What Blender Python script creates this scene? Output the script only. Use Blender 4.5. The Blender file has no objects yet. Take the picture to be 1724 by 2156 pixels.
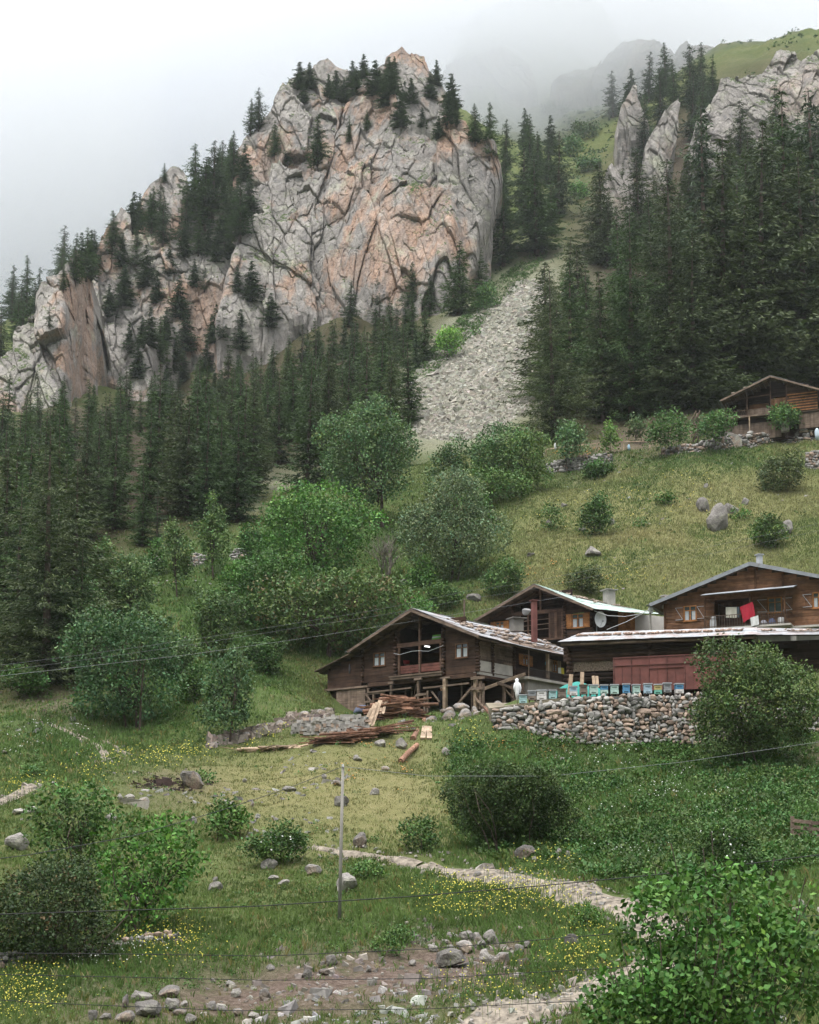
import bpy, math, random
import numpy as np
from mathutils import Vector, Matrix
from mathutils.bvhtree import BVHTree
rnd = random.Random(7)
rng = np.random.default_rng(7)
S = bpy.context.scene
col = S.collection

# ---------------------------------------------------------------- camera
F, YH, PITCH = 3000.0, 1800.0, math.radians(6)
YC = YH - F*math.tan(PITCH)
cd = bpy.data.cameras.new('camera'); cam = bpy.data.objects.new('camera', cd); col.objects.link(cam)
cam.location = (0, 0, 0); cam.rotation_euler = (math.radians(90)+PITCH, 0, 0)
cd.sensor_fit = 'VERTICAL'; cd.sensor_height = 36.0; cd.lens = 36.0*F/2156
cd.shift_y = (YC-1078)/2156.0
cd.clip_start = 0.5; cd.clip_end = 6000
S.camera = cam

# ---------------------------------------------------------------- sky, sun, exposure
W = bpy.data.worlds.new('World'); S.world = W; W.use_nodes = True
nt = W.node_tree; nt.nodes.clear()
SUN_EL, SUN_AZ = math.radians(62), math.radians(215)
out = nt.nodes.new('ShaderNodeOutputWorld'); bg = nt.nodes.new('ShaderNodeBackground'); bg2 = nt.nodes.new('ShaderNodeBackground')
sky = nt.nodes.new('ShaderNodeTexSky'); sky.sky_type = 'NISHITA'; sky.sun_disc = False
sky.sun_elevation = SUN_EL; sky.sun_rotation = SUN_AZ
nt.links.new(sky.outputs[0], bg.inputs[0]); bg.inputs[1].default_value = 0.05
tc = nt.nodes.new('ShaderNodeTexCoord'); sp = nt.nodes.new('ShaderNodeSeparateXYZ')
nt.links.new(tc.outputs['Generated'], sp.inputs[0])
rp = nt.nodes.new('ShaderNodeValToRGB'); nt.links.new(sp.outputs[2], rp.inputs[0])
e = rp.color_ramp.elements
e[0].position = 0.0; e[0].color = (.62, .63, .65, 1)
e[1].position = 1.0; e[1].color = (1, 1, 1, 1)
for pos, c in ((.26, (.50, .51, .53, 1)), (.36, (.57, .58, .60, 1)), (.42, (.66, .67, .685, 1)), (.475, (.76, .77, .785, 1)), (.53, (.81, .82, .835, 1)), (.64, (.92, .93, .95, 1))):
    k = rp.color_ramp.elements.new(pos); k.color = c
# a gentle unevenness of the cloud layer
nz = nt.nodes.new('ShaderNodeTexNoise'); nz.inputs['Scale'].default_value = 2.2; nz.inputs['Detail'].default_value = 3
nt.links.new(tc.outputs['Generated'], nz.inputs['Vector'])
mr = nt.nodes.new('ShaderNodeMapRange'); mr.inputs[1].default_value = .3; mr.inputs[2].default_value = .7; mr.inputs[3].default_value = .95; mr.inputs[4].default_value = 1.05
nt.links.new(nz.outputs[0], mr.inputs[0])
mm = nt.nodes.new('ShaderNodeMath'); mm.operation = 'MULTIPLY'; nt.links.new(mr.outputs[0], mm.inputs[0])
# overcast skies are brighter overhead than near the horizon
m2 = nt.nodes.new('ShaderNodeMapRange'); nt.links.new(sp.outputs[2], m2.inputs[0])
m2.inputs[1].default_value = .45; m2.inputs[2].default_value = 1; m2.inputs[3].default_value = 1.0; m2.inputs[4].default_value = 3.3
nt.links.new(m2.outputs[0], mm.inputs[1])
nt.links.new(rp.outputs[0], bg2.inputs[0]); nt.links.new(mm.outputs[0], bg2.inputs[1])
ad = nt.nodes.new('ShaderNodeAddShader'); nt.links.new(bg.outputs[0], ad.inputs[0]); nt.links.new(bg2.outputs[0], ad.inputs[1])
nt.links.new(ad.outputs[0], out.inputs[0])
ld = bpy.data.lights.new('sun', 'SUN'); ld.energy = 2.0; ld.angle = math.radians(24); ld.color = (1, .97, .92)
sun = bpy.data.objects.new('sun', ld); col.objects.link(sun)
# sun_rotation is measured clockwise from +Y: the sun stands behind the camera, up and to the left
sd = Vector((math.sin(SUN_AZ)*math.cos(SUN_EL), math.cos(SUN_AZ)*math.cos(SUN_EL), math.sin(SUN_EL)))
sun.rotation_euler = (-sd).to_track_quat('-Z', 'Y').to_euler()
S.view_settings.view_transform = 'Standard'; S.view_settings.look = 'None'; S.view_settings.exposure = 0.27; S.view_settings.gamma = 1
cy = S.cycles
cy.max_bounces = 12; cy.diffuse_bounces = 2; cy.glossy_bounces = 2; cy.transmission_bounces = 3; cy.transparent_max_bounces = 6; cy.volume_bounces = 12
cy.use_adaptive_sampling = True; cy.adaptive_threshold = 0.02; cy.use_denoising = True
cy.volume_step_rate = 2.0; cy.volume_max_steps = 64; cy.caustics_reflective = False; cy.caustics_refractive = False

# ---------------------------------------------------------------- pixel rays (reference grid 1724 x 2156)
cp, spn = math.cos(PITCH), math.sin(PITCH)
def ray(px, py):
    x = (px-862)/F; y = (YC-py)/F
    return np.array([x, cp-y*spn, spn+y*cp])
def P(px, py, d):
    r = ray(px, py); return r/r[1]*d
def proj(p):
    p = np.asarray(p, float)
    X, Y, Z = p[..., 0], p[..., 1], p[..., 2]
    w = Y*cp+Z*spn; w = np.where(np.abs(w) < 1e-6, 1e-6, w); v = -Y*spn+Z*cp
    return 862+F*X/w, YC-F*v/w

# ---------------------------------------------------------------- noise
def _h(ix, iy, iz, s=0):
    n = (ix.astype(np.int64)*374761393+iy.astype(np.int64)*668265263+iz.astype(np.int64)*2147483647+s*1274126177) & 0xffffffff
    n = ((n ^ (n >> 13))*1274126177) & 0xffffffff
    n = ((n ^ (n >> 16))*2246822519) & 0xffffffff
    return ((n ^ (n >> 15)) & 0xffffff)/float(0xffffff)
def vnoise(p, s=0):
    i = np.floor(p).astype(np.int64); f = p-i; f = f*f*(3-2*f)
    r = 0
    for a in (0, 1):
        for b in (0, 1):
            for c in (0, 1):
                w = (f[:, 0] if a else 1-f[:, 0])*(f[:, 1] if b else 1-f[:, 1])*(f[:, 2] if c else 1-f[:, 2])
                r = r+w*_h(i[:, 0]+a, i[:, 1]+b, i[:, 2]+c, s)
    return r*2-1
def fbm(p, o=4, s=0):
    r = 0; a = .5
    for k in range(o):
        r = r+a*vnoise(p*(2.03**k)+17.3*k, s+k); a *= .5
    return r
def worley(p, s=0):
    i = np.floor(p).astype(np.int64); f1 = np.full(len(p), 9.); f2 = f1.copy(); idv = np.zeros(len(p)); off = np.zeros((len(p), 3))
    for a in (-1, 0, 1):
        for b in (-1, 0, 1):
            for c in (-1, 0, 1):
                j = i+np.array([a, b, c])
                q = j+np.stack([_h(j[:, 0], j[:, 1], j[:, 2], s+k) for k in (1, 2, 3)], 1)
                d = np.linalg.norm(p-q, axis=1); h = _h(j[:, 0], j[:, 1], j[:, 2], s+4)
                nr = d < f1
                f2 = np.where(nr, f1, np.minimum(f2, d)); idv = np.where(nr, h, idv); off = np.where(nr[:, None], p-q, off); f1 = np.where(nr, d, f1)
    return f1, f2, idv, off
def inpoly(x, y, poly):
    r = np.zeros(np.shape(x), bool); n = len(poly)
    for i in range(n):
        x1, y1 = poly[i]; x2, y2 = poly[(i+1) % n]
        if y1 == y2: continue
        c = ((y1 > y) != (y2 > y)) & (x < (x2-x1)*(y-y1)/(y2-y1)+x1)
        r ^= c
    return r

# ---------------------------------------------------------------- objects
def tag(o, label=None, cat=None, group=None, kind=None):
    if label: o['label'] = label
    if cat: o['category'] = cat
    if group: o['group'] = group
    if kind: o['kind'] = kind
    return o
def empty(name, loc=(0, 0, 0), rz=0.0, label=None, cat=None, group=None):
    o = bpy.data.objects.new(name, None); col.objects.link(o); o.location = loc; o.rotation_euler = (0, 0, rz)
    return tag(o, label, cat, group)
def mesh_obj(name, V, Fc, m, parent=None, cols=None, smooth=False, fattr=None):
    """V (n,3); Fc an (m,k) array or list of arrays/lists; cols per-vertex rgb stored in attribute 'tint'"""
    me = bpy.data.meshes.new(name)
    V = np.asarray(V, np.float32)
    if isinstance(Fc, np.ndarray): groups = [Fc]
    elif len(Fc) and isinstance(Fc[0], np.ndarray): groups = Fc
    else:
        by = {}
        for f in Fc: by.setdefault(len(f), []).append(f)
        groups = [np.array(v, np.int32) for v in by.values()]
    li = np.concatenate([g.reshape(-1) for g in groups]).astype(np.int32)
    ln = np.concatenate([np.full(len(g), g.shape[1], np.int32) for g in groups])
    st = np.concatenate([[0], np.cumsum(ln)[:-1]]).astype(np.int32)
    me.vertices.add(len(V)); me.vertices.foreach_set('co', V.reshape(-1))
    me.loops.add(len(li)); me.loops.foreach_set('vertex_index', li)
    me.polygons.add(len(ln)); me.polygons.foreach_set('loop_start', st); me.polygons.foreach_set('loop_total', ln)
    me.polygons.foreach_set('use_smooth', np.full(len(ln), bool(smooth)))
    me.update(calc_edges=True)
    if cols is not None:
        a = me.color_attributes.new('tint', 'FLOAT_COLOR', 'POINT')
        c = np.ones((len(V), 4), np.float32); c[:, :np.shape(cols)[1]] = cols
        a.data.foreach_set('color', c.reshape(-1))
    if m is not None: me.materials.append(m)
    o = bpy.data.objects.new(name, me); col.objects.link(o)
    if parent is not None: o.parent = parent
    return o

class MB:
    """collects solids; each piece carries a tone (brightness/hue variation of that board or stone)"""
    def __init__(s): s.v = []; s.f = []; s.c = []; s.n = 0
    def add(s, V, Fc, tone=1.0):
        V = np.asarray(V, float); s.v.append(V); s.f += [[i+s.n for i in f] for f in Fc]; s.n += len(V)
        t = np.asarray(tone, float)
        s.c.append(np.tile(t if t.ndim else np.array([t, t, t]), (len(V), 1)))
    BF = [[0, 1, 2, 3], [7, 6, 5, 4], [0, 4, 5, 1], [1, 5, 6, 2], [2, 6, 7, 3], [3, 7, 4, 0]]
    def box(s, x0, x1, y0, y1, z0, z1, tone=1.0):
        s.add([(x0, y0, z0), (x0, y1, z0), (x1, y1, z0), (x1, y0, z0), (x0, y0, z1), (x0, y1, z1), (x1, y1, z1), (x1, y0, z1)], s.BF, tone)
    def hexa(s, pts, tone=1.0): s.add(pts, s.BF, tone)
    def beam(s, a, b, w, h=None, tone=1.0, up=(0, 0, 1)):
        h = h or w; a = Vector(a); b = Vector(b); d = (b-a).normalized(); u = Vector(up)
        if abs(d.dot(u)) > .98: u = Vector((0, 1, 0))
        r = d.cross(u).normalized()*w/2; q = r.cross(d).normalized()*h/2
        s.add([a-r-q, a+r-q, b+r-q, b-r-q, a-r+q, a+r+q, b+r+q, b-r+q], s.BF, tone)
    def tube(s, pts, rad, n=8, tone=1.0, cap=True):
        pts = [Vector(p) for p in pts]; V = []; Fc = []
        rs = rad if hasattr(rad, '__len__') else [rad]*len(pts)
        for i, p in enumerate(pts):
            d = (pts[min(i+1, len(pts)-1)]-pts[max(i-1, 0)]).normalized(); u = Vector((0, 0, 1)) if abs(d.z) < .9 else Vector((1, 0, 0))
            a = d.cross(u).normalized(); b = d.cross(a)
            for k in range(n):
                t = 2*math.pi*k/n; V.append(p+(a*math.cos(t)+b*math.sin(t))*rs[i])
        for i in range(len(pts)-1):
            for k in range(n):
                q = (k+1) % n; Fc.append([i*n+k, i*n+q, (i+1)*n+q, (i+1)*n+k])
        if cap: Fc.append(list(range(n))[::-1]); Fc.append([(len(pts)-1)*n+k for k in range(n)])
        s.add(V, Fc, tone)
    def build(s, name, m, parent=None, smooth=False):
        return mesh_obj(name, np.concatenate(s.v), s.f, m, parent, np.concatenate(s.c), smooth)
def tn(a=.75, b=1.25): return rnd.uniform(a, b)

# ---------------------------------------------------------------- materials
def newmat(name):
    m = bpy.data.materials.new(name); m.use_nodes = True; n = m.node_tree; b = n.nodes['Principled BSDF']; return m, n, b
def nd(n, t, **k):
    x = n.nodes.new(t)
    for a, v in k.items(): setattr(x, a, v)
    return x
def ramp(n, src, stops):
    r = nd(n, 'ShaderNodeValToRGB'); n.links.new(src, r.inputs[0]); el = r.color_ramp.elements
    while len(el) > 1: el.remove(el[-1])
    el[0].position = stops[0][0]; el[0].color = (*stops[0][1], 1) if len(stops[0][1]) == 3 else stops[0][1]
    for p, c in stops[1:]:
        q = el.new(p); q.color = (*c, 1)
    return r.outputs[0]
def noise(n, vec, sc, det=4, rough=.6, mp=None):
    if mp is not None:
        q = nd(n, 'ShaderNodeMapping'); q.inputs['Scale'].default_value = mp; n.links.new(vec, q.inputs[0]); vec = q.outputs[0]
    t = nd(n, 'ShaderNodeTexNoise'); t.inputs['Scale'].default_value = sc; t.inputs['Detail'].default_value = det; t.inputs['Roughness'].default_value = rough
    n.links.new(vec, t.inputs['Vector']); return t.outputs[0]
def mix(n, f, a, b, mode='MIX'):
    x = nd(n, 'ShaderNodeMix', data_type='RGBA', blend_type=mode)
    for s_, v in ((x.inputs[0], f), (x.inputs[6], a), (x.inputs[7], b)):
        if hasattr(v, 'links'): n.links.new(v, s_)
        elif isinstance(v, (int, float)): s_.default_value = v
        else: s_.default_value = (*v, 1)
    return x.outputs[2]
def rng_(n, v, a, b, c=0., d=1.):
    x = nd(n, 'ShaderNodeMapRange'); n.links.new(v, x.inputs[0])
    for i, q in enumerate((a, b, c, d)): x.inputs[i+1].default_value = q
    return x.outputs[0]
def bump(n, b, h, st=.5, dist=.05):
    x = nd(n, 'ShaderNodeBump'); x.inputs['Strength'].default_value = st; x.inputs['Distance'].default_value = dist
    n.links.new(h, x.inputs['Height']); n.links.new(x.outputs[0], b.inputs['Normal'])
def objco(n): return nd(n, 'ShaderNodeTexCoord').outputs['Object']
def tint(n): return nd(n, 'ShaderNodeVertexColor', layer_name='tint').outputs[0]
def setc(n, b, c, rough=.85, spec=.2):
    if hasattr(c, 'links'): n.links.new(c, b.inputs['Base Color'])
    else: b.inputs['Base Color'].default_value = (*c, 1)
    b.inputs['Roughness'].default_value = rough; b.inputs['Specular IOR Level'].default_value = spec

def mat_wood(name, c1, c2, grain=(1.2, 30, 30), rough=.85):
    m, n, b = newmat(name); o = objco(n)
    g = noise(n, o, 1.0, 6, .65, grain); s = noise(n, o, 1.3, 4)
    c = ramp(n, g, [(.3, c2), (.5, c1), (.72, tuple(min(1, v*1.5) for v in c1))])
    c = mix(n, rng_(n, s, .4, .62, 0, .75), c, tuple(v*.45 for v in c1)) 
    c = mix(n, 1.0, c, tint(n), 'MULTIPLY'); setc(n, b, c, rough); bump(n, b, g, .6, .02); return m
def mat_plain(name, c, rough=.6, var=.25, sc=3., metal=0, spec=.3):
    m, n, b = newmat(name); o = objco(n); g = noise(n, o, sc, 5)
    q = mix(n, rng_(n, g, .35, .65), tuple(v*(1-var) for v in c), tuple(min(1, v*(1+var)) for v in c))
    setc(n, b, mix(n, 1.0, q, tint(n), 'MULTIPLY'), rough, spec); b.inputs['Metallic'].default_value = metal; bump(n, b, g, .15, .02); return m
def mat_leaf(name, var=.35, trans=.25):
    m, n, b = newmat(name)
    oi = nd(n, 'ShaderNodeObjectInfo')
    c = mix(n, 1.0, tint(n), mix(n, oi.outputs['Random'], (1-var, 1-var*.75, 1-var), (1+var*.6, 1+var*.5, 1+var*.4)), 'MULTIPLY')
    setc(n, b, c, .6, .25)
    tr = nd(n, 'ShaderNodeBsdfTranslucent'); n.links.new(mix(n, 1.0, c, (1.0, 1.25, .6), 'MULTIPLY'), tr.inputs[0])
    ms = nd(n, 'ShaderNodeMixShader'); ms.inputs[0].default_value = trans
    n.links.new(b.outputs[0], ms.inputs[1]); n.links.new(tr.outputs[0], ms.inputs[2]); n.links.new(ms.outputs[0], n.nodes['Material Output'].inputs[0]); return m
def mat_rock(name='cliff_rock', sc=1.0, pink=1.0, green=True):
    m, n, b = newmat(name); o = nd(n, 'ShaderNodeNewGeometry').outputs['Position'] if sc < 1 else objco(n)
    big = noise(n, o, .045*sc*1.0, 5, .62); mid = noise(n, o, .25*sc, 7, .65); st = noise(n, o, .32*sc, 5, .6, (1, 1, .16)); fine = noise(n, o, 1.6*sc, 6, .7)
    gray = ramp(n, mid, [(.3, (.21, .19, .175)), (.5, (.31, .285, .26)), (.7, (.42, .385, .345))])
    warm = ramp(n, fine, [(.3, (.31, .195, .14)), (.55, (.43, .285, .205)), (.75, (.48, .38, .31))])
    pk = nd(n, 'ShaderNodeMath', operation='ADD'); n.links.new(rng_(n, big, .47, .57, -.35, .75), pk.inputs[0]); n.links.new(rng_(n, st, .4, .65, -.3, .35), pk.inputs[1])
    pm = nd(n, 'ShaderNodeMath', operation='MULTIPLY', use_clamp=True); n.links.new(pk.outputs[0], pm.inputs[0]); pm.inputs[1].default_value = pink
    c = mix(n, pm.outputs[0], gray, warm)
    dk = noise(n, o, .5*sc, 5, .7, (1, 1, .12)); c = mix(n, rng_(n, dk, .56, .7, 0, .6), c, (.16, .155, .16))
    lc = noise(n, o, .12*sc, 5, .7); c = mix(n, rng_(n, lc, .55, .68, 0, .65), c, (.46, .46, .34))
    c = mix(n, rng_(n, fine, .5, .36, 0, .45), c, (.10, .095, .09))
    c = mix(n, 1.0, c, tint(n), 'MULTIPLY')
    if green:
        ge = nd(n, 'ShaderNodeNewGeometry'); sx = nd(n, 'ShaderNodeSeparateXYZ'); n.links.new(ge.outputs['Normal'], sx.inputs[0])
        gg = nd(n, 'ShaderNodeMath', operation='ADD'); n.links.new(sx.outputs[2], gg.inputs[0]); n.links.new(rng_(n, noise(n, o, .16, 4), .3, .7, -.28, .22), gg.inputs[1])
        c = mix(n, rng_(n, gg.outputs[0], .50, .62), c, ramp(n, fine, [(.35, (.035, .06, .02)), (.65, (.10, .13, .045))]))
    setc(n, b, c, .95, .15)
    cr = noise(n, o, .9*sc, 6, .65, (1, 1, .35))
    hh = nd(n, 'ShaderNodeMath', operation='ADD'); n.links.new(cr, hh.inputs[0]); n.links.new(fine, hh.inputs[1])
    bump(n, b, hh.outputs[0], .8, .5/sc); return m
# ================================================================ TERRAIN
ctrl = []
def C(*a):
    for px, py, d in a:
        q = P(px, py, d); ctrl.append((q[0]/d, math.log(d), q[2]))
def CZ(*a):
    for px, z, d in a: ctrl.append(((px-862)/F, math.log(d), z))
C((0,2156,40),(430,2156,40),(862,2156,40),(1300,2156,39),(1724,2156,37))
C((0,2040,45),(430,2040,45),(862,2040,45),(1300,2040,45),(1724,2040,43))
C((0,1900,53),(430,1900,53),(862,1900,53),(1250,1930,51),(1500,1900,51),(1724,1880,50))
C((0,1760,64),(300,1770,63),(600,1780,62),(862,1790,61),(1100,1800,61),(1350,1800,61),(1724,1750,63))
C((0,1690,70),(300,1680,71),(600,1690,71),(862,1690,72),(1100,1690,72),(1350,1680,74),(1724,1640,76))
C((0,1600,80),(260,1590,82),(600,1590,84),(862,1600,83),(1100,1600,81),(1350,1610,82),(1724,1560,84))
C((0,1520,92),(300,1500,97),(500,1548,90),(720,1512,94),(862,1525,91),(1020,1512,90),(1250,1565,86),(1450,1560,86),(1724,1500,88))
CZ((1100,10.0,92),(1300,10.1,92),(1500,10.2,92),(1100,10.1,102),(1300,10.2,106),(1500,10.8,104),(1000,10.0,100),(850,10.0,104),(720,9.8,104),(1700,11.5,98))
CZ((1100,12.5,112),(1300,12.8,113),(1500,13.5,112),(1724,14.5,110),(1724,11.,90))
C((0,1440,106),(300,1420,108),(480,1440,104))
C((0,1340,118),(250,1350,118),(480,1380,114),(680,1400,114),(900,1340,120))
C((900,1250,129),(1050,1260,127),(1200,1235,126),(1400,1230,126),(1724,1185,127),(700,1280,128),(480,1280,130))
C((250,1250,136),(0,1240,138),(430,1180,145),(700,1180,142),(900,1160,144),(1100,1150,139),(1400,1110,140),(1724,1090,141))
C((0,1140,158),(300,1130,158),(500,1110,160),(700,1085,162),(900,1060,160),(1100,1040,157),(1400,1010,155),(1724,990,154))
C((0,1020,185),(300,1020,188),(560,1050,180),(860,985,182),(1000,975,176),(1200,975,170),(1400,955,168),(1724,938,164),(1200,948,173),(1400,905,177),(1724,890,178))
C((0,940,215),(300,940,222),(600,920,228),(880,910,208),(1130,860,206),(1400,830,200),(1724,790,205))
C((0,880,275),(300,860,285),(560,800,295),(800,760,272),(950,700,283),(1100,680,285),(1350,670,258),(1724,640,250))
C((0,720,380),(300,700,390),(560,680,360),(830,640,330),(1060,560,335),(1160,520,340),(1350,520,325),(1600,430,330),(1724,380,325))
C((0,700,450),(100,620,440),(170,575,440),(250,525,440),(330,465,440),(430,405,440),(500,335,440),(600,240,445),(700,200,450),(800,190,455),(930,215,460),(1080,330,440),(1200,380,450),(1400,330,430),(1600,250,430),(1724,190,420))
CZ((0,130,560),(250,150,560),(430,160,560),(600,170,560),(800,180,560))
CZ((0,95,650),(250,110,650),(430,120,650),(600,140,650),(750,150,650))
C((930,215,640),(1100,250,620),(1250,215,620),(1500,120,560),(1724,75,540))
CZ((0,60,900),(300,80,900),(600,100,900),(0,150,1300),(430,150,1300))
C((930,170,900),(1100,120,900),(1300,100,850)); CZ((1500,270,800),(1724,290,800),(862,330,1300),(1300,340,1300),(1724,340,1300))
CZ((862,-6.5,24),(0,-7,24),(1724,-7.5,24),(862,-7,12),(0,-7,12),(1724,-7,12),(-500,-6,30),(2200,-7,30))
for px in (-500, 2250):
    k = 0 if px < 0 else 1724
    for u, v, z in list(ctrl):
        if abs(u-(k-862)/F) < .003 and v > 3.4: ctrl.append(((px-862)/F, v, z*(.97 if px < 0 else 1.04)))
ctrl = np.array(ctrl)
SU, SV = 3.2, 1.0      # weights of azimuth and log-distance in the interpolation
def kern(a, b):
    r2 = ((a[:, None, 0]-b[None, :, 0])*SU)**2+((a[:, None, 1]-b[None, :, 1])*SV)**2
    return .5*r2*np.log(r2+1e-12)
n_ = len(ctrl); K = kern(ctrl, ctrl)+np.eye(n_)*2e-5
Pm = np.stack([np.ones(n_), ctrl[:, 0], ctrl[:, 1]], 1)
A_ = np.block([[K, Pm], [Pm.T, np.zeros((3, 3))]])
sol = np.linalg.solve(A_, np.concatenate([ctrl[:, 2]/np.exp(ctrl[:, 1]), np.zeros(3)]))
NU, NV = 460, 900
U = np.linspace(-.62, .62, NU); Vv = np.linspace(math.log(9), math.log(1500), NV)
UU, VV = np.meshgrid(U, Vv)
q = np.stack([np.clip(UU, -.42, .44).ravel(), VV.ravel()], 1)
Zg = np.concatenate([kern(b, ctrl)@sol[:n_]+np.stack([np.ones(len(b)), b[:, 0], b[:, 1]], 1)@sol[n_:] for b in np.array_split(q, 60)])
Yg = np.exp(VV.ravel()); Xg = UU.ravel()*Yg; Zg = Zg*Yg
dist = Yg
pts = np.stack([Xg, Yg, np.zeros_like(Xg)], 1)
flat = np.exp(-(((Yg-100)/10)**4))*np.clip(1-np.abs((Xg-14)/22), 0, 1)   # the terrace stays even
Zg = Zg+(1-flat)*(fbm(pts/9, 4, 3)*np.interp(dist, [30, 60, 120, 300, 900], [.5, .9, 1.3, 3, 9])+fbm(pts/1.7, 3, 9)*np.interp(dist, [30, 100, 300], [.28, .3, .5]))
far = np.clip((dist-480)/250, 0, 1)*np.clip((Xg-60)/60, 0, 1)
Zg = Zg+far*(np.abs(fbm(pts/70, 5, 21))*34-6)
ZG = Zg.reshape(NV, NU)
def gz(x, y):
    x = np.asarray(x, float); y = np.maximum(np.asarray(y, float), 9.01)
    u = np.clip((x/y-U[0])/(U[1]-U[0]), 0, NU-1.001); v = np.clip((np.log(y)-Vv[0])/(Vv[1]-Vv[0]), 0, NV-1.001)
    i = u.astype(int); j = v.astype(int); a = u-i; b = v-j
    return (ZG[j, i]*(1-a)+ZG[j, i+1]*a)*(1-b)+(ZG[j+1, i]*(1-a)+ZG[j+1, i+1]*a)*b
_D = np.exp(np.linspace(math.log(22), math.log(1490), 3000))
def hit(px, py, dmin=22):
    """where the line of sight through a reference pixel meets the ground"""
    r = ray(px, py); r = r/r[1]; D = _D[_D >= dmin]
    dz = gz(r[0]*D, D)-r[2]*D; k = np.argmax(dz > 0)
    if dz[k] <= 0: return None
    if k == 0: return r*D[0]
    t = dz[k-1]/(dz[k-1]-dz[k]); d = D[k-1]+(D[k]-D[k-1])*t
    return r*d
TV = np.stack([Xg, Yg, ZG.ravel()], 1)
a = np.arange(NV*NU).reshape(NV, NU)
TF = np.stack([a[:-1, :-1], a[:-1, 1:], a[1:, 1:], a[1:, :-1]], -1).reshape(-1, 4)
# --- what grows or lies where: worked out once in ground coordinates
ppx, ppy = proj(TV)
def soft(poly, d0=0, d1=9e9, x=None, y=None, d=None):
    x = ppx if x is None else x; y = ppy if y is None else y; d = Yg if d is None else d
    return (inpoly(x, y, poly) & (d > d0) & (d < d1)).astype(float)
def smear(m, n=2):
    g = m.reshape(NV, NU)
    for q_ in range(n):
        k_ = 1+q_*2
        g = (g+np.roll(g, k_, 0)+np.roll(g, -k_, 0)+np.roll(g, k_, 1)+np.roll(g, -k_, 1))/5
    return g.ravel()
wob = fbm(np.stack([Xg/7, Yg/7, 0*Xg], 1), 5, 31)*60
ppx = ppx+wob; ppy = ppy+wob*.6
SCREE = [(825,830),(880,795),(915,750),(965,700),(1030,645),(1100,580),(1150,530),(1165,600),(1125,700),(1115,880),(1000,920),(905,965),(880,920)]
ppx_, ppy_ = ppx, ppy; ppx = ppx-wob*.8; ppy = ppy-wob*.5
scree = soft(SCREE, 150, 345)+soft([(540,1075),(560,1010),(610,970),(625,1060)], 150, 220)+soft([(1000,193),(1050,205),(1110,232),(1060,240)], 480, 760)
scree = smear(np.clip(scree, 0, 1), 1); ppx, ppy = ppx_, ppy_
ppx, ppy = ppx-wob*.8, ppy-wob*.5
dirt = soft([(1130,960),(1200,935),(1290,905),(1420,880),(1500,850),(1500,930),(1300,950),(1150,980)], 155, 205)+soft([(0,1440),(160,1460),(190,1520),(60,1500)], 80, 120) \
    +soft([(320,1630),(400,1625),(430,1660),(330,1680)], 60, 90)+soft([(1600,1580),(1724,1520),(1724,1640),(1650,1650)], 70, 100)+soft([(130,2110),(480,2060),(760,2000),(1120,1990),(1180,2060),(760,2130),(600,2156),(100,2156)], 30, 60)*.8 \
    +soft([(860,1960),(1130,1940),(1140,2030),(900,2040)], 30, 60)*.35
ppx, ppy = ppx_, ppy_
FORL = [(0,870),(160,850),(300,850),(420,720),(560,700),(700,640),(830,620),(950,650),(980,690),(900,790),(845,830),(880,930),(700,1010),(620,970),(540,1020),(540,1080),(420,1110),(330,1150),(190,1170),(190,1500),(0,1470)]
FORR = [(1120,930),(1110,880),(1130,640),(1200,420),(1300,300),(1500,150),(1724,100),(1724,810),(1500,850),(1300,900)]
forest = soft(FORL, 104, 470)+soft(FORR, 178, 520)
lush = soft([(950,1530),(1724,1540),(1724,2000),(1400,1880),(950,1800),(930,1650)], 50, 95)+soft([(0,1480),(300,1520),(260,1600),(180,1640),(0,1650)], 60, 105) \
    +soft([(300,1150),(860,1060),(1050,1080),(1000,1300),(860,1320),(400,1560),(260,1500)], 85, 170)*.9+soft([(0,1920),(500,1990),(900,1950),(850,2020),(0,2120)], 35, 56)*.9+soft([(1150,960),(1500,930),(1724,930),(1724,960),(1400,985),(1150,1030)], 140, 180)*.8 \
    +soft([(600,1800),(1300,1850),(1300,2156),(900,2156),(950,1900)], 35, 66)*.55
dry = soft([(560,1600),(720,1560),(950,1560),(960,1680),(1000,1760),(850,1780),(600,1740),(420,1700),(350,1640)], 55, 100)+soft([(1050,1100),(1300,990),(1724,945),(1724,1230),(1300,1250),(1080,1250)], 110, 165)*.75 \
    +soft([(1100,1900),(1250,1900),(1250,1990),(1100,1980)], 35, 66)*.5
rocky = np.clip((Yg-560)/60, 0, 1)*np.clip(fbm(pts/60, 4, 51)*3-.15, 0, 1)*(Xg > -20)
scree, dirt, forest, lush, dry = [np.clip(smear(np.clip(v, 0, 1), 5), 0, 1) for v in (scree, dirt, forest, lush, dry)]
m, n, b = newmat('ground')
o = nd(n, 'ShaderNodeNewGeometry').outputs['Position']
z1 = nd(n, 'ShaderNodeSeparateColor'); n.links.new(nd(n, 'ShaderNodeVertexColor', layer_name='tint').outputs[0], z1.inputs[0])
z2 = nd(n, 'ShaderNodeSeparateColor'); n.links.new(nd(n, 'ShaderNodeVertexColor', layer_name='zone').outputs[0], z2.inputs[0])
n1 = noise(n, o, .11, 6, .65); n2 = noise(n, o, .9, 6, .75); n3 = noise(n, o, 5, 5, .8)
base = ramp(n, n1, [(.35, (.075, .115, .032)), (.5, (.115, .145, .048)), (.65, (.165, .17, .07))])
base = mix(n, rng_(n, n2, .42, .6, 0, .7), base, (.075, .105, .03))
base = mix(n, rng_(n, n3, .5, .66, 0, .6), base, (.24, .22, .11)); n4 = noise(n, o, 14, 4, .8); base = mix(n, rng_(n, n4, .48, .36, 0, .6), base, (.05, .075, .022))
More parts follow.
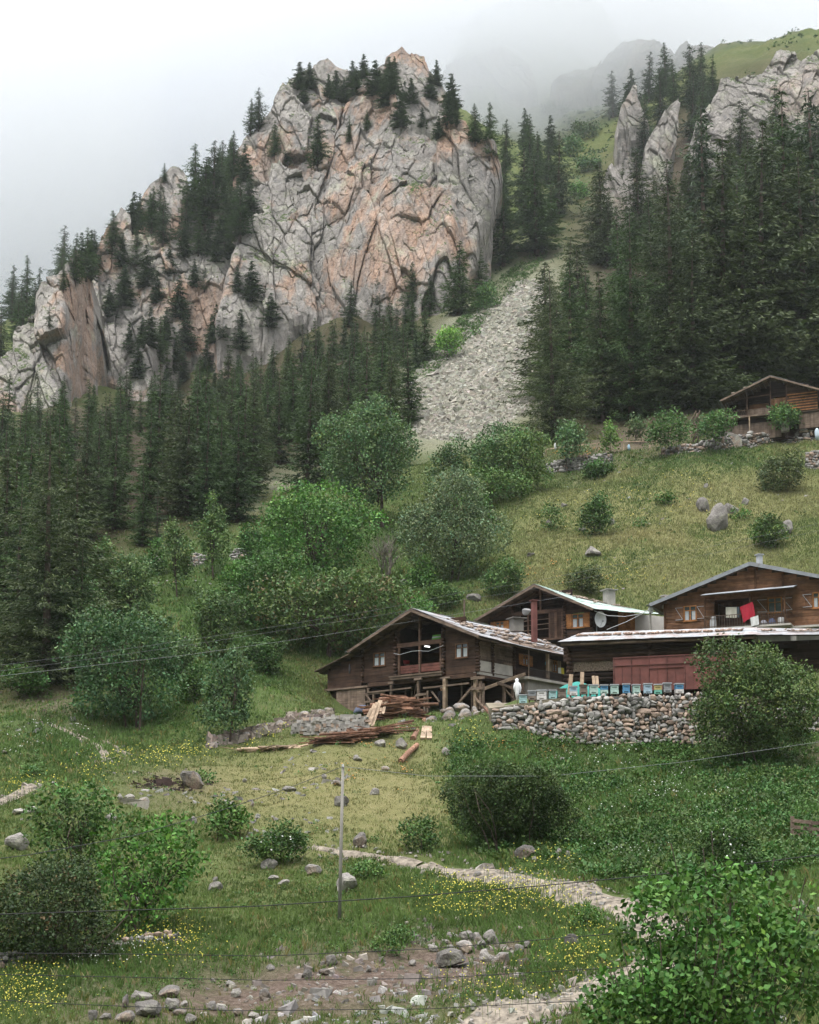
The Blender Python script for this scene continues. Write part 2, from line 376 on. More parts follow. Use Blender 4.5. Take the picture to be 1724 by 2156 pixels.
c = mix(n, z1.outputs[1], base, ramp(n, n2, [(.35, (.03, .06, .015)), (.55, (.065, .115, .028)), (.7, (.10, .16, .045))]))
c = mix(n, z2.outputs[1], c, ramp(n, mix(n, .5, n2, n4), [(.3, (.13, .14, .052)), (.5, (.22, .205, .088)), (.7, (.31, .26, .14))]))
brd = nd(n, 'ShaderNodeMath', operation='MULTIPLY', use_clamp=True); n.links.new(z1.outputs[2], brd.inputs[0]); n.links.new(rng_(n, n2, .34, .48, .6, 1.6), brd.inputs[1])
c = mix(n, brd.outputs[0], c, ramp(n, n3, [(.35, (.085, .06, .045)), (.55, (.17, .125, .10)), (.75, (.30, .25, .21))]))
c = mix(n, z2.outputs[0], c, ramp(n, n3, [(.35, (.035, .028, .018)), (.6, (.07, .055, .035)), (.75, (.10, .08, .05))]))
c = mix(n, z1.outputs[0], c, ramp(n, n3, [(.35, (.18, .165, .145)), (.5, (.36, .34, .285)), (.7, (.47, .445, .375))]))
c = mix(n, z2.outputs[2], c, ramp(n, n2, [(.35, (.16, .14, .14)), (.55, (.32, .29, .28)), (.7, (.45, .42, .40))]))
setc(n, b, c, .95, .1)
hb = nd(n, 'ShaderNodeMath', operation='ADD'); n.links.new(n3, hb.inputs[0]); n.links.new(n2, hb.inputs[1]); bump(n, b, hb.outputs[0], .8, .3)
M_ground = m
ground = mesh_obj('ground', TV, TF, M_ground, None, np.stack([scree, lush, dirt*(1-scree)], 1), smooth=True)
at = ground.data.color_attributes.new('zone', 'FLOAT_COLOR', 'POINT'); cc = np.ones((len(TV), 4), np.float32); cc[:, 0] = forest*(1-scree); cc[:, 1] = dry; cc[:, 2] = rocky
at.data.foreach_set('color', cc.ravel()); tag(ground, kind='structure')
fl = MB(); fl.add([(-900, -400, -7.3), (900, -400, -7.3), (900, 12, -7.3), (-900, 12, -7.3)], [[0, 1, 2, 3]]); near = mesh_obj('ground', np.concatenate(fl.v), fl.f, mat_plain('near_ground', (.10, .13, .05), .9, .4, .2), None, np.zeros((4, 3))+1.); tag(near, kind='structure')
def zone_at(px, py, d, g):
    j = int(np.clip((math.log(d)-Vv[0])/(Vv[1]-Vv[0]), 0, NV-1)); i = int(np.clip(((px-U[0])/(U[1]-U[0])), 0, NU-1)); return g.reshape(NV, NU)[j, i]
def sample(g, x, y):
    j = np.clip((np.log(np.maximum(y, 9))-Vv[0])/(Vv[1]-Vv[0]), 0, NV-1).astype(int); i = np.clip((x/y-U[0])/(U[1]-U[0]), 0, NU-1).astype(int)
    return g.reshape(NV, NU)[j, i]

# ================================================================ CLIFFS
M_cliff = mat_rock('cliff_rock', .999, 1.0, True)
M_cliffg = mat_rock('cliff_rock_grey', .999, .35, True)
BV, BF_, bn = [TV], [TF], len(TV)
def plen(pl):
    pl = np.array(pl, float); d = np.r_[0, np.cumsum(np.hypot(*np.diff(pl, axis=0).T))]; return pl, d/d[-1]
def along(pl, s):
    pl, t = plen(pl); return np.stack([np.interp(s, t, pl[:, i]) for i in range(pl.shape[1])], 1)
def crag(name, label, top, base, dbase, lean=.5, nu=200, nv=160, back=40, bulge=.0, amp=1., m=None, cell=6., seed=1, edge=.0, dtop=None, follow=True):
    """a rock body standing on the ground: front face from the base line up to its crest, then over the top and down its back"""
    s = np.linspace(0, 1, nu); T = along(top, s); B = along(base, s)
    mid_ = float(np.mean(dbase)); hk = []
    for k in np.linspace(0, 1, 9):
        x_, y_ = along(base, np.array([k]))[0]; h_ = hit(x_, y_, 200)
        hk.append(mid_ if h_ is None or not follow else min(max(h_[1], mid_*.955), mid_*1.03))
    db = np.interp(s, np.linspace(0, 1, 9), hk)
    db = np.convolve(np.pad(db, 15, mode='edge'), np.ones(31)/31, 'valid')
    rise = np.maximum(B[:, 1]-T[:, 1], 2)*db/F
    dt = db+rise*lean if dtop is None else np.interp(s, np.linspace(0, 1, len(dtop)), dtop)
    rows = []
    Bw = np.array([P(x, y, d) for (x, y), d in zip(B, db)]); Tw = np.array([P(x, y, d) for (x, y), d in zip(T, dt)])
    prof = np.sin(np.pi*s)**.5
    
    for k in range(12): rows.append(Bw+np.array([0, 5, -24])*(1-k/12))
    for t in np.linspace(0, 1, nv):
        w = t**1.0
        q = Bw*(1-w)+Tw*w
        q[:, 1] -= bulge*rise*np.sin(np.pi*min(t*1.02, 1))**.8*prof*.5
        rows.append(q)
    for k in range(1, 9):
        t = k/8; q = Tw.copy(); q[:, 0] *= 1-.15*t*0; q[:, 1] += back*t; q[:, 2] -= (rise*.25+back*.5)*t**1.6
        rows.append(q)
    V = np.concatenate(rows); nr = len(rows)
    # breaking up: buttresses, faceted blocks with open joints, small steps, fine relief
    sh = V+seed*31.7
    big = fbm(sh/np.array([22, 22, 40.]), 3, seed)*5.5*amp
    rid = (.32-np.abs(fbm(sh/np.array([12, 12, 45.]), 2, seed+5)))*2.4*amp
    def facets(scale, asp, s_, tilt, lean_):
        q_ = sh+np.stack([fbm(sh/(scale*1.2), 2, seed+s_+k) for k in (1, 2, 3)], 1)*scale*.10
        q_[:, 0] += q_[:, 2]*lean_
        q_ = q_/np.array([scale, scale, scale*asp])
        f1, f2, idv, off = worley(q_, seed+s_)
        c = np.mod(idv*np.array([[91.7], [57.3], [133.1]]), 1).T-.5
        fa = off[:, 0]*c[:, 0]*2.6+off[:, 2]*(c[:, 2]*2.0-.35)+off[:, 1]*c[:, 1]
        return idv-.5+fa*tilt, np.clip(1-(f2-f1)/.045, 0, 1)
    a1, j1 = facets(cell*1.9, 2.6, 0, 1.0, .3)
    a2, j2 = facets(cell*.75, 3.2, 9, .9, .3)
    a3, j3 = facets(cell*.26, 2.4, 29, .8, .2)
    idv = a1*.5+.5; id2 = a2*.5+.5
    blk = a1*1.6*amp-j1*.3*amp; sm = a2*.75*amp-j2*.2*amp+a3*.26*amp-j3*.08*amp
    fi = fbm(sh/np.array([1.3, 1.3, 3]), 3, seed+20)*.5*amp+(.3-np.abs(fbm(sh/np.array([3, 3, 12.]), 2, seed+22)))*.5*amp
    ledge = (np.mod(V[:, 2]/(cell*1.9)+V[:, 0]*.02+fbm(sh/15, 2, seed+30)*1.6, 1)-.5)*.9*amp
    d = big+rid+blk+sm+fi+ledge
    sc = np.repeat(np.linspace(0, 1, nr)[:, None], nu, 1).ravel()
    ss = np.tile(s, nr)
    V[:, 1] -= d; V[:, 2] += fi*.6+blk*.2+sm*.5; V[:, 0] += fbm(sh/5, 3, seed+40)*.8*amp
    # side edges fall back into the slope
    eb = np.clip(1-np.minimum(ss, 1-ss)/.05, 0, 1)**2
    V[:, 1] += eb*edge
    a = np.arange(nr*nu).reshape(nr, nu); Fc = np.stack([a[:-1, :-1], a[:-1, 1:], a[1:, 1:], a[1:, :-1]], -1).reshape(-1, 4)
    tone = 1+(idv-.5)*.2+(id2-.5)*.2-np.maximum(j1, j2*.7)*.18
    o_ = mesh_obj(name, V, Fc, m or M_cliff, None, np.stack([tone, tone, tone], 1), smooth=False)
    tag(o_, label, 'cliff', 'rock crags of the mountain')
    global bn
    BV.append(V); BF_.append(Fc+bn); bn += len(V); return o_
def z2_(L): return [(421+.3968*x, 79+.3968*y) for x, y in L]      # reading of the upper zoom
def z1_(L): return [(.3053*x, 315.8+.3053*y) for x, y in L]
def z3_(L): return [(1210.3+.2979*x, 52.6+.2979*y) for x, y in L]
crag('rock_cliff', 'huge domed main cliff face of pink and grey rock in the centre of the mountain',
     z2_([(170,1060),(230,960),(330,920),(440,880),(520,800),(600,710),(700,590),(720,450),(765,340),(870,270),(950,300),(1030,310),(1050,410),(1110,480),(1200,505),(1265,555),(1290,680),(1330,740),(1400,900),(1420,1000)]),
     z2_([(60,1500),(340,1560),(640,1480),(1000,1480),(1260,1480),(1420,1380)]), [322,325,325,322,320,322], .36, 460, 420, 45, .12, 1.0, None, 7.5, 1, 6)
crag('rock_cliff', 'stepped blocky pink buttress right of the main cliff face',
     z2_([(1262,420),(1265,385),(1335,378),(1350,455),(1405,465),(1440,545),(1560,578),(1600,700),(1605,780),(1560,930),(1550,1100)]),
     z2_([(1240,1480),(1400,1400),(1550,1270)]), [331,330,328], .30, 240, 260, 25, .05, .8, None, 5, 2, 5)
crag('rock_cliff', 'tall rounded crag of orange rock on the upper left shoulder',
     z2_([(175,720),(190,610),(240,525),(380,380),(440,240),(520,228),(640,240),(690,330),(720,420),(740,560)]),
     z2_([(150,1000),(300,960),(560,830),(740,700)]), [372,372,372,370], .40, 240, 220, 40, .1, .9, None, 6, 3, 8, follow=False)
crag('rock_cliff', 'summit tower of grey pink rock at the very top of the mountain',
     z2_([(975,180),(985,105),(1040,70),(1075,44),(1110,80),(1190,97),(1215,180),(1290,260),(1325,345)]),
     z2_([(960,420),(1100,460),(1330,500)]), [392,390,388], .3, 150, 130, 25, .15, .6, None, 5, 4, 6, follow=False)
crag('rock_cliff', 'small wooded summit crag left of the summit tower',
     z2_([(440,260),(560,180),(640,130),(680,110),(740,170),(800,190),(860,230),(980,160),(1000,240)]),
     z2_([(430,420),(640,420),(800,420),(1020,400)]), [398,398,398,398], .5, 150, 90, 30, .05, .6, None, 5, 5, 6, follow=False)
crag('rock_cliff', 'middle crag with a square knob under the spruces left of the main face',
     z2_([(200,1060),(255,950),(310,800),(365,740),(380,655),(425,648),(450,690),(540,720),(580,800),(560,900)]),
     z2_([(160,1200),(400,1160),(640,1000)]), [345,340,338], .45, 170, 150, 25, .05, .7, None, 5, 6, 6, follow=False)
crag('rock_cliff', 'pointed slab spire on the left skyline',
     z1_([(850,640),(940,430),(1010,290),(1090,200),(1130,200),(1200,108),(1265,150),(1290,200),(1265,330),(1190,470)]),
     z1_([(800,780),(1000,760),(1280,680)]), [372,370,368], .3, 130, 120, 18, .1, .6, None, 4, 7, 4, follow=False)
crag('rock_cliff', 'leaning square block of rock beside the tall spruces',
     z1_([(1270,560),(1330,420),(1380,320),(1470,276),(1525,290),(1522,400),(1520,560)]),
     z1_([(1220,760),(1400,720),(1540,660)]), [360,358,357], .2, 90, 100, 12, .1, .5, None, 3.5, 8, 3, follow=False)
crag('rock_cliff', 'long broken rock wall under the left crest',
     z1_([(560,860),(640,740),(700,620),(790,480),(850,410),(900,450),(890,590),(1000,570),(1150,610),(1300,600),(1400,690),(1560,650),(1700,740),(1780,860)]),
     z1_([(560,1500),(700,1560),(1000,1640),(1200,1480),(1450,1420),(1800,1330)]), [332,332,334,333,333,333], .40, 330, 240, 30, .12, .95, None, 5.5, 9, 6)
crag('rock_cliff', 'low rocky rib between the spruces of the left slope',
     z1_([(880,1700),(900,1520),(960,1400),(1060,1330),(1150,1340),(1190,1260),(1220,1290),(1190,1420),(1120,1560)]),
     z1_([(900,1900),(960,1900),(1100,1700),(1200,1520)]), [314,314,318,322], .4, 110, 110, 16, .05, .6, None, 4, 10, 3)
crag('rock_cliff', 'far left buttress with a pale pointed top',
     z1_([(-200,1700),(-60,1560),(0,1470),(170,1290),(90,1240),(170,1170),(270,1080),(250,960),(265,880),(390,855),(450,780),(510,695),(550,700),(590,790),(625,870),(640,1100)]),
     z1_([(-260,2050),(0,2020),(150,1990),(300,1850),(480,1760),(640,1600)]), [300,302,302,305,308,312], .42, 300, 260, 35, .1, .9, None, 5.5, 11, 6)
crag('rock_cliff', 'leaning grey rock needle among the right hand spruces',
     z3_([(380,1260),(470,1090),(520,980),(490,870),(560,735),(620,640),(640,600),(690,545),(740,498),(748,560),(730,660),(725,780),(680,900),(640,1010)]),
     z3_([(370,1340),(500,1300),(640,1230)]), [322,320,320], .12, 150, 170, 14, .1, .55, M_cliffg, 4, 12, 2)
crag('rock_cliff', 'broad grey crag wall high on the right slope',
     z3_([(830,800),(870,650),(950,560),(1020,455),(1035,370),(1120,365),(1200,360),(1330,320),(1400,240),(1430,180),(1560,170),(1610,240),(1700,180),(1850,120)]),
     z3_([(830,1000),(1100,980),(1300,940),(1500,960),(1900,880)]), [345,345,345,342,340], .55, 330, 230, 40, .1, .8, M_cliffg, 5, 13, 5)
crag('rock_cliff', 'twin low crags at the foot of the green gully',
     z3_([(190,1180),(215,1040),(260,985),(310,1050),(330,1110),(350,1040),(390,990),(405,1060),(430,1150)]),
     z3_([(180,1280),(300,1290),(440,1260)]), [332,332,330], .2, 110, 90, 12, .1, .5, M_cliffg, 4, 14, 2)
crag('rock_cliff', 'thin rock blade left of the dark right hand spruce stand',
     z3_([(310,660),(330,560),(385,480),(405,420),(435,415),(445,500),(480,580)]),
     z3_([(290,740),(400,720),(540,680)]), [412,410,410], .2, 100, 90, 12, .1, .5, M_cliffg, 4, 15, 2)
crag('rock_cliff', 'misty jagged summit crag behind the valley head',
     z3_([(-150,330),(0,300),(150,290),(270,180),(345,95),(450,95),(560,130),(640,155),(700,200),(760,140),(900,170),(1010,240)]),
     z3_([(-150,400),(150,390),(400,370),(700,330),(1020,330)]), [600,600,600,590,580], .9, 260, 110, 80, .1, 1.3, M_cliffg, 10, 16, 10)
crag('rock_cliff', 'mist covered rock face at the top of the valley left of the green bowl',
     [(915,190),(940,140),(990,118),(1050,105),(1090,118),(1120,150),(1135,190)],
     [(915,215),(1000,205),(1060,200),(1135,195)], [610,610,610,610], 1.0, 200, 110, 80, .1, 1.2, M_cliffg, 9, 17, 10)
ALLV = np.concatenate(BV); ALLF = np.concatenate(BF_)
bvh = BVHTree.FromPolygons(ALLV.tolist(), ALLF.tolist())
def cast(px, py, dmin=0):
    """first solid ground or rock met by the line of sight"""
    r = ray(px, py); r = r/np.linalg.norm(r); o_ = r*dmin
    loc, nor, i, d = bvh.ray_cast(Vector(o_), Vector(r)); return loc
# ================================================================ HAZE AND MIST
def vol(name, lo, hi, dens, colr=(1, 1, 1), grad=None):
    mb = MB(); mb.box(lo[0], hi[0], lo[1], hi[1], lo[2], hi[2]); m = bpy.data.materials.new(name); m.use_nodes = True; n = m.node_tree
    n.nodes.remove(n.nodes['Principled BSDF']); v = nd(n, 'ShaderNodeVolumePrincipled'); v.inputs['Color'].default_value = (*colr, 1); v.inputs['Density'].default_value = dens
    v.inputs['Anisotropy'].default_value = .1
    n.links.new(v.outputs[0], n.nodes['Material Output'].inputs['Volume'])
    if grad: grad(n, v)
    o_ = mb.build(name, m); tag(o_, kind='stuff'); return o_
vol('haze', (-1600, -760, -20), (1600, 1560, 440), .00008, (.93, .95, 1))
def mist_grad(n, v):
    p = nd(n, 'ShaderNodeNewGeometry').outputs['Position']
    s = nd(n, 'ShaderNodeSeparateXYZ'); n.links.new(p, s.inputs[0])
    def M(op, a_, b_):
        x = nd(n, 'ShaderNodeMath', operation=op)
        for i, q in enumerate((a_, b_)):
            if hasattr(q, 'links'): n.links.new(q, x.inputs[i])
            elif q is not None: x.inputs[i].default_value = q
        return x.outputs[0]
    nz_ = noise(n, p, .006, 3, .55)
    # cloud base: lower on the left of the valley, lifting to the right
    basez = rng_(n, s.outputs[0], -160, 60, MB_L, MB_R)
    b2 = rng_(n, s.outputs[0], 60, 190, 20, 70)
    hgt = M('SUBTRACT', s.outputs[2], M('ADD', basez, b2))
    hgt = M('ADD', hgt, M('MULTIPLY', M('SUBTRACT', nz_, .5), 130))
    f = nd(n, 'ShaderNodeMapRange', interpolation_type='SMOOTHSTEP'); n.links.new(hgt, f.inputs[0]); f.inputs[1].default_value = 0; f.inputs[2].default_value = 95; f.inputs[3].default_value = 0; f.inputs[4].default_value = MB_D
    n.links.new(f.outputs[0], v.inputs['Density'])
MB_L, MB_R, MB_D = 105, 235, .016
vol('mist', (-500, 505, 60), (560, 1250, 436), .01, (.90, .91, .925), mist_grad)
MB_D = .009
vol('mist', (-420, 400, 70), (-88, 504, 330), .01, (.90, .91, .925), mist_grad)
# unseen valley side added behind the viewer to shut off low light from there
xs = np.linspace(-900, 900, 60); ys = np.linspace(-720, -45, 40); XX, YY = np.meshgrid(xs, ys); pp = np.stack([XX.ravel(), YY.ravel(), 0*XX.ravel()], 1)
ZZ = -8+np.clip((-60-YY.ravel())/560, 0, 1)*330+fbm(pp/90, 4, 91)*40*np.clip((-60-YY.ravel())/200, 0, 1); a = np.arange(60*40).reshape(40, 60)
hill = mesh_obj('unseen_valley_side', np.stack([XX.ravel(), YY.ravel(), ZZ], 1), np.stack([a[:-1, :-1], a[:-1, 1:], a[1:, 1:], a[1:, :-1]], -1).reshape(-1, 4), mat_plain('unseen_valley_slope', (.05, .075, .035), .95, .5, .05), None, np.ones((2400, 3)), True)
tag(hill, kind='structure')
# the far side of the valley, half lost in the mist
xs = np.linspace(-620, -20, 140); ys = np.linspace(900, 1200, 60); XX, YY = np.meshgrid(xs, ys)
pp = np.stack([XX.ravel(), YY.ravel(), 0*XX.ravel()], 1)
ridge = np.interp(XX.ravel(), [-620, -330, -180, -60, -20], [300, 330, 250, 120, 60])
ZZ = 20+ridge*np.clip((YY.ravel()-900)/180, 0, 1)+fbm(pp/60, 5, 77)*60
a = np.arange(140*60).reshape(60, 140)
hill = mesh_obj('far_hill', np.stack([XX.ravel(), YY.ravel(), ZZ], 1), np.stack([a[:-1, :-1], a[:-1, 1:], a[1:, 1:], a[1:, :-1]], -1).reshape(-1, 4), M_cliffg, None, np.ones((140*60, 3)), True)
tag(hill, kind='structure')
# ================================================================ SPRUCES
M_needle = mat_leaf('spruce_needles', .32, .12)
M_leaf = mat_leaf('leaves', .0, .10)
M_bark = mat_wood('bark', (.10, .075, .06), (.045, .035, .03), (6, 6, 1.5))
def unit(v): return v/np.maximum(np.linalg.norm(v, axis=-1, keepdims=True), 1e-9)
def spruce_mesh(seed, H=20., R=3.4, fine=1., nb=1.0, gap=0.0, col1=(.030, .052, .022), col2=(.060, .075, .030), ragged=.25, bare=.06):
    r = np.random.default_rng(seed); V = []; Cc = []
    nw = int(H/.42*nb)
    for k in range(nw):
        f = k/nw; z = H*(bare+(1-bare)*f)+r.normal()*.12
        Rz = R*(1-f)**.78*(.75+.25*math.sin(f*19+seed)*ragged*2)*(1-.45*max(0, .12-f)/.12)+.12
        nbr = max(4, int(r.integers(7, 11)*(.55+.45*(1-f))))
        for j in range(nbr):
            if r.random() < gap: continue
            az = r.random()*6.283; L = Rz*r.uniform(.62, 1.12+ragged*.4); ca, sa = math.cos(az), math.sin(az)
            n = max(3, int(L/.085*fine**.8)); t = (np.arange(n)+r.random(n)*.8)/n
            dr = r.uniform(.18, .5)
            pr = L*t; pz = z-dr*L*t+dr*.55*L*t**2.6
            side = r.uniform(-1, 1, n)*(.14+.5*(1-t)*min(L, 3)*.5)
            c = np.stack([ca*pr-sa*side, sa*pr+ca*side, pz-np.abs(side)*.35+r.normal(size=n)*.07], 1)
            sz = r.uniform(.14, .32, n)/fine**.75*(1.0-.35*f)
            # a spray: a pointed tuft leaning out and down
            d = unit(np.stack([ca+r.normal(size=n)*.55, sa+r.normal(size=n)*.55, -.35+r.normal(size=n)*.35], 1))
            w = unit(np.cross(d, unit(r.normal(size=(n, 3)))+np.array([0, 0, .6])))
            a_ = c-d*sz[:, None]*.8; b_ = c+d*sz[:, None]*1.6; m1 = c+w*sz[:, None]*.34; m2 = c-w*sz[:, None]*.34
            V.append(np.stack([a_, m1, b_, m2], 1).reshape(-1, 3))
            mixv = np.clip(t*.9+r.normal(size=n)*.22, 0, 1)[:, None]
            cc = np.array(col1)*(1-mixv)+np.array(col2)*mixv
            Cc.append(np.repeat(cc*r.uniform(.75, 1.3), 4, 0))
    V = np.concatenate(V); Cc = np.concatenate(Cc); Fc = np.arange(len(V)).reshape(-1, 4)
    return V, Fc, Cc
PRO = []
def spruce_proto(seed, **k):
    V, Fc, Cc = spruce_mesh(seed, **k); H = k.get('H', 20.)
    root = empty('spruce_tree'); mesh_obj('crown', V, Fc, M_needle, root, Cc)
    t = MB(); t.tube([(0, 0, -1.5), (0, 0, H*.3), (.05, 0, H*.65), (0, 0, H*.985)], [.34, .24, .13, .02], 7); t.build('trunk', M_bark, root)
    root['H'] = H; root['used'] = False; PRO.append(root); return root
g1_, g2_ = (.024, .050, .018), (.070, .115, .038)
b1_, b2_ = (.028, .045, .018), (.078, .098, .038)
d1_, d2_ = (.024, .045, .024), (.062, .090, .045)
spruce_proto(1, H=20., R=4.6, col1=g1_, col2=g2_)
spruce_proto(2, H=20., R=4.0, col1=g1_, col2=g2_, ragged=.5)
spruce_proto(3, H=20., R=5.4, nb=1.15, col1=b1_, col2=b2_, ragged=.35)
spruce_proto(4, H=20., R=4.4, col1=d1_, col2=d2_, ragged=.7, gap=.15)
spruce_proto(5, H=20., R=6.2, nb=1.2, col1=b1_, col2=b2_, ragged=.45, bare=.02)
spruce_proto(6, H=20., R=4.1, col1=b1_, col2=g2_, ragged=.6, gap=.1)
spruce_proto(7, H=20., R=3.2, nb=.8, col1=d1_, col2=d2_, ragged=.8, gap=.3, bare=.1)
spruce_proto(8, H=20., R=6.6, nb=1.5, fine=2.2, col1=b1_, col2=b2_, ragged=.5, bare=.01)
spruce_proto(9, H=20., R=5.6, nb=1.4, fine=2., col1=g1_, col2=g2_, ragged=.5, bare=.02)
def place_spruce(kind, x, y, z, h, wide, label, group):
    p = PRO[kind]
    if not p['used']: r_ = p; p['used'] = True
    else:
        r_ = p.copy(); col.objects.link(r_)
        for ch in p.children:
            c_ = ch.copy(); col.objects.link(c_); c_.parent = r_
    s = h/p['H']; r_.location = (x, y, z-.25); r_.scale = (s*wide, s*wide, s); r_.rotation_euler = (rnd.gauss(0, .02), rnd.gauss(0, .02), rnd.uniform(0, 6.28))
    tag(r_, label, 'spruce', group); return r_
placed = []
def spruce_px(px, py, top, kind, label, group='spruces of the mountain forest', wide=1.0, dmin=60, solid=True):
    if dmin >= 220: wide *= 1.35
    """a spruce whose foot stands where the line of sight through (px, py) meets ground or rock and whose tip reaches row top"""
    l = cast(px, py, dmin) if solid else None
    if l is None:
        l = hit(px, py, max(dmin, 60))
        if l is None: return
    d = l[1]; tz = P(px, top, d)[2]; h = max(2.5, tz-l[2])
    placed.append((l[0], d, h)); place_spruce(kind, l[0], d, l[2], h, wide, label, group)
# --- the trees that can be told apart by where they stand
G1 = 'spruces of the mountain forest'
for a_ in [
    (95,1440,885,7,'huge broad brownish spruce at the left edge above the track',1.15,95),
    (30,1400,1000,8,'dark spruce at the far left edge behind the huge broad spruce',1.1,105),
    (165,1430,1120,8,'lower spruce leaning against the right side of the huge left spruce',1.0,98),
    (330,1150,1000,6,'spruce with a long bare reddish trunk above the poplars',.9,150),
    (300,1150,960,0,'deep green spruce left of the one with the bare trunk',1.1,150),
    (430,1110,830,1,'spruce above the tall slim poplar on the left slope',1.0,165),
    (500,1100,850,0,'bright edged spruce just left of the small scree patch',1.2,165),
    (645,1040,740,5,'brownish spruce right of the small scree patch',1.1,170),
    (690,1010,720,2,'old brown spruce behind the big round tree',1.0,175),
    (770,1000,690,5,'tall spruce left of the foot of the scree',1.0,185),
    (820,990,740,2,'broad brown spruce touching the left edge of the scree',1.1,185),
    (860,905,845,1,'small dark spruce at the lower left edge of the scree',1.0,190),
    (560,930,790,0,'pointed spruce in the middle of the left forest',1.0,150),
    (1165,925,560,7,'huge broad spruce at the left end of the right hand forest',1.05,182),
    (1215,905,350,4,'tall spruce rising above the gully behind the huge broad one',.8,200),
    (1330,880,430,8,'second huge spruce of the right forest, light green at its foot',1.15,184),
    (1270,890,560,2,'dark spruce between the first two huge ones on the right',1.0,188),
    (1420,850,330,7,'very tall brownish spruce in the middle of the right forest',1.1,190),
    (1520,840,280,2,'very tall dark spruce left above the wooden house on the slope',1.15,190),
    (1600,820,240,4,'tallest spruce behind the ridge of the upper wooden house',1.1,190),
    (1700,815,300,4,'huge spruce at the right edge behind the upper wooden house',1.1,190),
    (1460,860,480,4,'full spruce to the left of the upper wooden house',1.2,186),
    (1560,850,420,2,'spruce directly behind the balcony of the upper wooden house',1.2,186),
    (1660,800,180,5,'ragged tall spruce near the right edge of the right forest',1.1,200),
    (1724,800,150,3,'thin topped spruce cut by the right edge',1.1,200),
    (1490,830,210,3,'ragged spruce standing before the broad grey crag',.9,210),
    (965,665,505,0,'full spruce at the foot of the main face beside the scree',1.35,240),
    (1003,600,490,0,'slim spruce right behind the full one beside the scree',1.1,240),
    (868,675,545,1,'left spruce of the pair before the base of the main face',1.1,240),
    (905,665,570,1,'right spruce of the pair before the base of the main face',1.0,240),
    (892,760,640,0,'spruce above the light green maple at the scree edge',1.2,230),
    (795,680,560,6,'very slim spruce sticking up against the main face',.9,240),
    (735,690,585,1,'spruce just left of the slim one under the main face',1.0,240),
    (1060,560,400,1,'spruce at the right foot of the blocky buttress',1.2,250),
    (1130,535,330,0,'tallest spruce above the upper end of the scree',1.4,250),
    (1105,480,300,3,'dark spruce above the upper end of the scree, further back',1.2,260),
    (1175,460,270,3,'spruce at the right side of the gully stand',1.0,260),
    (1030,330,210,1,'spruce on the shoulder left of the misty bowl',1.0,300),
    (1000,300,215,0,'broad spruce above the blocky buttress',1.2,300),
    (962,262,200,1,'spruce right of the summit tower on the skyline',1.0,300),
    (668,352,235,1,'big spruce in the cleft of the main cliff',1.25,300),
    (605,350,275,1,'spruce on the ledge left of the big cleft spruce',1.0,300),
    (578,330,250,0,'spruce on the ledge beside the orange crag',1.0,300),
    (735,300,240,1,'small spruce on the crest of the main cliff',.9,300),
    (772,275,228,1,'small dark spruce near the top of the main cliff',1.1,300),
    (418,535,455,0,'spruce on the rock ledge under the square block',1.2,280),
    (545,275,180,3,'spruce with a crooked tip leaning over the left skyline',1.1,300),
    (527,285,205,1,'lower spruce of the pair on the left skyline',1.0,300),
    (483,470,290,6,'thin spruce standing up clear against the mist',.9,300),
    (448,450,290,3,'tall spruce with a ragged tip on the left skyline',1.1,300),
    (410,450,298,1,'spruce with a double tip on the left skyline',1.2,300),
    (430,480,330,0,'dark broad spruce under the skyline group',1.3,300),
    (505,500,380,0,'spruce at the right foot of the skyline group',1.3,300),
    (318,470,400,1,'spruce in front of the pointed slab spire',1.1,280),
    (345,385,340,1,'spruce on the shoulder of the pointed slab spire',1.0,280),
    (287,560,470,0,'spruce on the left crest above the buttress',1.1,280),
    (236,535,440,1,'full spruce on the left crest',1.3,280),
    (200,545,480,3,'dark spruce behind the pale pointed buttress top',1.1,280),
    (133,610,555,1,'spruce growing in the middle of the pale left buttress',1.2,270),
    (103,690,640,6,'slim spruce on the ledge of the left buttress',1.2,270),
    (430,610,560,1,'dark spruce in the rocks left of the main face',1.2,270),
    ]:
    spruce_px(a_[0], a_[1], a_[2], a_[3], a_[4], G1, a_[5], a_[6])
# --- the rest of the stands, nothing tells their members apart
def stand(poly, n, hr, kinds, label, group, mind, dmin=60, solid=True, wide=(1, 1.3), hfun=None):
    xs = [p[0] for p in poly]; ys = [p[1] for p in poly]; k = 0; tries = 0
    while k < n and tries < n*40:
        tries += 1; px = rnd.uniform(min(xs), max(xs)); py = rnd.uniform(min(ys), max(ys))
        if not inpoly(np.array([px]), np.array([py]), poly)[0]: continue
        l = cast(px, py, dmin) if solid else hit(px, py, dmin)
        if l is None: continue
        h = rnd.uniform(*hr); bad = False
        for (x, y, hh) in placed:
            if (x-l[0])**2+(y-l[1])**2 < (mind*(h+hh)/30)**2: bad = True; break
        if bad: continue
        placed.append((l[0], l[1], h)); k += 1
        place_spruce(rnd.choice(kinds), l[0], l[1], l[2], h, rnd.uniform(*wide), label, group)
    return k
cnt = []
cnt.append(stand([(0,1120),(60,1080),(220,1040),(330,1000),(430,930),(560,870),(700,840),(840,830),(870,900),(700,1010),(620,960),(540,1010),(520,1090),(420,1100),(330,1140),(190,1160),(0,1180)], 58, (12, 17), [0,1,2,5,5], 'dark green spruce packed in the dense forest between the poplars and the cliffs', 'spruces packed in the left forest', 4.6, 120, False, (1., 1.4)))
cnt.append(stand([(0,1180),(185,1160),(185,1400),(0,1420)], 9, (13, 18), [2,4,0], 'dark spruce behind the huge broad spruce at the left edge', 'spruces behind the huge left spruce', 4., 104, False, (1.1, 1.4)))
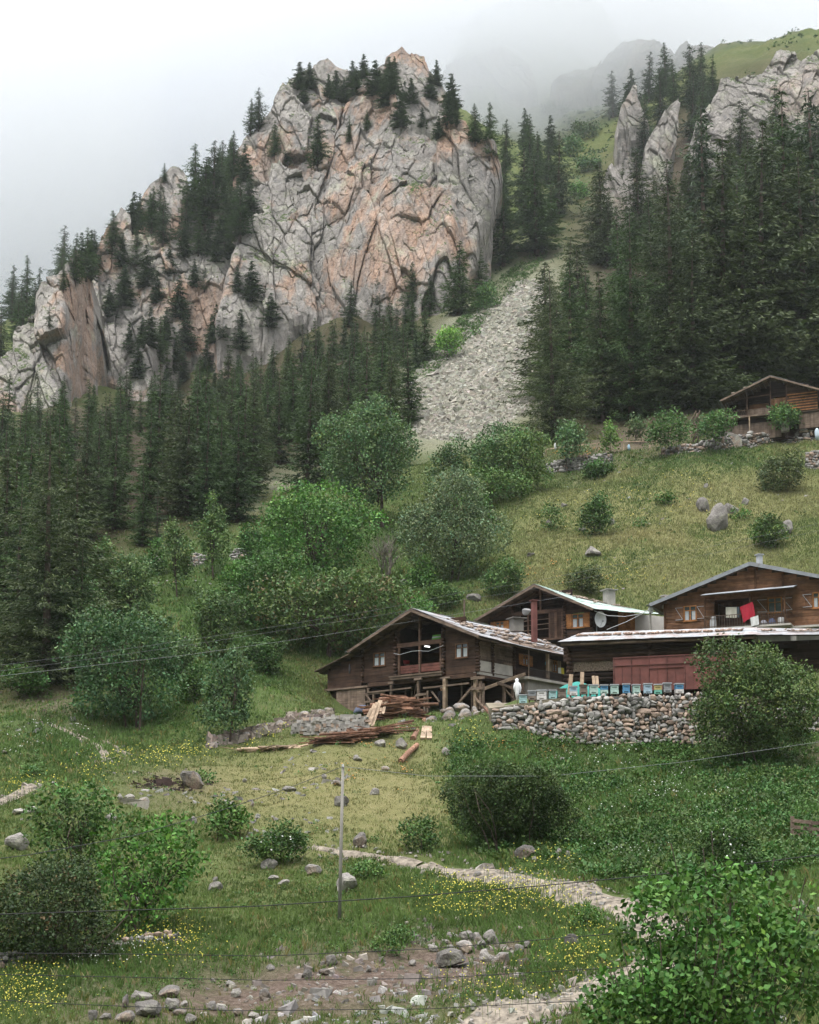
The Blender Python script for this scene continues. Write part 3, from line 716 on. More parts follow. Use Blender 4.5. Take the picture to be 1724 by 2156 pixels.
cnt.append(stand([(0,1060),(0,925),(150,905),(300,880),(400,850),(560,830),(700,745),(840,700),(900,740),(870,800),(700,850),(560,880),(420,920),(300,990),(60,1060)], 84, (8, 12), [0,1,3,5,6], 'slim dark spruce in the band of forest right under the cliffs', 'spruces in the band under the cliffs', 5.2, 180, True, (1., 1.35)))
cnt.append(stand([(1130,900),(1180,760),(1210,600),(1300,470),(1440,420),(1600,330),(1724,320),(1724,790),(1600,815),(1500,845),(1300,885)], 50, (17, 27), [2,4,2,5,0], 'dark brownish spruce packed in the tall forest behind the upper house', 'spruces packed in the right forest', 4.2, 188, False, (1.1, 1.4)))
cnt.append(stand([(1040,440),(1060,330),(1140,300),(1190,330),(1190,520),(1100,545),(1060,560)], 16, (12, 18), [0,1,3], 'dark spruce in the stand between the blocky buttress and the green gully', 'spruces beside the green gully', 4.2, 220, False, (1.1, 1.4)))
cnt.append(stand([(1285,345),(1290,230),(1370,190),(1440,170),(1510,200),(1500,290),(1440,330),(1360,380)], 18, (15, 24), [3,3,0], 'blue green spruce in the dark stand left of the broad grey crag', 'spruces in the upper right stand', 4.0, 280, False, (1.1, 1.5)))
cnt.append(stand([(610,190),(700,180),(780,160),(900,140),(960,240),(930,330),(860,300),(770,190),(690,240),(620,215)], 24, (6, 10), [1,3,0], 'spruce on the wooded shoulder around the summit tower', 'spruces around the summit', 3.8, 280, True, (1.5, 2.0)))
cnt.append(stand([(190,620),(300,560),(420,500),(480,560),(560,620),(600,700),(420,800),(300,840),(250,700)], 30, (7, 12), [1,6,0], 'spruce rooted in the broken rocks of the left cliff', 'spruces on the left cliff', 5., 260, True, (1.3, 1.8)))
cnt.append(stand([(370,520),(395,430),(440,400),(500,350),(530,380),(520,520),(470,560),(400,560)], 20, (10, 16), [0,3,1], 'dark spruce in the group on the skyline between the slab spire and the orange crag', 'skyline spruces left of the orange crag', 3.6, 260, True, (1.3, 1.7)))
cnt.append(stand([(150,600),(200,540),(300,470),(340,440),(350,520),(260,600)], 14, (9, 14), [3,1,0], 'spruce along the left crest against the mist', 'spruces on the left crest', 3.6, 260, True, (1.2, 1.6)))
cnt.append(stand([(0,800),(0,640),(60,590),(140,560),(150,640),(100,700)], 14, (14, 20), [3,3,1], 'misty blue green spruce on the slope behind the pale left buttress', 'spruces in the mist at the far left', 4., 310, False, (1.1, 1.4)))
for p in PRO:
    if not p['used']:
        for ch in list(p.children): bpy.data.objects.remove(ch)
        bpy.data.objects.remove(p)
allsp = [o for o in col.objects if o.type == 'EMPTY' and o.get('category') == 'spruce']
size_of = lambda o: o.scale.z*20/o.location.y
generic = sorted([o for o in allsp if o.get('group') != G1], key=size_of); drop = generic[:max(0, len(allsp)-296)]
# the smallest of the far spruces, past three hundred, stand together as one wood
FV, FF, FC = spruce_mesh(21, H=20., R=4.4, nb=.8, fine=.4, col1=d1_, col2=d2_, ragged=.5); VV_ = []; FF_ = []; CC_ = []; nn_ = 0
for o in drop:
    a = rnd.uniform(0, 6.28); q_ = FV*np.array(o.scale[:]); q_ = np.stack([q_[:, 0]*math.cos(a)-q_[:, 1]*math.sin(a), q_[:, 0]*math.sin(a)+q_[:, 1]*math.cos(a), q_[:, 2]], 1)+np.array(o.location[:])
    VV_.append(q_); FF_.append(FF+nn_); CC_.append(FC); nn_ += len(q_)
for o in drop:
    for ch in list(o.children): bpy.data.objects.remove(ch)
    bpy.data.objects.remove(o)
if VV_: tag(mesh_obj('far_spruce_wood', np.concatenate(VV_), np.concatenate(FF_), M_needle, None, np.concatenate(CC_)), kind='stuff')
PRO = []
print('spruces', cnt, len(placed), len(drop))
# ================================================================ BROADLEAVED TREES AND BUSHES
def ell_leaves(r, lobes, n, ls, colv, spread=1.05, up=.25, tip=None, inner=.25):
    """n leaves in small twig clusters spread over the crown's lobes; returns V, cols"""
    L = np.array([l[:3] for l in lobes]); Rr = np.array([l[3:6] for l in lobes])
    wt = (Rr[:, 0]*Rr[:, 2]); wt = wt/wt.sum(); per = 9; nc = max(8, n//per)
    k = r.choice(len(lobes), nc, p=wt)
    d = unit(r.normal(size=(nc, 3))+np.array([0, 0, up])); rad = np.where(r.random(nc) < inner, r.uniform(.3, .85, nc), r.uniform(.82, 1.08, nc))
    c = L[k]+d*Rr[k]*rad[:, None]
    # open pockets: clusters thin out where a slow noise is low, and inside neighbouring lobes
    ns = vnoise(c/(np.mean(Rr)*.55)+k[:, None]*0, int(r.integers(1, 999)))
    keep = r.random(nc) < np.clip(.95+ns*.9, .3, 1)
    for i in range(len(lobes)):
        ins = np.sum(((c-L[i])/(Rr[i]*.7))**2, 1) < 1
        keep &= ~(ins & (k != i) & (r.random(nc) < .7))
    c = c[keep]; d = d[keep]; nc = len(c)
    tone = r.uniform(.5, 1.45, nc)*(1+.3*ns[keep])*r.uniform(.8, 1.2, len(lobes))[k[keep]]; hue = r.normal(size=nc)*.08
    cl = np.repeat(c, per, 0)+r.normal(size=(nc*per, 3))*ls*spread
    dd = unit(np.repeat(d, per, 0)*.5+r.normal(size=(nc*per, 3))*.8+np.array([0, 0, -.15]))
    w = unit(np.cross(dd, r.normal(size=(nc*per, 3)))); s = ls*r.uniform(.6, 1.25, (nc*per, 1))
    V = np.stack([cl-dd*s*.5, cl+w*s*.34-dd*s*.02, cl+dd*s*.62, cl-w*s*.34-dd*s*.02], 1).reshape(-1, 3)
    cc = np.array(colv)[None, :]*np.repeat(tone, per)[:, None]*r.uniform(.85, 1.15, (nc*per, 1))
    cc[:, 0] *= 1+np.repeat(hue, per)*1.5; cc[:, 2] *= 1-np.repeat(hue, per)
    if tip is not None:
        tk = np.repeat(r.random(nc) < tip[0], per); cc[tk] = cc[tk]*.35+np.array(tip[1])*.65
    return V, np.repeat(cc, 4, 0)
def limbs(mb, base, lobes, r0, tone=1.0, stems=1):
    base = Vector(base); top = Vector(max(lobes, key=lambda l: l[2]+l[5])[:3])
    for s_ in range(stems):
        off = Vector((rnd.gauss(0, .12)*stems, rnd.gauss(0, .12)*stems, 0)); q = base.lerp(top, .55)+Vector((rnd.gauss(0, .25), rnd.gauss(0, .25), 0))*stems**.5
        mb.tube([base+off-Vector((0, 0, .5)), base.lerp(q, .5)+off*1.4, q+off*2, top.lerp(q, .25)+off*2], [r0, r0*.8, r0*.5, r0*.15], 7, tone)
    for l in lobes:
        c_ = Vector(l[:3]); st = base.lerp(top, rnd.uniform(.2, .5)); mid = st.lerp(c_, .5)+Vector((0, 0, -.1*(c_-st).length))
        mb.tube([st, mid, c_, c_+(c_-st)*.35], [r0*.45, r0*.32, r0*.18, .01], 5, tone)
        for _ in range(3):
            e_ = c_+Vector((rnd.uniform(-1, 1)*l[3], rnd.uniform(-1, 1)*l[4], rnd.uniform(-.2, .9)*l[5]))*.8
            mb.tube([mid, mid.lerp(e_, .5), e_], [r0*.22, r0*.13, .008], 4, tone)
def dec(name, cat, label, px, pyb, crown, colv, leaf=5., dens=2.4, shape='round', nl=9, group=None, trunk=.16, tip=None, d=None, deep=.75, stems=1, leafm=None, up=.25, seed=None, inner=.25, flowers=None):
    """a broadleaved tree or bush: foot at pixel (px, pyb), crown box (x0, y0, x1, y1)"""
    sd_ = seed or int(px*7+pyb*3) ; r = np.random.default_rng(sd_); st0 = rnd.getstate(); rnd.seed(sd_)
    if d is None: l = hit(px, pyb, 20)
    else: l = P(px, pyb, d); l[2] = min(l[2], gz(l[0], l[1])) if True else l[2]
    d = l[1]; gzv = float(gz(l[0], d)); base = np.array([l[0], d, gzv])
    x0, y0, x1, y1 = crown; ex_ = (.13 if gzv > 12 else .07)*(x1-x0); x0 -= ex_; x1 += ex_; y0 -= (.08 if gzv > 12 else .05)*(y1-y0); cx = (x0+x1)/2; w = (x1-x0)/2*d/F; zt = P(cx, y0, d)[2]; zb = max(P(cx, y1, d)[2], gzv-.3); h = (zt-zb)/2
    C0 = np.array([P(cx, (y0+y1)/2, d)[0], d, (zt+zb)/2])-base; lobes = []
    for i in range(nl):
        for _ in range(30):
            v = r.uniform(-1, 1, 3)
            if shape == 'round' and cat != 'bush' and np.linalg.norm(v) < 1: break
            if shape == 'round' and cat == 'bush' and math.hypot(v[0], v[1]) < math.sqrt(max(0, 1-max(0, v[2])**2))*(1-.12*max(0, -v[2])): break
            if shape == 'slim' and abs(v[0]) < (1-.75*max(0, v[2])) and np.linalg.norm(v[:2]) < 1: break
            if shape == 'dome' and np.linalg.norm(v) < 1 and v[2] > -.9: break
        rr = r.uniform(.36, .52) if nl > 4 else .8
        f = 1-rr
        sx = rr*r.uniform(.8, 1.15)
        tw = 1-.55*max(0, v[2]) if shape == 'slim' else 1
        lobes.append((C0[0]+v[0]*f*w*1.2, C0[1]+v[1]*f*w*deep, C0[2]+v[2]*f*h*1.2, sx*w*tw, sx*w*tw*deep, rr*h*(.85 if nl > 4 else 1)))
    lobes.append((C0[0], C0[1], C0[2]-h*.1, w*.6, w*.6*deep, h*.62))
    leaf *= 1.15; ls = leaf*d/F; area = (x1-x0)*(y1-y0)*.78; n = int(area/(leaf*leaf*.42)*dens*(3.0 if leaf < 9 else 2.3))
    V, Cc = ell_leaves(r, lobes, n, ls, colv, tip=tip, up=up, inner=inner)
    root = empty(name, tuple(base), 0, label, cat, group)
    Cc = Cc*np.array([1.85, 1.68, 1.4])*(.82 if (cat == 'bush' and gzv < 12) else 1.)
    mesh_obj('crown', V, np.arange(len(V)).reshape(-1, 4), leafm or M_leaf, root, Cc)
    if flowers:
        nf, fc, fs = flowers; kk = r.choice(len(lobes), nf); dd = unit(r.normal(size=(nf, 3))+np.array([0, -1.2, .3])); L_ = np.array(lobes)
        c_ = L_[kk, :3]+dd*L_[kk, 3:6]*1.04; fs = fs*d/F; q1 = unit(r.normal(size=(nf, 3))); q2 = unit(np.cross(q1, dd))
        FV = np.stack([c_-q1*fs, c_-q2*fs, c_+q1*fs, c_+q2*fs], 1).reshape(-1, 3)
        fo = mesh_obj('flowers', FV, np.arange(len(FV)).reshape(-1, 4), M_leaf, root, np.tile(fc, (len(FV), 1)))
    tb = MB(); limbs(tb, (0, 0, 0), lobes, trunk*(.7 if stems == 1 else .32), 1.0, stems); tb.build('trunk' if stems == 1 else 'stems', M_bark, root)
    rnd.setstate(st0); return root
GB, GM, GD, GO, GW, GS = (.052, .118, .033), (.040, .092, .026), (.026, .058, .018), (.055, .08, .028), (.085, .125, .075), (.055, .10, .048)
T = 'tree'; B_ = 'bush'
dec('broadleaf_tree', T, 'big round mid green tree at the foot of the scree', 800,1110,(683,856,888,1085), GS, 5, 2.6, nl=13, trunk=.3)
dec('broadleaf_tree', T, 'large bright green tree above the maple, left of the bare tree', 655,1250,(515,1032,800,1245), GB, 5.5, 2.6, nl=15, trunk=.3)
dec('willow_tree', T, 'grey green willow right of the bare tree', 955,1225,(862,1000,1052,1225), GW, 4.2, 2.8, nl=12, trunk=.25, stems=3)
dec('broadleaf_tree', T, 'light green tree in front of the middle of the scree', 1035,1030,(975,875,1105,1040), GS, 4.5, 2.2, nl=9, trunk=.14, stems=2)
dec('broadleaf_tree', T, 'small light green tree left of those in front of the scree', 935,1040,(895,920,985,1060), GS, 4.5, 2.0, nl=7, trunk=.12)
dec('broadleaf_tree', T, 'pale green tree between the scree and the meadow edge', 1105,1035,(1050,900,1160,1045), (.07,.12,.045), 4.5, 2.0, nl=8, trunk=.12)
dec('bush', B_, 'low wide bush under the pale trees at the meadow edge', 1060,1060,(960,985,1150,1062), (.05,.095,.03), 4.5, 2.2, nl=9, trunk=.08, stems=3)
dec('poplar_tree', T, 'taller slim poplar beside the stone walls on the left slope', 450,1215,(413,1055,490,1212), (.065,.115,.045), 4.5, 2.3, 'slim', nl=10, trunk=.13)
dec('poplar_tree', T, 'shorter slim poplar left of the taller one', 370,1258,(334,1097,407,1225), (.065,.11,.045), 4.5, 2.2, 'slim', nl=9, trunk=.12)
dec('poplar_tree', T, 'pale poplar with two stems in front of the huge left spruce', 150,1420,(108,1185,225,1400), (.06,.11,.05), 5.5, 2.2, 'slim', nl=11, trunk=.16, stems=2)
dec('poplar_tree', T, 'pale poplar at the back of the left hand group', 235,1330,(180,1138,262,1330), (.055,.10,.042), 5, 2.2, 'slim', nl=9, trunk=.13)
dec('poplar_tree', T, 'poplar at the right of the left hand group', 280,1340,(232,1158,330,1335), (.06,.105,.048), 5, 2.2, 'slim', nl=10, trunk=.13)
dec('willow_tree', T, 'big blue green willow standing over the track on the left', 285,1530,(150,1262,408,1535), (.04,.085,.04), 6.2, 2.7, nl=16, trunk=.28, stems=3, up=.1)
dec('young_tree', T, 'slim young tree with a bare foot left of the gabion wall', 485,1562,(420,1345,545,1545), (.042,.085,.042), 6, 1.7, 'slim', nl=10, trunk=.12)
dec('young_tree', T, 'thin pale tree behind the slim young tree on the left slope', 455,1390,(400,1225,520,1385), (.05,.09,.035), 5, 1.8, 'round', nl=9, trunk=.12)
dec('maple_tree', T, 'big maple with rusty seed clusters left of the large log house', 690,1490,(537,1215,835,1500), (.045,.08,.028), 6.2, 2.5, nl=16, trunk=.35, d=117, tip=(.12, (.10,.07,.045)))
dec('bush', B_, 'dark green bush between the maple and the blue green willow', 480,1330,(470,1150,640,1330), GM, 5, 1.6, nl=9, trunk=.1, stems=3)
dec('bush', B_, 'wide green bush under the large bright tree', 610,1330,(505,1180,700,1330), (.035,.08,.022), 5.5, 2.0, nl=9, trunk=.1, stems=3)
dec('bush', B_, 'big olive green bush in front of the right end of the dry stone wall', 1580,1600,(1438,1347,1708,1592), (.055,.092,.034), 5.4, 5.0, nl=18, trunk=.16, stems=4, d=78, up=.35)
dec('bush', B_, 'dark round thorny bush on the slope below the dry stone wall', 1072,1790,(958,1585,1192,1792), (.032,.058,.019), 4.4, 5.0, nl=15, trunk=.12, stems=4)
dec('bush', B_, 'small bright bush right of the maple saplings', 478,1762,(428,1672,527,1762), (.05,.11,.025), 7, 2.2, nl=7, trunk=.06, stems=3)
dec('rose_bush', B_, 'round rose bush with white flowers at its right side', 583,1822,(515,1735,650,1822), (.04,.085,.025), 5.5, 3.0, nl=8, trunk=.06, stems=3, flowers=(26, (.85,.85,.8), 2.6))
dec('maple_bush', B_, 'light green leafy maple at the left foreground', 320,1965,(210,1672,415,1965), (.05,.125,.026), 9.5, 2.6, nl=15, trunk=.14, stems=3)
dec('broadleaf_tree', T, 'darker leafy tree behind the light green maple at the left', 165,1850,(60,1655,245,1860), (.04,.085,.024), 8, 2.4, nl=12, trunk=.14, stems=2)
dec('willow_bush', B_, 'dark willow thicket in the lower left corner with bare twigs', 110,2030,(-60,1775,245,2030), (.034,.058,.024), 6, 2.8, nl=18, trunk=.12, stems=5, tip=(.04, (.12,.08,.05)))
dec('broadleaf_tree', T, 'near leafy tree filling the lower right corner', 1560,2330,(1290,1835,1790,2250), (.036,.088,.020), 13, 4.0, nl=24, trunk=.12, stems=4, d=26, up=.3)
dec('broadleaf_tree', T, 'near leafy tree cut by the bottom edge at the right', 1400,2420,(1240,2010,1560,2330), (.032,.078,.018), 13, 3.6, nl=14, trunk=.1, stems=3, d=25)
dec('rose_bush', B_, 'rose bush with white flowers above the near tree on the right', 1510,1872,(1435,1722,1610,1872), (.038,.08,.024), 6, 2.6, nl=10, trunk=.06, stems=3, flowers=(46, (.85,.85,.8), 2.6))
dec('elder_bush', B_, 'thin elder bush with pale flowers left of the dark thorny bush', 885,1795,(845,1715,940,1795), (.045,.09,.028), 5.5, 1.7, nl=6, trunk=.05, stems=3)
dec('bush', B_, 'green bush in the meadow with a rock at its right', 1258,1128,(1222,1045,1297,1128), (.042,.085,.028), 4.5, 2.6, 'slim', nl=7, trunk=.06, stems=3)
dec('bush', B_, 'large grey green bush on the right below the upper wooden house', 1648,1036,(1597,950,1702,1038), (.05,.07,.032), 4, 3.0, nl=9, trunk=.08, stems=3)
dec('bush', B_, 'round bush half hiding a boulder at the right of the meadow', 1625,1152,(1590,1088,1662,1155), (.04,.075,.022), 4.5, 3.0, nl=7, trunk=.06, stems=3)
dec('bush', B_, 'small pale bush with a rock at its foot in the left meadow', 1158,1118,(1140,1062,1182,1118), (.05,.095,.03), 4.5, 1.6, nl=4, trunk=.05, stems=2)
dec('bush', B_, 'grey twiggy bush on the meadow above the green roof', 1235,1252,(1195,1192,1278,1252), (.05,.07,.03), 4.2, 2.4, nl=7, trunk=.05, stems=3)
dec('bush', B_, 'spreading bush on the slope behind the second gable', 1058,1262,(1010,1180,1112,1262), (.045,.085,.03), 4.5, 2.2, nl=8, trunk=.06, stems=3)
dec('bush', B_, 'round green bush on the slope above the large log house', 932,1285,(898,1222,970,1285), (.04,.08,.026), 4.5, 2.4, nl=7, trunk=.06, stems=3)
dec('sapling', T, 'pale sapling standing tall by the fence on the terrace', 1195,1000,(1163,885,1232,972), (.065,.12,.06), 4.5, 1.9, 'slim', nl=8, trunk=.1)
dec('sapling', T, 'narrow bright sapling right of the pale one', 1286,958,(1268,883,1302,955), (.075,.14,.04), 4.5, 1.8, 'slim', nl=6, trunk=.06)
dec('sapling', T, 'thin grey green sapling behind the terrace fence', 1340,935,(1318,878,1365,930), (.055,.09,.045), 4.5, 1.5, 'slim', nl=6, trunk=.06)
dec('rowan_tree', T, 'umbrella shaped rowan left of the upper wooden house', 1402,965,(1357,865,1450,950), (.045,.095,.032), 4.5, 2.5, 'dome', nl=9, trunk=.1, stems=3)
dec('rowan_tree', T, 'rowan in front of the left corner of the upper wooden house', 1500,958,(1464,860,1540,930), (.045,.095,.035), 4.5, 2.4, 'dome', nl=8, trunk=.1, stems=2)
dec('rowan_tree', T, 'rowan in front of the upper wooden house, right of its balcony', 1655,936,(1618,848,1692,915), (.05,.105,.035), 4.5, 2.2, 'dome', nl=8, trunk=.1, stems=2)
dec('bush', B_, 'dark elder bush hanging over the old terrace wall', 1255,1005,(1222,962,1296,1006), (.032,.07,.022), 4.5, 2.4, nl=6, trunk=.05, stems=3)
dec('maple_tree', T, 'small bright green maple at the left edge of the scree', 942,758,(914,680,976,755), (.085,.18,.04), 4, 2.2, nl=8, trunk=.15)
dec('bush', B_, 'green bush where the scree meets the main rock face', 1022,652,(1000,592,1048,652), (.045,.10,.035), 3.8, 2.2, nl=6, trunk=.08, stems=3)
dec('bush', B_, 'green bush in the upper gully below the misty bowl', 1200,330,(1180,290,1226,330), (.05,.10,.045), 3.6, 2.0, nl=5, trunk=.1, stems=3)
dec('bush', B_, 'wide bush at the top of the green gully', 1232,295,(1205,258,1262,298), (.045,.08,.04), 3.6, 2.0, nl=6, trunk=.1, stems=3)
dec('bush', B_, 'dark green bush halfway up the green gully', 1240,362,(1218,322,1272,366), (.04,.085,.035), 3.6, 2.0, nl=6, trunk=.1, stems=3)
dec('bush', B_, 'pale bush on the misty slope left of the blue green spruces', 1300,205,(1272,175,1328,208), (.055,.10,.05), 3.4, 1.8, nl=6, trunk=.1, stems=3)
dec('bush', B_, 'bush at the left side of the misty bowl', 1165,245,(1120,222,1200,250), (.04,.07,.04), 3.4, 1.8, nl=6, trunk=.1, stems=3)
dec('bush', B_, 'bright shrub at the foot of the right hand needle rock', 1218,420,(1196,380,1240,420), (.05,.115,.035), 3.6, 1.8, nl=5, trunk=.1, stems=3)
for i_, (x_, y_, w_, h_, lb) in enumerate([(1000,708,26,14,'small bright shrub alone on the upper scree'),(815,2010,60,40,'low green weed clump near the bank stones'),(1480,1560,60,30,'nettle clump at the foot of the big olive bush'),
    (70,1640,50,28,'low shrub beside the left track'),(1350,1110,30,16,'small dark shrub in the middle of the meadow'),(1400,1060,36,22,'low shrub by the split boulder'),(1560,1095,40,22,'shrub right of the split boulder'),
    (770,1850,70,34,'leafy weed clump right of the tall pole'),(1240,1960,60,50,'small shrub where the path bends'),(840,1985,60,34,'broad leaved weed clump by the lower stones'),(430,1650,44,26,'dark low shrub right of the burnt patch')]):
    dec('shrub', 'shrub', lb, x_, y_, (x_-w_/2, y_-h_, x_+w_/2, y_+2), (.045,.095,.028), 5, 2.2, nl=4, trunk=.03, stems=2)
for i_, (x_, y_, x0_, y0_, x1_, col_, lb) in enumerate([(560,1230,500,1110,600,GM,'green bush under the left side of the large bright tree'),(740,1300,690,1215,800,GM,'dark bush between the large bright tree and the maple'),
    (850,1330,800,1230,900,GB,'fresh green bush behind the left gable of the large log house'),(880,1140,835,1060,925,GS,'pale bush between the round tree and the willow'),(620,1130,560,1060,680,GM,'dark bush above the large bright tree'),
    (330,1210,300,1140,350,GM,'dark rounded shrub beside the old wall stub'),(420,1480,380,1380,440,GM,'low bush right of the blue green willow'),(560,1420,520,1330,600,GD,'shady bush at the left foot of the maple'),
    (500,1250,470,1170,540,GB,'bright bush right of the taller slim poplar'),(700,1130,650,1060,740,GM,'bush in front of the left side of the round tree'),(1000,1120,960,1040,1050,GB,'bright bush at the right side of the willow'),
    (60,1470,0,1390,110,GM,'bush in the shade under the huge left spruce'),(370,1420,320,1330,420,GS,'pale bush above the blue green willow'),(880,1240,850,1180,920,GM,'green shrub left of the round bush above the log house')]):
    dec('bush', B_, lb, x_, y_, (x0_, y0_, x1_, y_), col_, 5, 2.2, nl=8, trunk=.06, stems=3)
# the leafless tree
l = hit(815, 1222); root = empty('bare_tree', tuple(l), 0, 'leafless grey tree between the bright green tree and the willow', 'tree')
tb = MB(); st0 = rnd.getstate(); rnd.seed(5)
def twig(p, dv, L, r_, k):
    e_ = p+dv*L; md = p.lerp(e_, .5)+Vector((rnd.gauss(0, .06), rnd.gauss(0, .06), 0))*L
    tb.tube([p, md, e_], [r_, r_*.8, r_*.55], 5 if k > 2 else 3, tn(.9, 1.4))
    if k:
        for _ in range(3 if k > 1 else 2):
            dn = (dv+Vector((rnd.gauss(0, .35), rnd.gauss(0, .35), rnd.uniform(-.05, .3)))).normalized(); twig(p.lerp(e_, rnd.uniform(.5, 1)), dn, L*rnd.uniform(.6, .85), r_*.58, k-1)
for k in range(6): twig(Vector((0, 0, -.2)), Vector((rnd.uniform(-.4, .4), rnd.uniform(-.3, .3), 1)).normalized(), 1.9, .07, 4)
rnd.setstate(st0); tb.build('trunk', mat_wood('grey_bark', (.20, .17, .15), (.12, .10, .09)), root)
# ================================================================ GROUND COVER
def pxy(x, y): return proj(np.stack([x, y, gz(x, y)], 1))
def scatter(n, d0, d1, u0=-.36, u1=.37, r=None):
    r = r or rng; u = r.uniform(u0, u1, n); d = np.exp(r.uniform(math.log(d0), math.log(d1), n)); x = u*d; return x, d
HOUSE_PADS = [[(690,1380),(1010,1220),(1400,1180),(1724,1170),(1724,1500),(1460,1500),(1060,1505),(700,1505)]]
PATHS = [[(1420,1975),(1340,1925),(1270,1895),(1190,1880),(1100,1857),(1030,1845),(940,1838),(870,1822)], [(880,1824),(780,1802),(690,1790),(640,1782)],
         [(1420,2030),(1310,2075),(1240,2098),(1150,2118),(1040,2150),(960,2190)],
         [(-60,1705),(10,1684),(50,1662),(75,1652)], [(235,1600),(215,1580),(180,1560),(140,1540),(100,1525)], [(275,1592),(245,1575),(205,1562),(160,1545)]]
PW = [2.3, .7, 2.2, 1.5, .6, .45]
pathpts = [np.array([hit(x, y) for x, y in pl if hit(x, y) is not None]) for pl in PATHS]
def onpath(x, y, extra=0.):
    r_ = np.zeros(len(x), bool)
    for pp_, w in zip(pathpts, PW):
        for a_, b_ in zip(pp_[:-1], pp_[1:]):
            ab = b_[:2]-a_[:2]; t = np.clip(((x-a_[0])*ab[0]+(y-a_[1])*ab[1])/(ab@ab), 0, 1)
            r_ |= np.hypot(x-a_[0]-ab[0]*t, y-a_[1]-ab[1]*t) < w*.5+extra
    return r_
def blades(name, x, y, hgt, wid, colr, per=5, kind='stuff', spread=.22, seed=1, m=None):
    r = np.random.default_rng(seed); n = len(x)
    X = np.repeat(x, per); Y = np.repeat(y, per); H = np.repeat(hgt, per)*r.uniform(.5, 1.2, n*per); Wd = np.repeat(wid, per)
    X = X+r.normal(size=n*per)*spread*np.repeat(wid/.05, per)*.5; Y = Y+r.normal(size=n*per)*spread*np.repeat(wid/.05, per)*.5
    Z = gz(X, Y); az = r.random(n*per)*6.283; dx, dy = np.cos(az), np.sin(az); lean = r.uniform(.1, .6, n*per)*H
    b = np.stack([X, Y, Z-.03], 1); w_ = np.stack([-dy, dx, 0*dx], 1)*Wd[:, None]*.5; t = b+np.stack([dx*lean, dy*lean, H], 1); mid = b+np.stack([dx*lean*.3, dy*lean*.3, H*.6], 1)
    V = np.stack([b-w_, b+w_, mid+w_*.8, t, mid-w_*.8], 1).reshape(-1, 3); i = np.arange(n*per)*5
    Fc = np.stack([i, i+1, i+2, i+3, i+4], 1)
    cc = np.repeat(colr, per, 0)*r.uniform(.75, 1.25, (n*per, 1)); 
    o_ = mesh_obj(name, V, Fc, m or M_leaf, None, np.repeat(cc, 5, 0)); tag(o_, kind=kind); return o_
SC_, LU_, DI_, FO_, DR_ = scree, lush, dirt, forest, dry
def blockmask(x, y):
    px, py = pxy(x, y); b_ = np.zeros(len(x), bool)
    for pl in HOUSE_PADS: b_ |= inpoly(px, py, pl) & (y > 85) & (y < 116)
    return b_
x, y = scatter(120000, 34, 190)
lu = sample(LU_, x, y); dr = sample(DR_, x, y); di = sample(DI_, x, y); fo = sample(FO_, x, y); sc_ = sample(SC_, x, y)
patch = fbm(np.stack([x/5, y/5, 0*x], 1), 4, 88)
ok = (rng.random(len(x)) < np.clip(1-di*1.5-sc_*1.2-fo*.9+patch*.6, .04, 1)) & ~onpath(x, y, -.25) & ~blockmask(x, y)
x, y, lu, dr, patch = x[ok], y[ok], lu[ok], dr[ok], patch[ok]; px_, py_ = pxy(x, y)
g0 = np.array([.125, .175, .05]); gl = np.array([.095, .17, .045]); gd = np.array([.24, .225, .10]); go = np.array([.20, .17, .06])
cc = g0+(gl-g0)*np.clip(lu*.9+np.clip(patch, 0, 1)*.5, 0, 1)[:, None]; cc = cc+(gd-cc)*np.clip(dr*.75+np.clip(-patch-.15, 0, 1)*1.2-lu*.5, 0, .9)[:, None]
rr_ = rng.random(len(x)); cc = cc*(1+.55*fbm(np.stack([x/1.6, y/1.6, 0*x], 1), 3, 17))[:, None]; cc[rr_ < .07] = go; cc[(rr_ > .93) & (patch < .1)] = np.array([.30, .27, .14])
hg = (.17+.16*lu+.08*np.clip(patch, -1, 1)-.07*dr)*rng.uniform(.6, 1.5, len(x)); wd = .030*(y/50)**1.0
blades('grass', x, y, np.maximum(hg, .08), wd, cc, 5, seed=3)
x, y = scatter(130000, 104, 182, -.12, .32); lu = sample(LU_, x, y); dr = sample(DR_, x, y); patch = fbm(np.stack([x/6, y/6, 0*x], 1), 4, 188)
ok = ~blockmask(x, y) & (sample(FO_, x, y) < .4) & (sample(DI_, x, y) < .4); x, y, lu, dr, patch = x[ok], y[ok], lu[ok], dr[ok], patch[ok]
cc = np.array([.16, .19, .062])+(np.array([.31, .275, .13])-np.array([.16, .19, .062]))*np.clip(dr*.65-patch*1.1, 0, 1)[:, None]; cc = cc+(np.array([.07, .135, .035])-cc)*np.clip(lu*.8+patch*.8, 0, .9)[:, None]; cc *= rng.uniform(.6, 1.3, (len(x), 1))
blades('grass', x, y, rng.uniform(.10, .34, len(x)), .05*(y/110), cc, 3, seed=5)
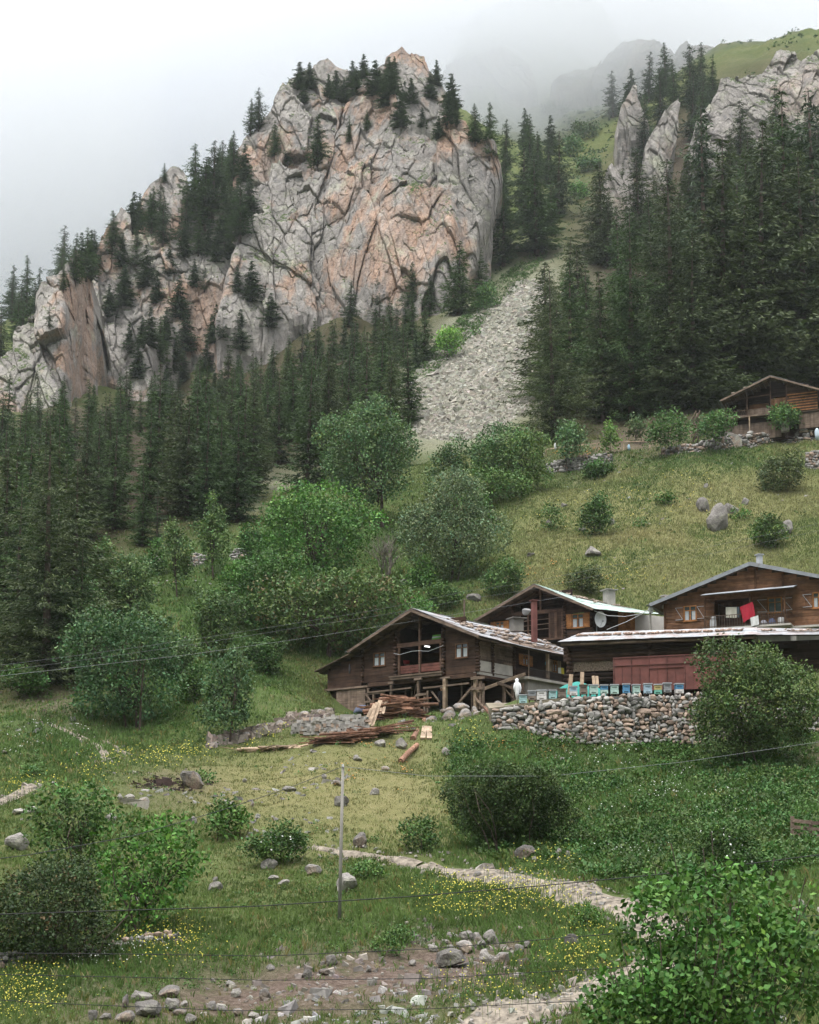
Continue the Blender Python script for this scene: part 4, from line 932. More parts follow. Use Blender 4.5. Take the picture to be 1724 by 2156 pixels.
# leafy weeds where it is lush
def clumps(name, x, y, size, leaf, colr, per=14, seed=1, up=.5, m=None):
    r = np.random.default_rng(seed); n = len(x); Z = gz(x, y); c = np.stack([x, y, Z+size*.25], 1); c = np.repeat(c, per, 0)
    d = r.normal(size=(n*per, 3)); d[:, 2] = np.abs(d[:, 2])*.9; d = unit(d); S_ = np.repeat(size, per)[:, None]; c = c+d*S_*r.uniform(.3, 1, (n*per, 1))
    dd = unit(d+r.normal(size=d.shape)*.6+np.array([0, 0, up*.3])); w = unit(np.cross(dd, r.normal(size=d.shape)+np.array([0, 0, 1.5]))); s = np.repeat(leaf, per)[:, None]*r.uniform(.6, 1.3, (n*per, 1))
    V = np.stack([c-dd*s*.5, c+w*s*.36, c+dd*s*.6, c-w*s*.36], 1).reshape(-1, 3)
    cc = np.repeat(colr, per, 0)*r.uniform(.75, 1.25, (n*per, 1)); o_ = mesh_obj(name, V, np.arange(len(V)).reshape(-1, 4), m or M_leaf, None, np.repeat(cc, 4, 0)); tag(o_, kind='stuff'); return o_
x, y = scatter(38000, 36, 180); lu = sample(LU_, x, y); patch = fbm(np.stack([x/3.2, y/3.2, 0*x], 1), 4, 99); dr = sample(DR_, x, y)
ok = (rng.random(len(x)) < np.clip(lu*.75+patch*1.1-.05-dr*.3, 0.02, 1)) & ~onpath(x, y, .3) & ~blockmask(x, y) & (sample(SC_, x, y) < .1) & (sample(DI_, x, y) < .5)
x, y = x[ok], y[ok]; n_c = len(x); tone = rng.uniform(.6, 1.35, (n_c, 1)); cc = np.array([.062, .13, .032])*tone; cc[:, 0] *= rng.uniform(.8, 1.5, n_c)
clumps('weeds', x, y, rng.uniform(.12, .36, n_c)*(y/60)**.5, .075*(y/55)**.85, cc, 14, 4)
x, y = scatter(60000, 52, 98, .01, .31); px_, py_ = pxy(x, y)
ok = inpoly(px_, py_, [(960,1540),(1180,1562),(1440,1570),(1724,1530),(1724,1900),(1450,1880),(1180,1850),(1000,1800),(940,1700)]) & ~onpath(x, y, .3); pt_ = fbm(np.stack([x/2.6, y/2.6, 0*x], 1), 4, 55); ok &= rng.random(len(x)) < np.clip(.35+pt_*1.3, .06, .9)
x, y, pt_ = x[ok], y[ok], pt_[ok]; n_c = len(x); tone = rng.uniform(.55, 1.4, (n_c, 1))*(1+.3*pt_[:, None]); cc = np.array([.065, .14, .032])*tone; cc[:, 0] *= rng.uniform(.8, 1.45, n_c)
clumps('weeds', x, y, rng.uniform(.12, .42, n_c)*(1+.6*np.clip(pt_, 0, 1)), .085*rng.uniform(.6, 1.5, n_c), cc, 15, 14)
kk_ = rng.random(len(x)) < .10; n_c = kk_.sum(); cc = np.array([.05, .115, .03])*rng.uniform(.6, 1.5, (n_c, 1)); cc[:, 0] *= rng.uniform(.8, 1.7, n_c)
clumps('tall_weeds', x[kk_], y[kk_], rng.uniform(.4, .85, n_c), .13*rng.uniform(.7, 1.4, n_c), cc, 46, 15)
x, y = scatter(60000, 190, 350, -.02, .11); px_, py_ = pxy(x, y)
ok = inpoly(px_, py_, [(835,810),(900,745),(950,690),(1000,635),(1060,580),(1130,520),(1160,530),(1115,585),(1060,635),(1010,690),(960,745),(900,800)]) & (rng.random(len(x)) < .55+fbm(np.stack([x/9, y/9, 0*x], 1), 3, 9)); x, y = x[ok], y[ok]; n_c = len(x)
cc = np.array([.085, .15, .045])*rng.uniform(.5, 1.4, (n_c, 1)); clumps('scree_edge_growth', x, y, rng.uniform(.2, .7, n_c), .24*rng.uniform(.7, 1.3, n_c), cc, 12, 25)
# forest floor and gully growth, green edges of the scree
x, y = scatter(24000, 185, 620, -.30, .32); px_, py_ = pxy(x, y); sc_ = sample(SC_, x, y); fo = sample(FO_, x, y); patch = fbm(np.stack([x/14, y/14, 0*x], 1), 4, 101)
gul = inpoly(px_, py_, [(930,640),(1010,580),(1150,520),(1190,400),(1180,250),(1290,200),(1280,350),(1240,470),(1180,600),(1130,560),(1050,620),(975,700)])
ok = (rng.random(len(x)) < np.clip(.10+gul*.6+patch*.8-fo*.3-sc_*1.5, 0, 1)) & (sc_ < .3); x, y = x[ok], y[ok]; n_c = len(x)
clumps('shrub_cover', x, y, rng.uniform(.3, .9, n_c)*(y/250)**.6, .30*(y/260), np.array([.05, .10, .032])*rng.uniform(.6, 1.4, (n_c, 1)), 12, 5)
# ---- flowers
def flowers(name, polys, n, colr, h0, h1, size, seed, clump=18, rad=.45, dmin=34, dmax=180):
    r = np.random.default_rng(seed); X = []; Y = []
    for poly, wgt in polys:
        xs = [p[0] for p in poly]; ys = [p[1] for p in poly]; k = 0; t = 0; nn = max(1, int(n*wgt/clump))
        while k < nn and t < nn*60:
            t += 1; a_, b_ = r.uniform(min(xs), max(xs)), r.uniform(min(ys), max(ys))
            if not inpoly(np.array([a_]), np.array([b_]), poly)[0]: continue
            l = hit(a_, b_, dmin)
            if l is None or l[1] > dmax: continue
            k += 1; q = int(clump*r.uniform(.4, 1.6)); X.append(l[0]+r.normal(size=q)*rad); Y.append(l[1]+r.normal(size=q)*rad*1.3)
    X = np.concatenate(X); Y = np.concatenate(Y); n = len(X); Z = gz(X, Y)+r.uniform(h0, h1, n)
    c = np.stack([X, Y, Z], 1); s = (size*(Y/55)**.8*r.uniform(.6, 1.3, n))[:, None]; nrm = unit(r.normal(size=(n, 3))*.5+np.array([0, -.5, .8])); a_ = unit(np.cross(nrm, r.normal(size=(n, 3)))); b_ = np.cross(nrm, a_)
    ang = np.arange(5)*2*math.pi/5; V = (c[:, None, :]+(a_[:, None, :]*np.cos(ang)[None, :, None]+b_[:, None, :]*np.sin(ang)[None, :, None])*s[:, None, :]).reshape(-1, 3)
    st = c-np.array([0, 0, .35]); w_ = np.array([.006, 0, 0])*(Y/50)[:, None]; V2 = np.stack([st-w_, st+w_, c+w_, c-w_], 1).reshape(-1, 3)
    C1 = np.repeat(np.array(colr)[None, :]*r.uniform(.8, 1.1, (n, 1)), 5, 0); C2 = np.tile([.07, .12, .03], (n*4, 1))
    o_ = mesh_obj(name, np.concatenate([V, V2]), [np.arange(n*5).reshape(-1, 5), n*5+np.arange(n*4).reshape(-1, 4)], M_leaf, None, np.concatenate([C1, C2])); tag(o_, kind='stuff')
YP = [([(900,1860),(1100,1860),(1240,1910),(1000,1935),(880,1940)], .30), ([(265,1965),(430,1960),(440,2030),(280,2035)], .12), ([(0,2040),(50,2060),(120,2110),(60,2156),(0,2156)], .16), ([(160,1600),(430,1570),(430,1600),(170,1660)], .14),
      ([(1180,2010),(1260,2010),(1240,2060),(1160,2040)], .08), ([(940,2060),(1180,2060),(1180,2120),(960,2130)], .07), ([(500,1560),(600,1540),(600,1580),(500,1590)], .03), ([(970,1530),(1010,1530),(1010,1580),(970,1580)], .025), ([(1130,1790),(1180,1790),(1180,1850),(1130,1850)], .03), ([(0,1640),(160,1610),(160,1680),(0,1680)], .05), ([(1090,1900),(1290,1930),(1300,2000),(1200,1990)], .06)]
flowers('yellow_flowers', YP, 3800, (.52, .47, .07), .2, .55, .027, 11, 9, .55)
flowers('yellow_flowers', [([(1060,1100),(1300,1000),(1500,980),(1500,1060),(1200,1120)], .6), ([(1100,1210),(1400,1190),(1500,1230),(1200,1240)], .4)], 420, (.50, .42, .08), .15, .35, .028, 12, 7, .6)
flowers('orange_flowers', [([(960,1530),(1300,1560),(1100,1600),(960,1600)], .35), ([(700,1570),(860,1560),(860,1700),(700,1700)], .3), ([(1080,1180),(1330,1180),(1330,1240),(1080,1240)], .5), ([(1170,940),(1290,950),(1240,965),(1170,965)], .4)], 300, (.50, .24, .06), .1, .3, .03, 13, 6, .3)
flowers('white_flowers', [([(1150,1600),(1600,1640),(1600,1760),(1400,1840),(1180,1800)], .7), ([(1180,1560),(1500,1560),(1500,1620),(1200,1620)], .15), ([(150,2000),(330,1990),(330,2060),(150,2060)], .12), ([(0,1500),(200,1540),(200,1600),(0,1600)], .1)], 620, (.55, .57, .50), .3, .6, .026, 14, 10, .4)
# ---- loose stone
def stones_np(name, x, y, size, colr, seed, flat=.6, kind='stuff', label=None, parent=None, zoff=0.):
    if len(x) == 0: return None
    r = np.random.default_rng(seed); n = len(x); z = gz(x, y)+zoff
    B = np.array([(-1, -1, -1), (1, -1, -1), (1, 1, -1), (-1, 1, -1), (-.8, -.8, 1), (.8, -.8, 1), (.8, .8, 1), (-.8, .8, 1)])*.5
    V = B[None]*(1+r.normal(size=(n, 8, 3))*.22); V = V*np.stack([size*r.uniform(.8, 1.5, n), size*r.uniform(.7, 1.2, n), size*flat*r.uniform(.6, 1.3, n)], 1)[:, None, :]
    az = r.random(n)*6.283; ca, sa = np.cos(az)[:, None], np.sin(az)[:, None]; tl = r.normal(size=n)[:, None]*.35
    X_ = V[..., 0]*ca-V[..., 1]*sa; Y_ = V[..., 0]*sa+V[..., 1]*ca; Z_ = V[..., 2]+X_*tl
    V = np.stack([X_+x[:, None], Y_+y[:, None], Z_+z[:, None]], -1).reshape(-1, 3)
    F_ = np.array([[3, 2, 1, 0], [4, 5, 6, 7], [0, 1, 5, 4], [1, 2, 6, 5], [2, 3, 7, 6], [3, 0, 4, 7]]); Fc = (F_[None]+np.arange(n)[:, None, None]*8).reshape(-1, 4)
    cc = np.repeat(np.asarray(colr)[None, :]*r.uniform(.6, 1.35, (n, 1))*(1+r.normal(size=(n, 3))*.03), 8, 0)
    o_ = mesh_obj(name, V, Fc, M_stone, parent, cc); tag(o_, kind=kind); return o_
M_stone = mat_plain('loose_stone', (.9, .9, .9), .9, .25, 6., spec=.15)
x, y = scatter(210000, 150, 345, -.15, .12); sc_ = sample(SC_, x, y); ok = sc_ > .45; x, y = x[ok], y[ok]
stones_np('scree_stones', x, y, rng.lognormal(-1.35, .5, len(x))*(y/220)**.5, (.39, .37, .31), 21, .6)
x, y = scatter(30000, 480, 720, -.02, .12); ok = sample(SC_, x, y) > .4; x, y = x[ok], y[ok]
stones_np('scree_stones', x, y, rng.lognormal(-.1, .4, len(x)), (.36, .34, .32), 22, .6)
x, y = scatter(26000, 36, 130); di = sample(DI_, x, y); patch = fbm(np.stack([x/2.5, y/2.5, 0*x], 1), 3, 7); ok = (rng.random(len(x)) < np.clip(di*1.1+patch*1.2-.3, 0, 1)*(di > .06)) & ~onpath(x, y, .2); x, y = x[ok], y[ok]
stones_np('rubble', x, y, rng.lognormal(-2.15, .5, len(x)), (.27, .24, .21), 23, .7)
x, y = scatter(12000, 36, 190); ok = (fbm(np.stack([x/6, y/6, 0*x], 1), 3, 71) > .26) & ~onpath(x, y, .2) & ~blockmask(x, y) & (sample(FO_, x, y) < .4); x, y = x[ok], y[ok]
stones_np('small_stones', x, y, rng.lognormal(-1.9, .45, len(x)), (.36, .34, .32), 24, .6)
x, y = scatter(30000, 38, 110); ok = onpath(x, y, .5) & (rng.random(len(x)) < .7); x, y = x[ok], y[ok]
stones_np('path_pebbles', x, y, rng.lognormal(-2.6, .5, len(x)), (.34, .31, .27), 25, .7, zoff=.08)
# ---- the tracks
M_path = mat_plain('gravel', (.205, .175, .14), .95, .5, 3.5, spec=.1)
for pp_, w, nm in zip(pathpts, PW, ('path', 'path', 'path', 'track', 'track', 'track')):
    t = np.r_[0, np.cumsum(np.linalg.norm(np.diff(pp_, axis=0), axis=1))]; tt = np.arange(0, t[-1], .5); c = np.stack([np.interp(tt, t, pp_[:, i]) for i in (0, 1)], 1)
    for _ in range(6): c[1:-1] = (c[:-2]+c[1:-1]*2+c[2:])/4
    dv = unit(np.gradient(c, axis=0)); nrm = np.stack([-dv[:, 1], dv[:, 0]], 1); nx = 9; rows = []
    for k in range(nx):
        o_ = (k/(nx-1)-.5)*w*(1+.25*fbm(np.stack([tt/1.3, tt*0+k//5*9, tt*0], 1), 4, 5)*3); q_ = c+nrm*o_[:, None]
        rows.append(np.stack([q_[:, 0], q_[:, 1], gz(q_[:, 0], q_[:, 1])-.05+.16*(1-abs(k/(nx-1)-.5)*2)**.5], 1))
    V = np.stack(rows, 1).reshape(-1, 3); a = np.arange(len(tt)*nx).reshape(-1, nx); Fc = np.stack([a[:-1, :-1], a[:-1, 1:], a[1:, 1:], a[1:, :-1]], -1).reshape(-1, 4)
    o_ = mesh_obj(nm, V, Fc, M_path, None, np.ones((len(V), 3)), True); tag(o_, kind='structure')
# ================================================================ HOUSES
M_wd = mat_wood('dark_timber', (.078, .046, .032), (.024, .015, .012), (.8, 9, 22))
M_wg = mat_wood('weathered_timber', (.19, .138, .105), (.07, .048, .035), (.8, 9, 22))
M_wb = mat_wood('brown_timber', (.21, .108, .060), (.085, .038, .022), (.8, 9, 22))
M_wo = mat_wood('orange_timber', (.46, .20, .07), (.26, .10, .035), (3, 9, 9), .6)
M_wp = mat_wood('new_timber', (.46, .34, .24), (.27, .18, .12), (6, 9, 2.5))
M_wr = mat_wood('split_logs', (.24, .13, .085), (.07, .04, .03), (6, 6, 6))
M_red = mat_plain('red_oxide_paint', (.15, .055, .046), .55, .22, 1.5)
M_conc = mat_plain('concrete', (.42, .39, .35), .9, .2, 1.2)
M_cream = mat_plain('cream_plaster', (.52, .48, .43), .9, .12, 1.)
M_glass = mat_plain('window_glass', (.05, .065, .07), .12, .1, 2., spec=.6)
M_cloth = mat_plain('cloth', (1, 1, 1), .9, .12, 4.)
M_dark = mat_plain('dark_cloth', (.03, .03, .035), .9, .2, 3.)  # one even near-black cloth colour
M_iron = mat_plain('iron', (.10, .085, .08), .6, .3, 3.)
def mat_sheet(name, c1, c2, rust, amt):
    m, n, b = newmat(name); o = objco(n); w = nd(n, 'ShaderNodeTexWave', wave_type='BANDS', bands_direction='Y'); w.inputs['Scale'].default_value = 4.2; n.links.new(o, w.inputs['Vector'])
    g = noise(n, o, .8, 6, .7); c = mix(n, rng_(n, noise(n, o, 2.2, 5), .35, .65), c1, c2)
    c = mix(n, rng_(n, g, .62-amt, .72-amt*.6, 0, .85), c, rust); c = mix(n, 1.0, c, tint(n), 'MULTIPLY'); setc(n, b, c, .5, .4); b.inputs['Metallic'].default_value = .15
    bump(n, b, w.outputs[0], .6, .05); return m
M_sheet = mat_sheet('corrugated_white', (.42, .435, .45), (.28, .295, .31), (.26, .165, .135), .17)
M_shgreen = mat_sheet('corrugated_green', (.40, .54, .46), (.62, .66, .64), (.20, .36, .28), .14)
M_shgrey = mat_sheet('corrugated_grey', (.34, .36, .38), (.26, .27, .29), (.20, .17, .15), .05)
M_wall_stone = mat_plain('wall_stone', (1, 1, 1), .9, .28, 5., spec=.15)
def Zm(s, ox, oy): return lambda x, y: (ox+s*x, oy+s*y)
z7 = Zm(.21978, 673.6, 1252.5); z1 = Zm(.33577, 657.8, 1157.75); z6 = Zm(.27473, 999.9, 1184.1); z2 = Zm(.32845, 1157.75, 1131.4); z4 = Zm(.24410, 1447.2, 1157.75); z5 = Zm(.23688, 1315.6, 736.75); z3 = Zm(.35897, 1105.1, 763.06)
class House:
    def __init__(s, px, py, d, rz, label, cat='house', name='log_house', group=None):
        s.o = P(px, py, d); s.a = math.radians(rz); s.c, s.s = math.cos(s.a), math.sin(s.a)
        s.root = empty(name, tuple(s.o), s.a, label, cat, group)
    def on(s, pt, ax, c):
        r = ray(*pt); dx = r[0]*s.c+r[1]*s.s; dy = -r[0]*s.s+r[1]*s.c; ox = s.o[0]*s.c+s.o[1]*s.s; oy = -s.o[0]*s.s+s.o[1]*s.c
        t = (c+(ox if ax == 'x' else oy))/(dx if ax == 'x' else dy); return (t*dx-ox, t*dy-oy, t*r[2]-s.o[2])
    def loc(s, p):
        dx, dy = p[0]-s.o[0], p[1]-s.o[1]; return (dx*s.c+dy*s.s, -dx*s.s+dy*s.c, p[2]-s.o[2])
    def wor(s, p): return np.array([s.o[0]+p[0]*s.c-p[1]*s.s, s.o[1]+p[0]*s.s+p[1]*s.c, s.o[2]+p[2]])
def FA(y=0.): return lambda u, o, z: (u, y-o, z)
def SI(x=0.): return lambda u, o, z: (x+o, u, z)
def SK(p, dr): # a wall running from p along dr
    dr = np.array(dr)/np.hypot(*dr); nx, ny = dr[1], -dr[0]
    return lambda u, o, z: (p[0]+dr[0]*u+nx*o, p[1]+dr[1]*u+ny*o, z)
def bm(mb, mp, u0, u1, o0, o1, z0, z1, tone=1., zt=None):
    za, zb = (z1, z1) if zt is None else zt
    mb.hexa([mp(u0, o0, z0), mp(u0, o1, z0), mp(u1, o1, z0), mp(u1, o0, z0), mp(u0, o0, za), mp(u0, o1, za), mp(u1, o1, zb), mp(u1, o0, zb)], tone)
def planks(mp, u0, u1, z0, top, rows=.24, openings=(), th=.14, vert=False, tones=(.7, 1.3), jit=.02, gap=.012, tf=None):
    """a wall of boards; top(u) gives its upper edge; openings are (u0, u1, z0, z1)"""
    mb = MB(); tfun = top if callable(top) else (lambda u: top)
    if vert:
        u = u0
        while u < u1-.02:
            w = min(rows*rnd.uniform(.8, 1.2), u1-u); segs = [(z0, None)]
            for (a, b, c, d) in openings:
                if u+w*.5 > a and u+w*.5 < b: segs = [(z0, c), (d, None)]
            for (a, b) in segs:
                if b is None: bm(mb, mp, u, u+w-gap, -th, rnd.uniform(0, jit), a-rnd.uniform(0, .05), 0, rnd.uniform(*tones), (tfun(u), tfun(u+w)))
                elif b > a: bm(mb, mp, u, u+w-gap, -th, rnd.uniform(0, jit), a, b, rnd.uniform(*tones))
            u += w
        return mb
    zmax = max(tfun(u0+(u1-u0)*k/40) for k in range(41)); z = z0
    while z < zmax-.03:
        h = rows*rnd.uniform(.85, 1.15); us = np.linspace(u0, u1, 121); ok = np.array([tfun(q) >= z+h*.55 for q in us])
        for (a, b, c, d) in openings:
            if z+h*.5 > c and z+h*.5 < d: ok &= ~((us > a) & (us < b))
        i = 0
        while i < len(us):
            if ok[i]:
                j = i
                while j+1 < len(us) and ok[j+1]: j += 1
                if j > i:
                    a = us[i]; 
                    while a < us[j]-.05:
                        b = min(us[j], a+rnd.uniform(2.2, 5.)); 
                        if us[j]-b < .6: b = us[j]
                        tn_ = rnd.uniform(*tones)*(tf(a, z) if tf else 1); bm(mb, mp, a, b-gap*.5, -th, rnd.uniform(0, jit), z, z+h-gap, tn_); a = b
                i = j+1
            else: i += 1
        z += h
    return mb
def window(root, mp, u0, u1, z0, z1, fm, shutters=0, curtain=True, fw=.07, label=None, zbrace=False, shm=None, sw=None, grille=False):
    f = MB(); o0, o1 = -.06, .05
    for (a, b, c, d) in ((u0, u1, z0, z0+fw), (u0, u1, z1-fw, z1), (u0, u0+fw, z0+fw, z1-fw), (u1-fw, u1, z0+fw, z1-fw)): bm(f, mp, a, b, o0, o1, c, d, tn(.85, 1.1))
    um = (u0+u1)/2; zt = z0+(z1-z0)*.68
    bm(f, mp, um-fw*.45, um+fw*.45, o0, o1-.012, z0+fw, z1-fw, 1.); bm(f, mp, u0+fw, um-fw*.45, o0, o1-.015, zt-.025, zt+.025, 1.); bm(f, mp, um+fw*.45, u1-fw, o0, o1-.015, zt-.025, zt+.025, 1.)
    if grille:
        for k in range(1, 5): bm(f, mp, u0+fw, u1-fw, .052, .065, z0+(z1-z0)*k/5-.01, z0+(z1-z0)*k/5+.01, .5)
    bm(f, mp, u0-.05, u1+.05, -.02, .10, z0-.05, z0-.003, .9)
    w = f.build('window', fm, root)
    if label: w['label'] = label
    g = MB(); bm(g, mp, u0+fw*.5, u1-fw*.5, -.05, -.03, z0+fw*.5, z1-fw*.5); g.build('pane', M_glass, w)
    if curtain:
        c = MB(); n_ = 9
        for s_ in (0, 1):
            a0 = u0+fw if s_ == 0 else um+fw*.6; a1 = um-fw*.6 if s_ == 0 else u1-fw; wd = (a1-a0)*.78; st = a0+(.02 if s_ == 0 else (a1-a0)*.2)
            for k in range(n_): bm(c, mp, st+wd*k/n_, st+wd*(k+1)/n_-.004, -.028, -.012-(k % 2)*.008, z0+fw, zt-.03, (.68, .70, .72) if k % 2 else (.52, .55, .58))
        c.build('curtain', M_cloth, w)
    sw = sw or (u1-u0)*.5
    for s_ in (-1, 1):
        if not shutters or (shutters == 2 and s_ < 0): continue
        a = u0-sw-.02 if s_ < 0 else u1+.02; m = MB(); n_ = 3
        for k in range(n_): bm(m, mp, a+sw*k/n_+.005, a+sw*(k+1)/n_-.005, .03, .075, z0-.02, z1+.02, tn(.85, 1.15))
        for zz in (z0+.14, z1-.14): bm(m, mp, a+.02, a+sw-.02, .077, .10, zz-.04, zz+.04, 1.05)
        sh = m.build('shutter', shm or fm, root)
        if zbrace:
            m = MB(); 
            for zz in (z0+.14, z1-.14): m.beam(mp(a+.03, .115, zz), mp(a+sw-.03, .115, zz), .04, .03, 1.0)
            m.beam(mp(a+.05, .118, z1-.16), mp(a+sw-.05, .118, z0+.16), .04, .03, 1.0); m.build('brace', M_wp if False else M_iron2, sh)
M_iron2 = mat_plain('pale_metal_strap', (.45, .46, .48), .5, .15, 3.)
def slope(root, A, B, Cc, D, mat, n1=10, n2=3, th=.05, name='roof', rag=.12, tones=(.85, 1.1), sag=.0):
    """roof slope: A-B along the ridge, D-C along the eave; laid sheet by sheet"""
    A, B, Cc, D = map(Vector, (A, B, Cc, D)); mb = MB(); nrm = (B-A).cross(D-A).normalized()
    if nrm.z < 0: nrm = -nrm
    def pt(s, t): return (A.lerp(B, s)).lerp(D.lerp(Cc, s), t)-Vector((0, 0, sag*math.sin(math.pi*s)))
    for j in range(n2):
        for i in range(n1):
            s0, s1 = i/n1, (i+1.06)/n1; t0, t1 = j/n2, (j+1.05)/n2+(rnd.uniform(0, rag)/n2 if j == n2-1 else 0); s1 = min(s1, 1.0+rnd.uniform(0, .01)); up = nrm*(.03*(n2-j)+.008*(i % 2)+rnd.uniform(0, .006)); q = [pt(s0, t0), pt(s0, t1), pt(s1, t1), pt(s1, t0)]
            mb.hexa([p+up for p in q]+[p+up+nrm*th*.35 for p in q], rnd.uniform(*tones))
    r = mb.build(name, mat, root); return r, pt, nrm
def underside(parent, A, B, Cc, D, n=14, m=None):
    A, B, Cc, D = map(Vector, (A, B, Cc, D)); mb = MB(); dn = Vector((0, 0, -.03))
    for k in range(n):
        t0, t1 = k/n, (k+.93)/n; q = [A.lerp(D, t0), A.lerp(D, t1), B.lerp(Cc, t1), B.lerp(Cc, t0)]
        mb.hexa([p+dn*2.2 for p in q]+[p+dn for p in q], tn(.6, 1.3))
    return mb.build('roof_boards', m or M_wg, parent)
def roof_stones(parent, pt, nrm, n, s0=0., s1=1., t0=.1, t1=.95, sz=.2, planks_=6, name='stones'):
    mb = MB()
    import bmesh
    for k in range(n):
        c = pt(rnd.uniform(s0, s1), rnd.choice([rnd.uniform(t0, t1), t0+(t1-t0)*rnd.choice([.2, .5, .8])]))+nrm*(.16+.02*rnd.random()); r_ = sz*rnd.uniform(.6, 1.3); V = []
        V, F_ = rock_raw(rnd.randrange(9999), 1, r_, r_*.8, r_*.45); mb.add(V+np.array(c), F_, np.array((.42, .33, .27))*rnd.uniform(.6, 1.25))
    o_ = mb.build(name, M_wall_stone, parent); o_['kind'] = 'stuff'
    mb = MB()
    for k in range(planks_):
        s = rnd.uniform(s0, s1*.8); t = rnd.uniform(t0, t1); a = pt(s, t)+nrm*.14; b = pt(min(1, s+rnd.uniform(.15, .3)), t+rnd.uniform(-.05, .05))+nrm*.14; mb.beam(a, b, .14, .05, tn(.5, 1.2), nrm)
    if planks_: mb.build('roof_laths', M_wg, parent)
ICO = {}
def _ico(sub):
    if sub in ICO: return ICO[sub]
    import bmesh
    b = bmesh.new(); bmesh.ops.create_icosphere(b, subdivisions=sub, radius=1); V = np.array([v.co[:] for v in b.verts]); F_ = [[v.index for v in f.verts] for f in b.faces]; b.free(); ICO[sub] = (V, F_); return ICO[sub]
def rock_raw(seed, sub, rx, ry, rz, cuts=7):
    V, F_ = _ico(sub); V = V.copy(); r = np.random.default_rng(seed)
    for _ in range(cuts):
        n_ = unit(r.normal(size=3)); dd = r.uniform(.55, .88); k = V@n_; V -= np.outer(np.maximum(k-dd, 0)*.95, n_)
    V = V*(1+fbm(V*1.7+seed % 97, 3, seed % 50)[:, None]*.25)
    if sub > 2: V = V*(1+fbm(V*6+seed % 97, 2, 3)[:, None]*.06)
    a = r.random()*6.28; c, s = math.cos(a), math.sin(a); V = V*np.array([rx, ry, rz]); t = r.normal()*.12
    return np.stack([V[:, 0], V[:, 1], V[:, 2]+V[:, 0]*t], 1), F_
def verge(parent, a, b, h=.2, m=None, name='bargeboard', tone=1.):
    mb = MB(); mb.beam(a, b, .05, h, tone); return mb.build(name, m or M_wg, parent)
def post(parent, mp, u, o, z0, z1, w=.14, m=None, tone=1., name='post'):
    mb = MB(); bm(mb, mp, u-w/2, u+w/2, o-w/2, o+w/2, z0, z1, tone); return mb.build(name, m or M_wg, parent)
def timber(parent, a, b, w=.12, h=None, m=None, tone=1., name='timber'):
    mb = MB(); mb.beam(a, b, w, h, tone); return mb.build(name, m or M_wg, parent)
def logends(parent, x, y, z0, z1, r_=.13, out=.22, m=None, ax='y'):
    mb = MB(); z = z0
    while z < z1:
        q = r_*rnd.uniform(.85, 1.1)
        if ax == 'y': mb.tube([(x, y+.1, z), (x+rnd.gauss(0, .02), y-out*rnd.uniform(.7, 1.2), z)], q, 8, tn(.6, 1.3))
        else: mb.tube([(x-.1, y, z), (x+out*rnd.uniform(.7, 1.2), y+rnd.gauss(0, .02), z)], q, 8, tn(.6, 1.3))
        z += r_*1.95
    mb.build('log_ends', m or M_wd, parent, True)

# ---------------------------------------------------------------- the large log house on stilts
h = House(1003.7, 1413, 100, -38.7, 'large dark log house on timber props, its white roof weighted with stones')
R = h.root; F0 = FA(0); S0 = SI(0); XR, ZR = -5.13, 4.83; XL, XE = -11.26, .92; ZE = 2.33; YB = 12.6
tau = (ZR-ZE)/(XR-XL); rt = lambda x: ZR-.14-tau*abs(x-XR)
op = [(-7.05, -3.1, .28, 2.25), (-7.05, -3.1, 2.62, 9.)]
wl = planks(F0, -10.65, -.12, -.05, rt, .27, op+[(-9.55, -8.4, 1.1, 2.12), (-1.86, -.74, 1.06, 2.12)]).build('front_wall', M_wd, R)
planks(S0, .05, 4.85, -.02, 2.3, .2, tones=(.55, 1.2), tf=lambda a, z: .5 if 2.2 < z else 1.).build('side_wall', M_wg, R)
planks(S0, 4.9, 12., .05, 2.3, .22, [(5.3, 6.85, 1.03, 1.83), (7.75, 8.45, .1, 2.0), (9.45, 10.75, .92, 1.86)], tones=(.45, .9)).build('side_wall', M_wd, R)
planks(SI(-10.5), 0., 12., -.05, 2.3, .27).build('side_wall', M_wd, R)
mb = MB(); mb.box(-10.5, -.12, 12., 12.15, -.3, 2.3); mb.box(-10.55, -.15, .12, 12., -.32, -.12, .5); mb.build('back_wall_and_floor', M_wd, R)
# loggia: recess, sill, parapet, posts
planks(FA(2.6), -7.3, -2.9, 0, 4.6, .3, tones=(.15, .4)).build('loggia_back_wall', M_wb, R)  # shade of the recess put into the board colour, toned almost to black
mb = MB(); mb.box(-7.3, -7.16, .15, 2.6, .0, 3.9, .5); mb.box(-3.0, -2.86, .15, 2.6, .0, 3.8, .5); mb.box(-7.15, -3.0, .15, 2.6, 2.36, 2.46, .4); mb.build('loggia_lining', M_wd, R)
mb = MB()
for k, (a, b) in enumerate(((-6.95, -5.15), (-5.0, -3.25))):
    for j in range(3): mb.box(a, b, -.04, .01, .34+j*.2, .52+j*.2, tn(.8, 1.15))
mb.build('parapet', mat_wood('reddish_board', (.17, .07, .055), (.10, .04, .03)), R)
mb = MB(); mb.box(-7.75, -2.85, -.42, -.02, .1, .2, 1.1); mb.box(-7.7, -2.9, -.36, .0, -.1, .09, .8); mb.build('sill', M_wg, R)
for x, z0, z1, w in ((-7.0, .2, 2.3, .14), (-3.15, .2, 2.3, .14), (-5.07, .2, 4.45, .17)): post(R, F0, x, .06, z0, z1, w, M_wd, 1.6)
mb = MB(); bm(mb, F0, -7.2, -2.9, .0, .14, 2.28, 2.6, 1.3); mb.build('beam', M_wd, R)
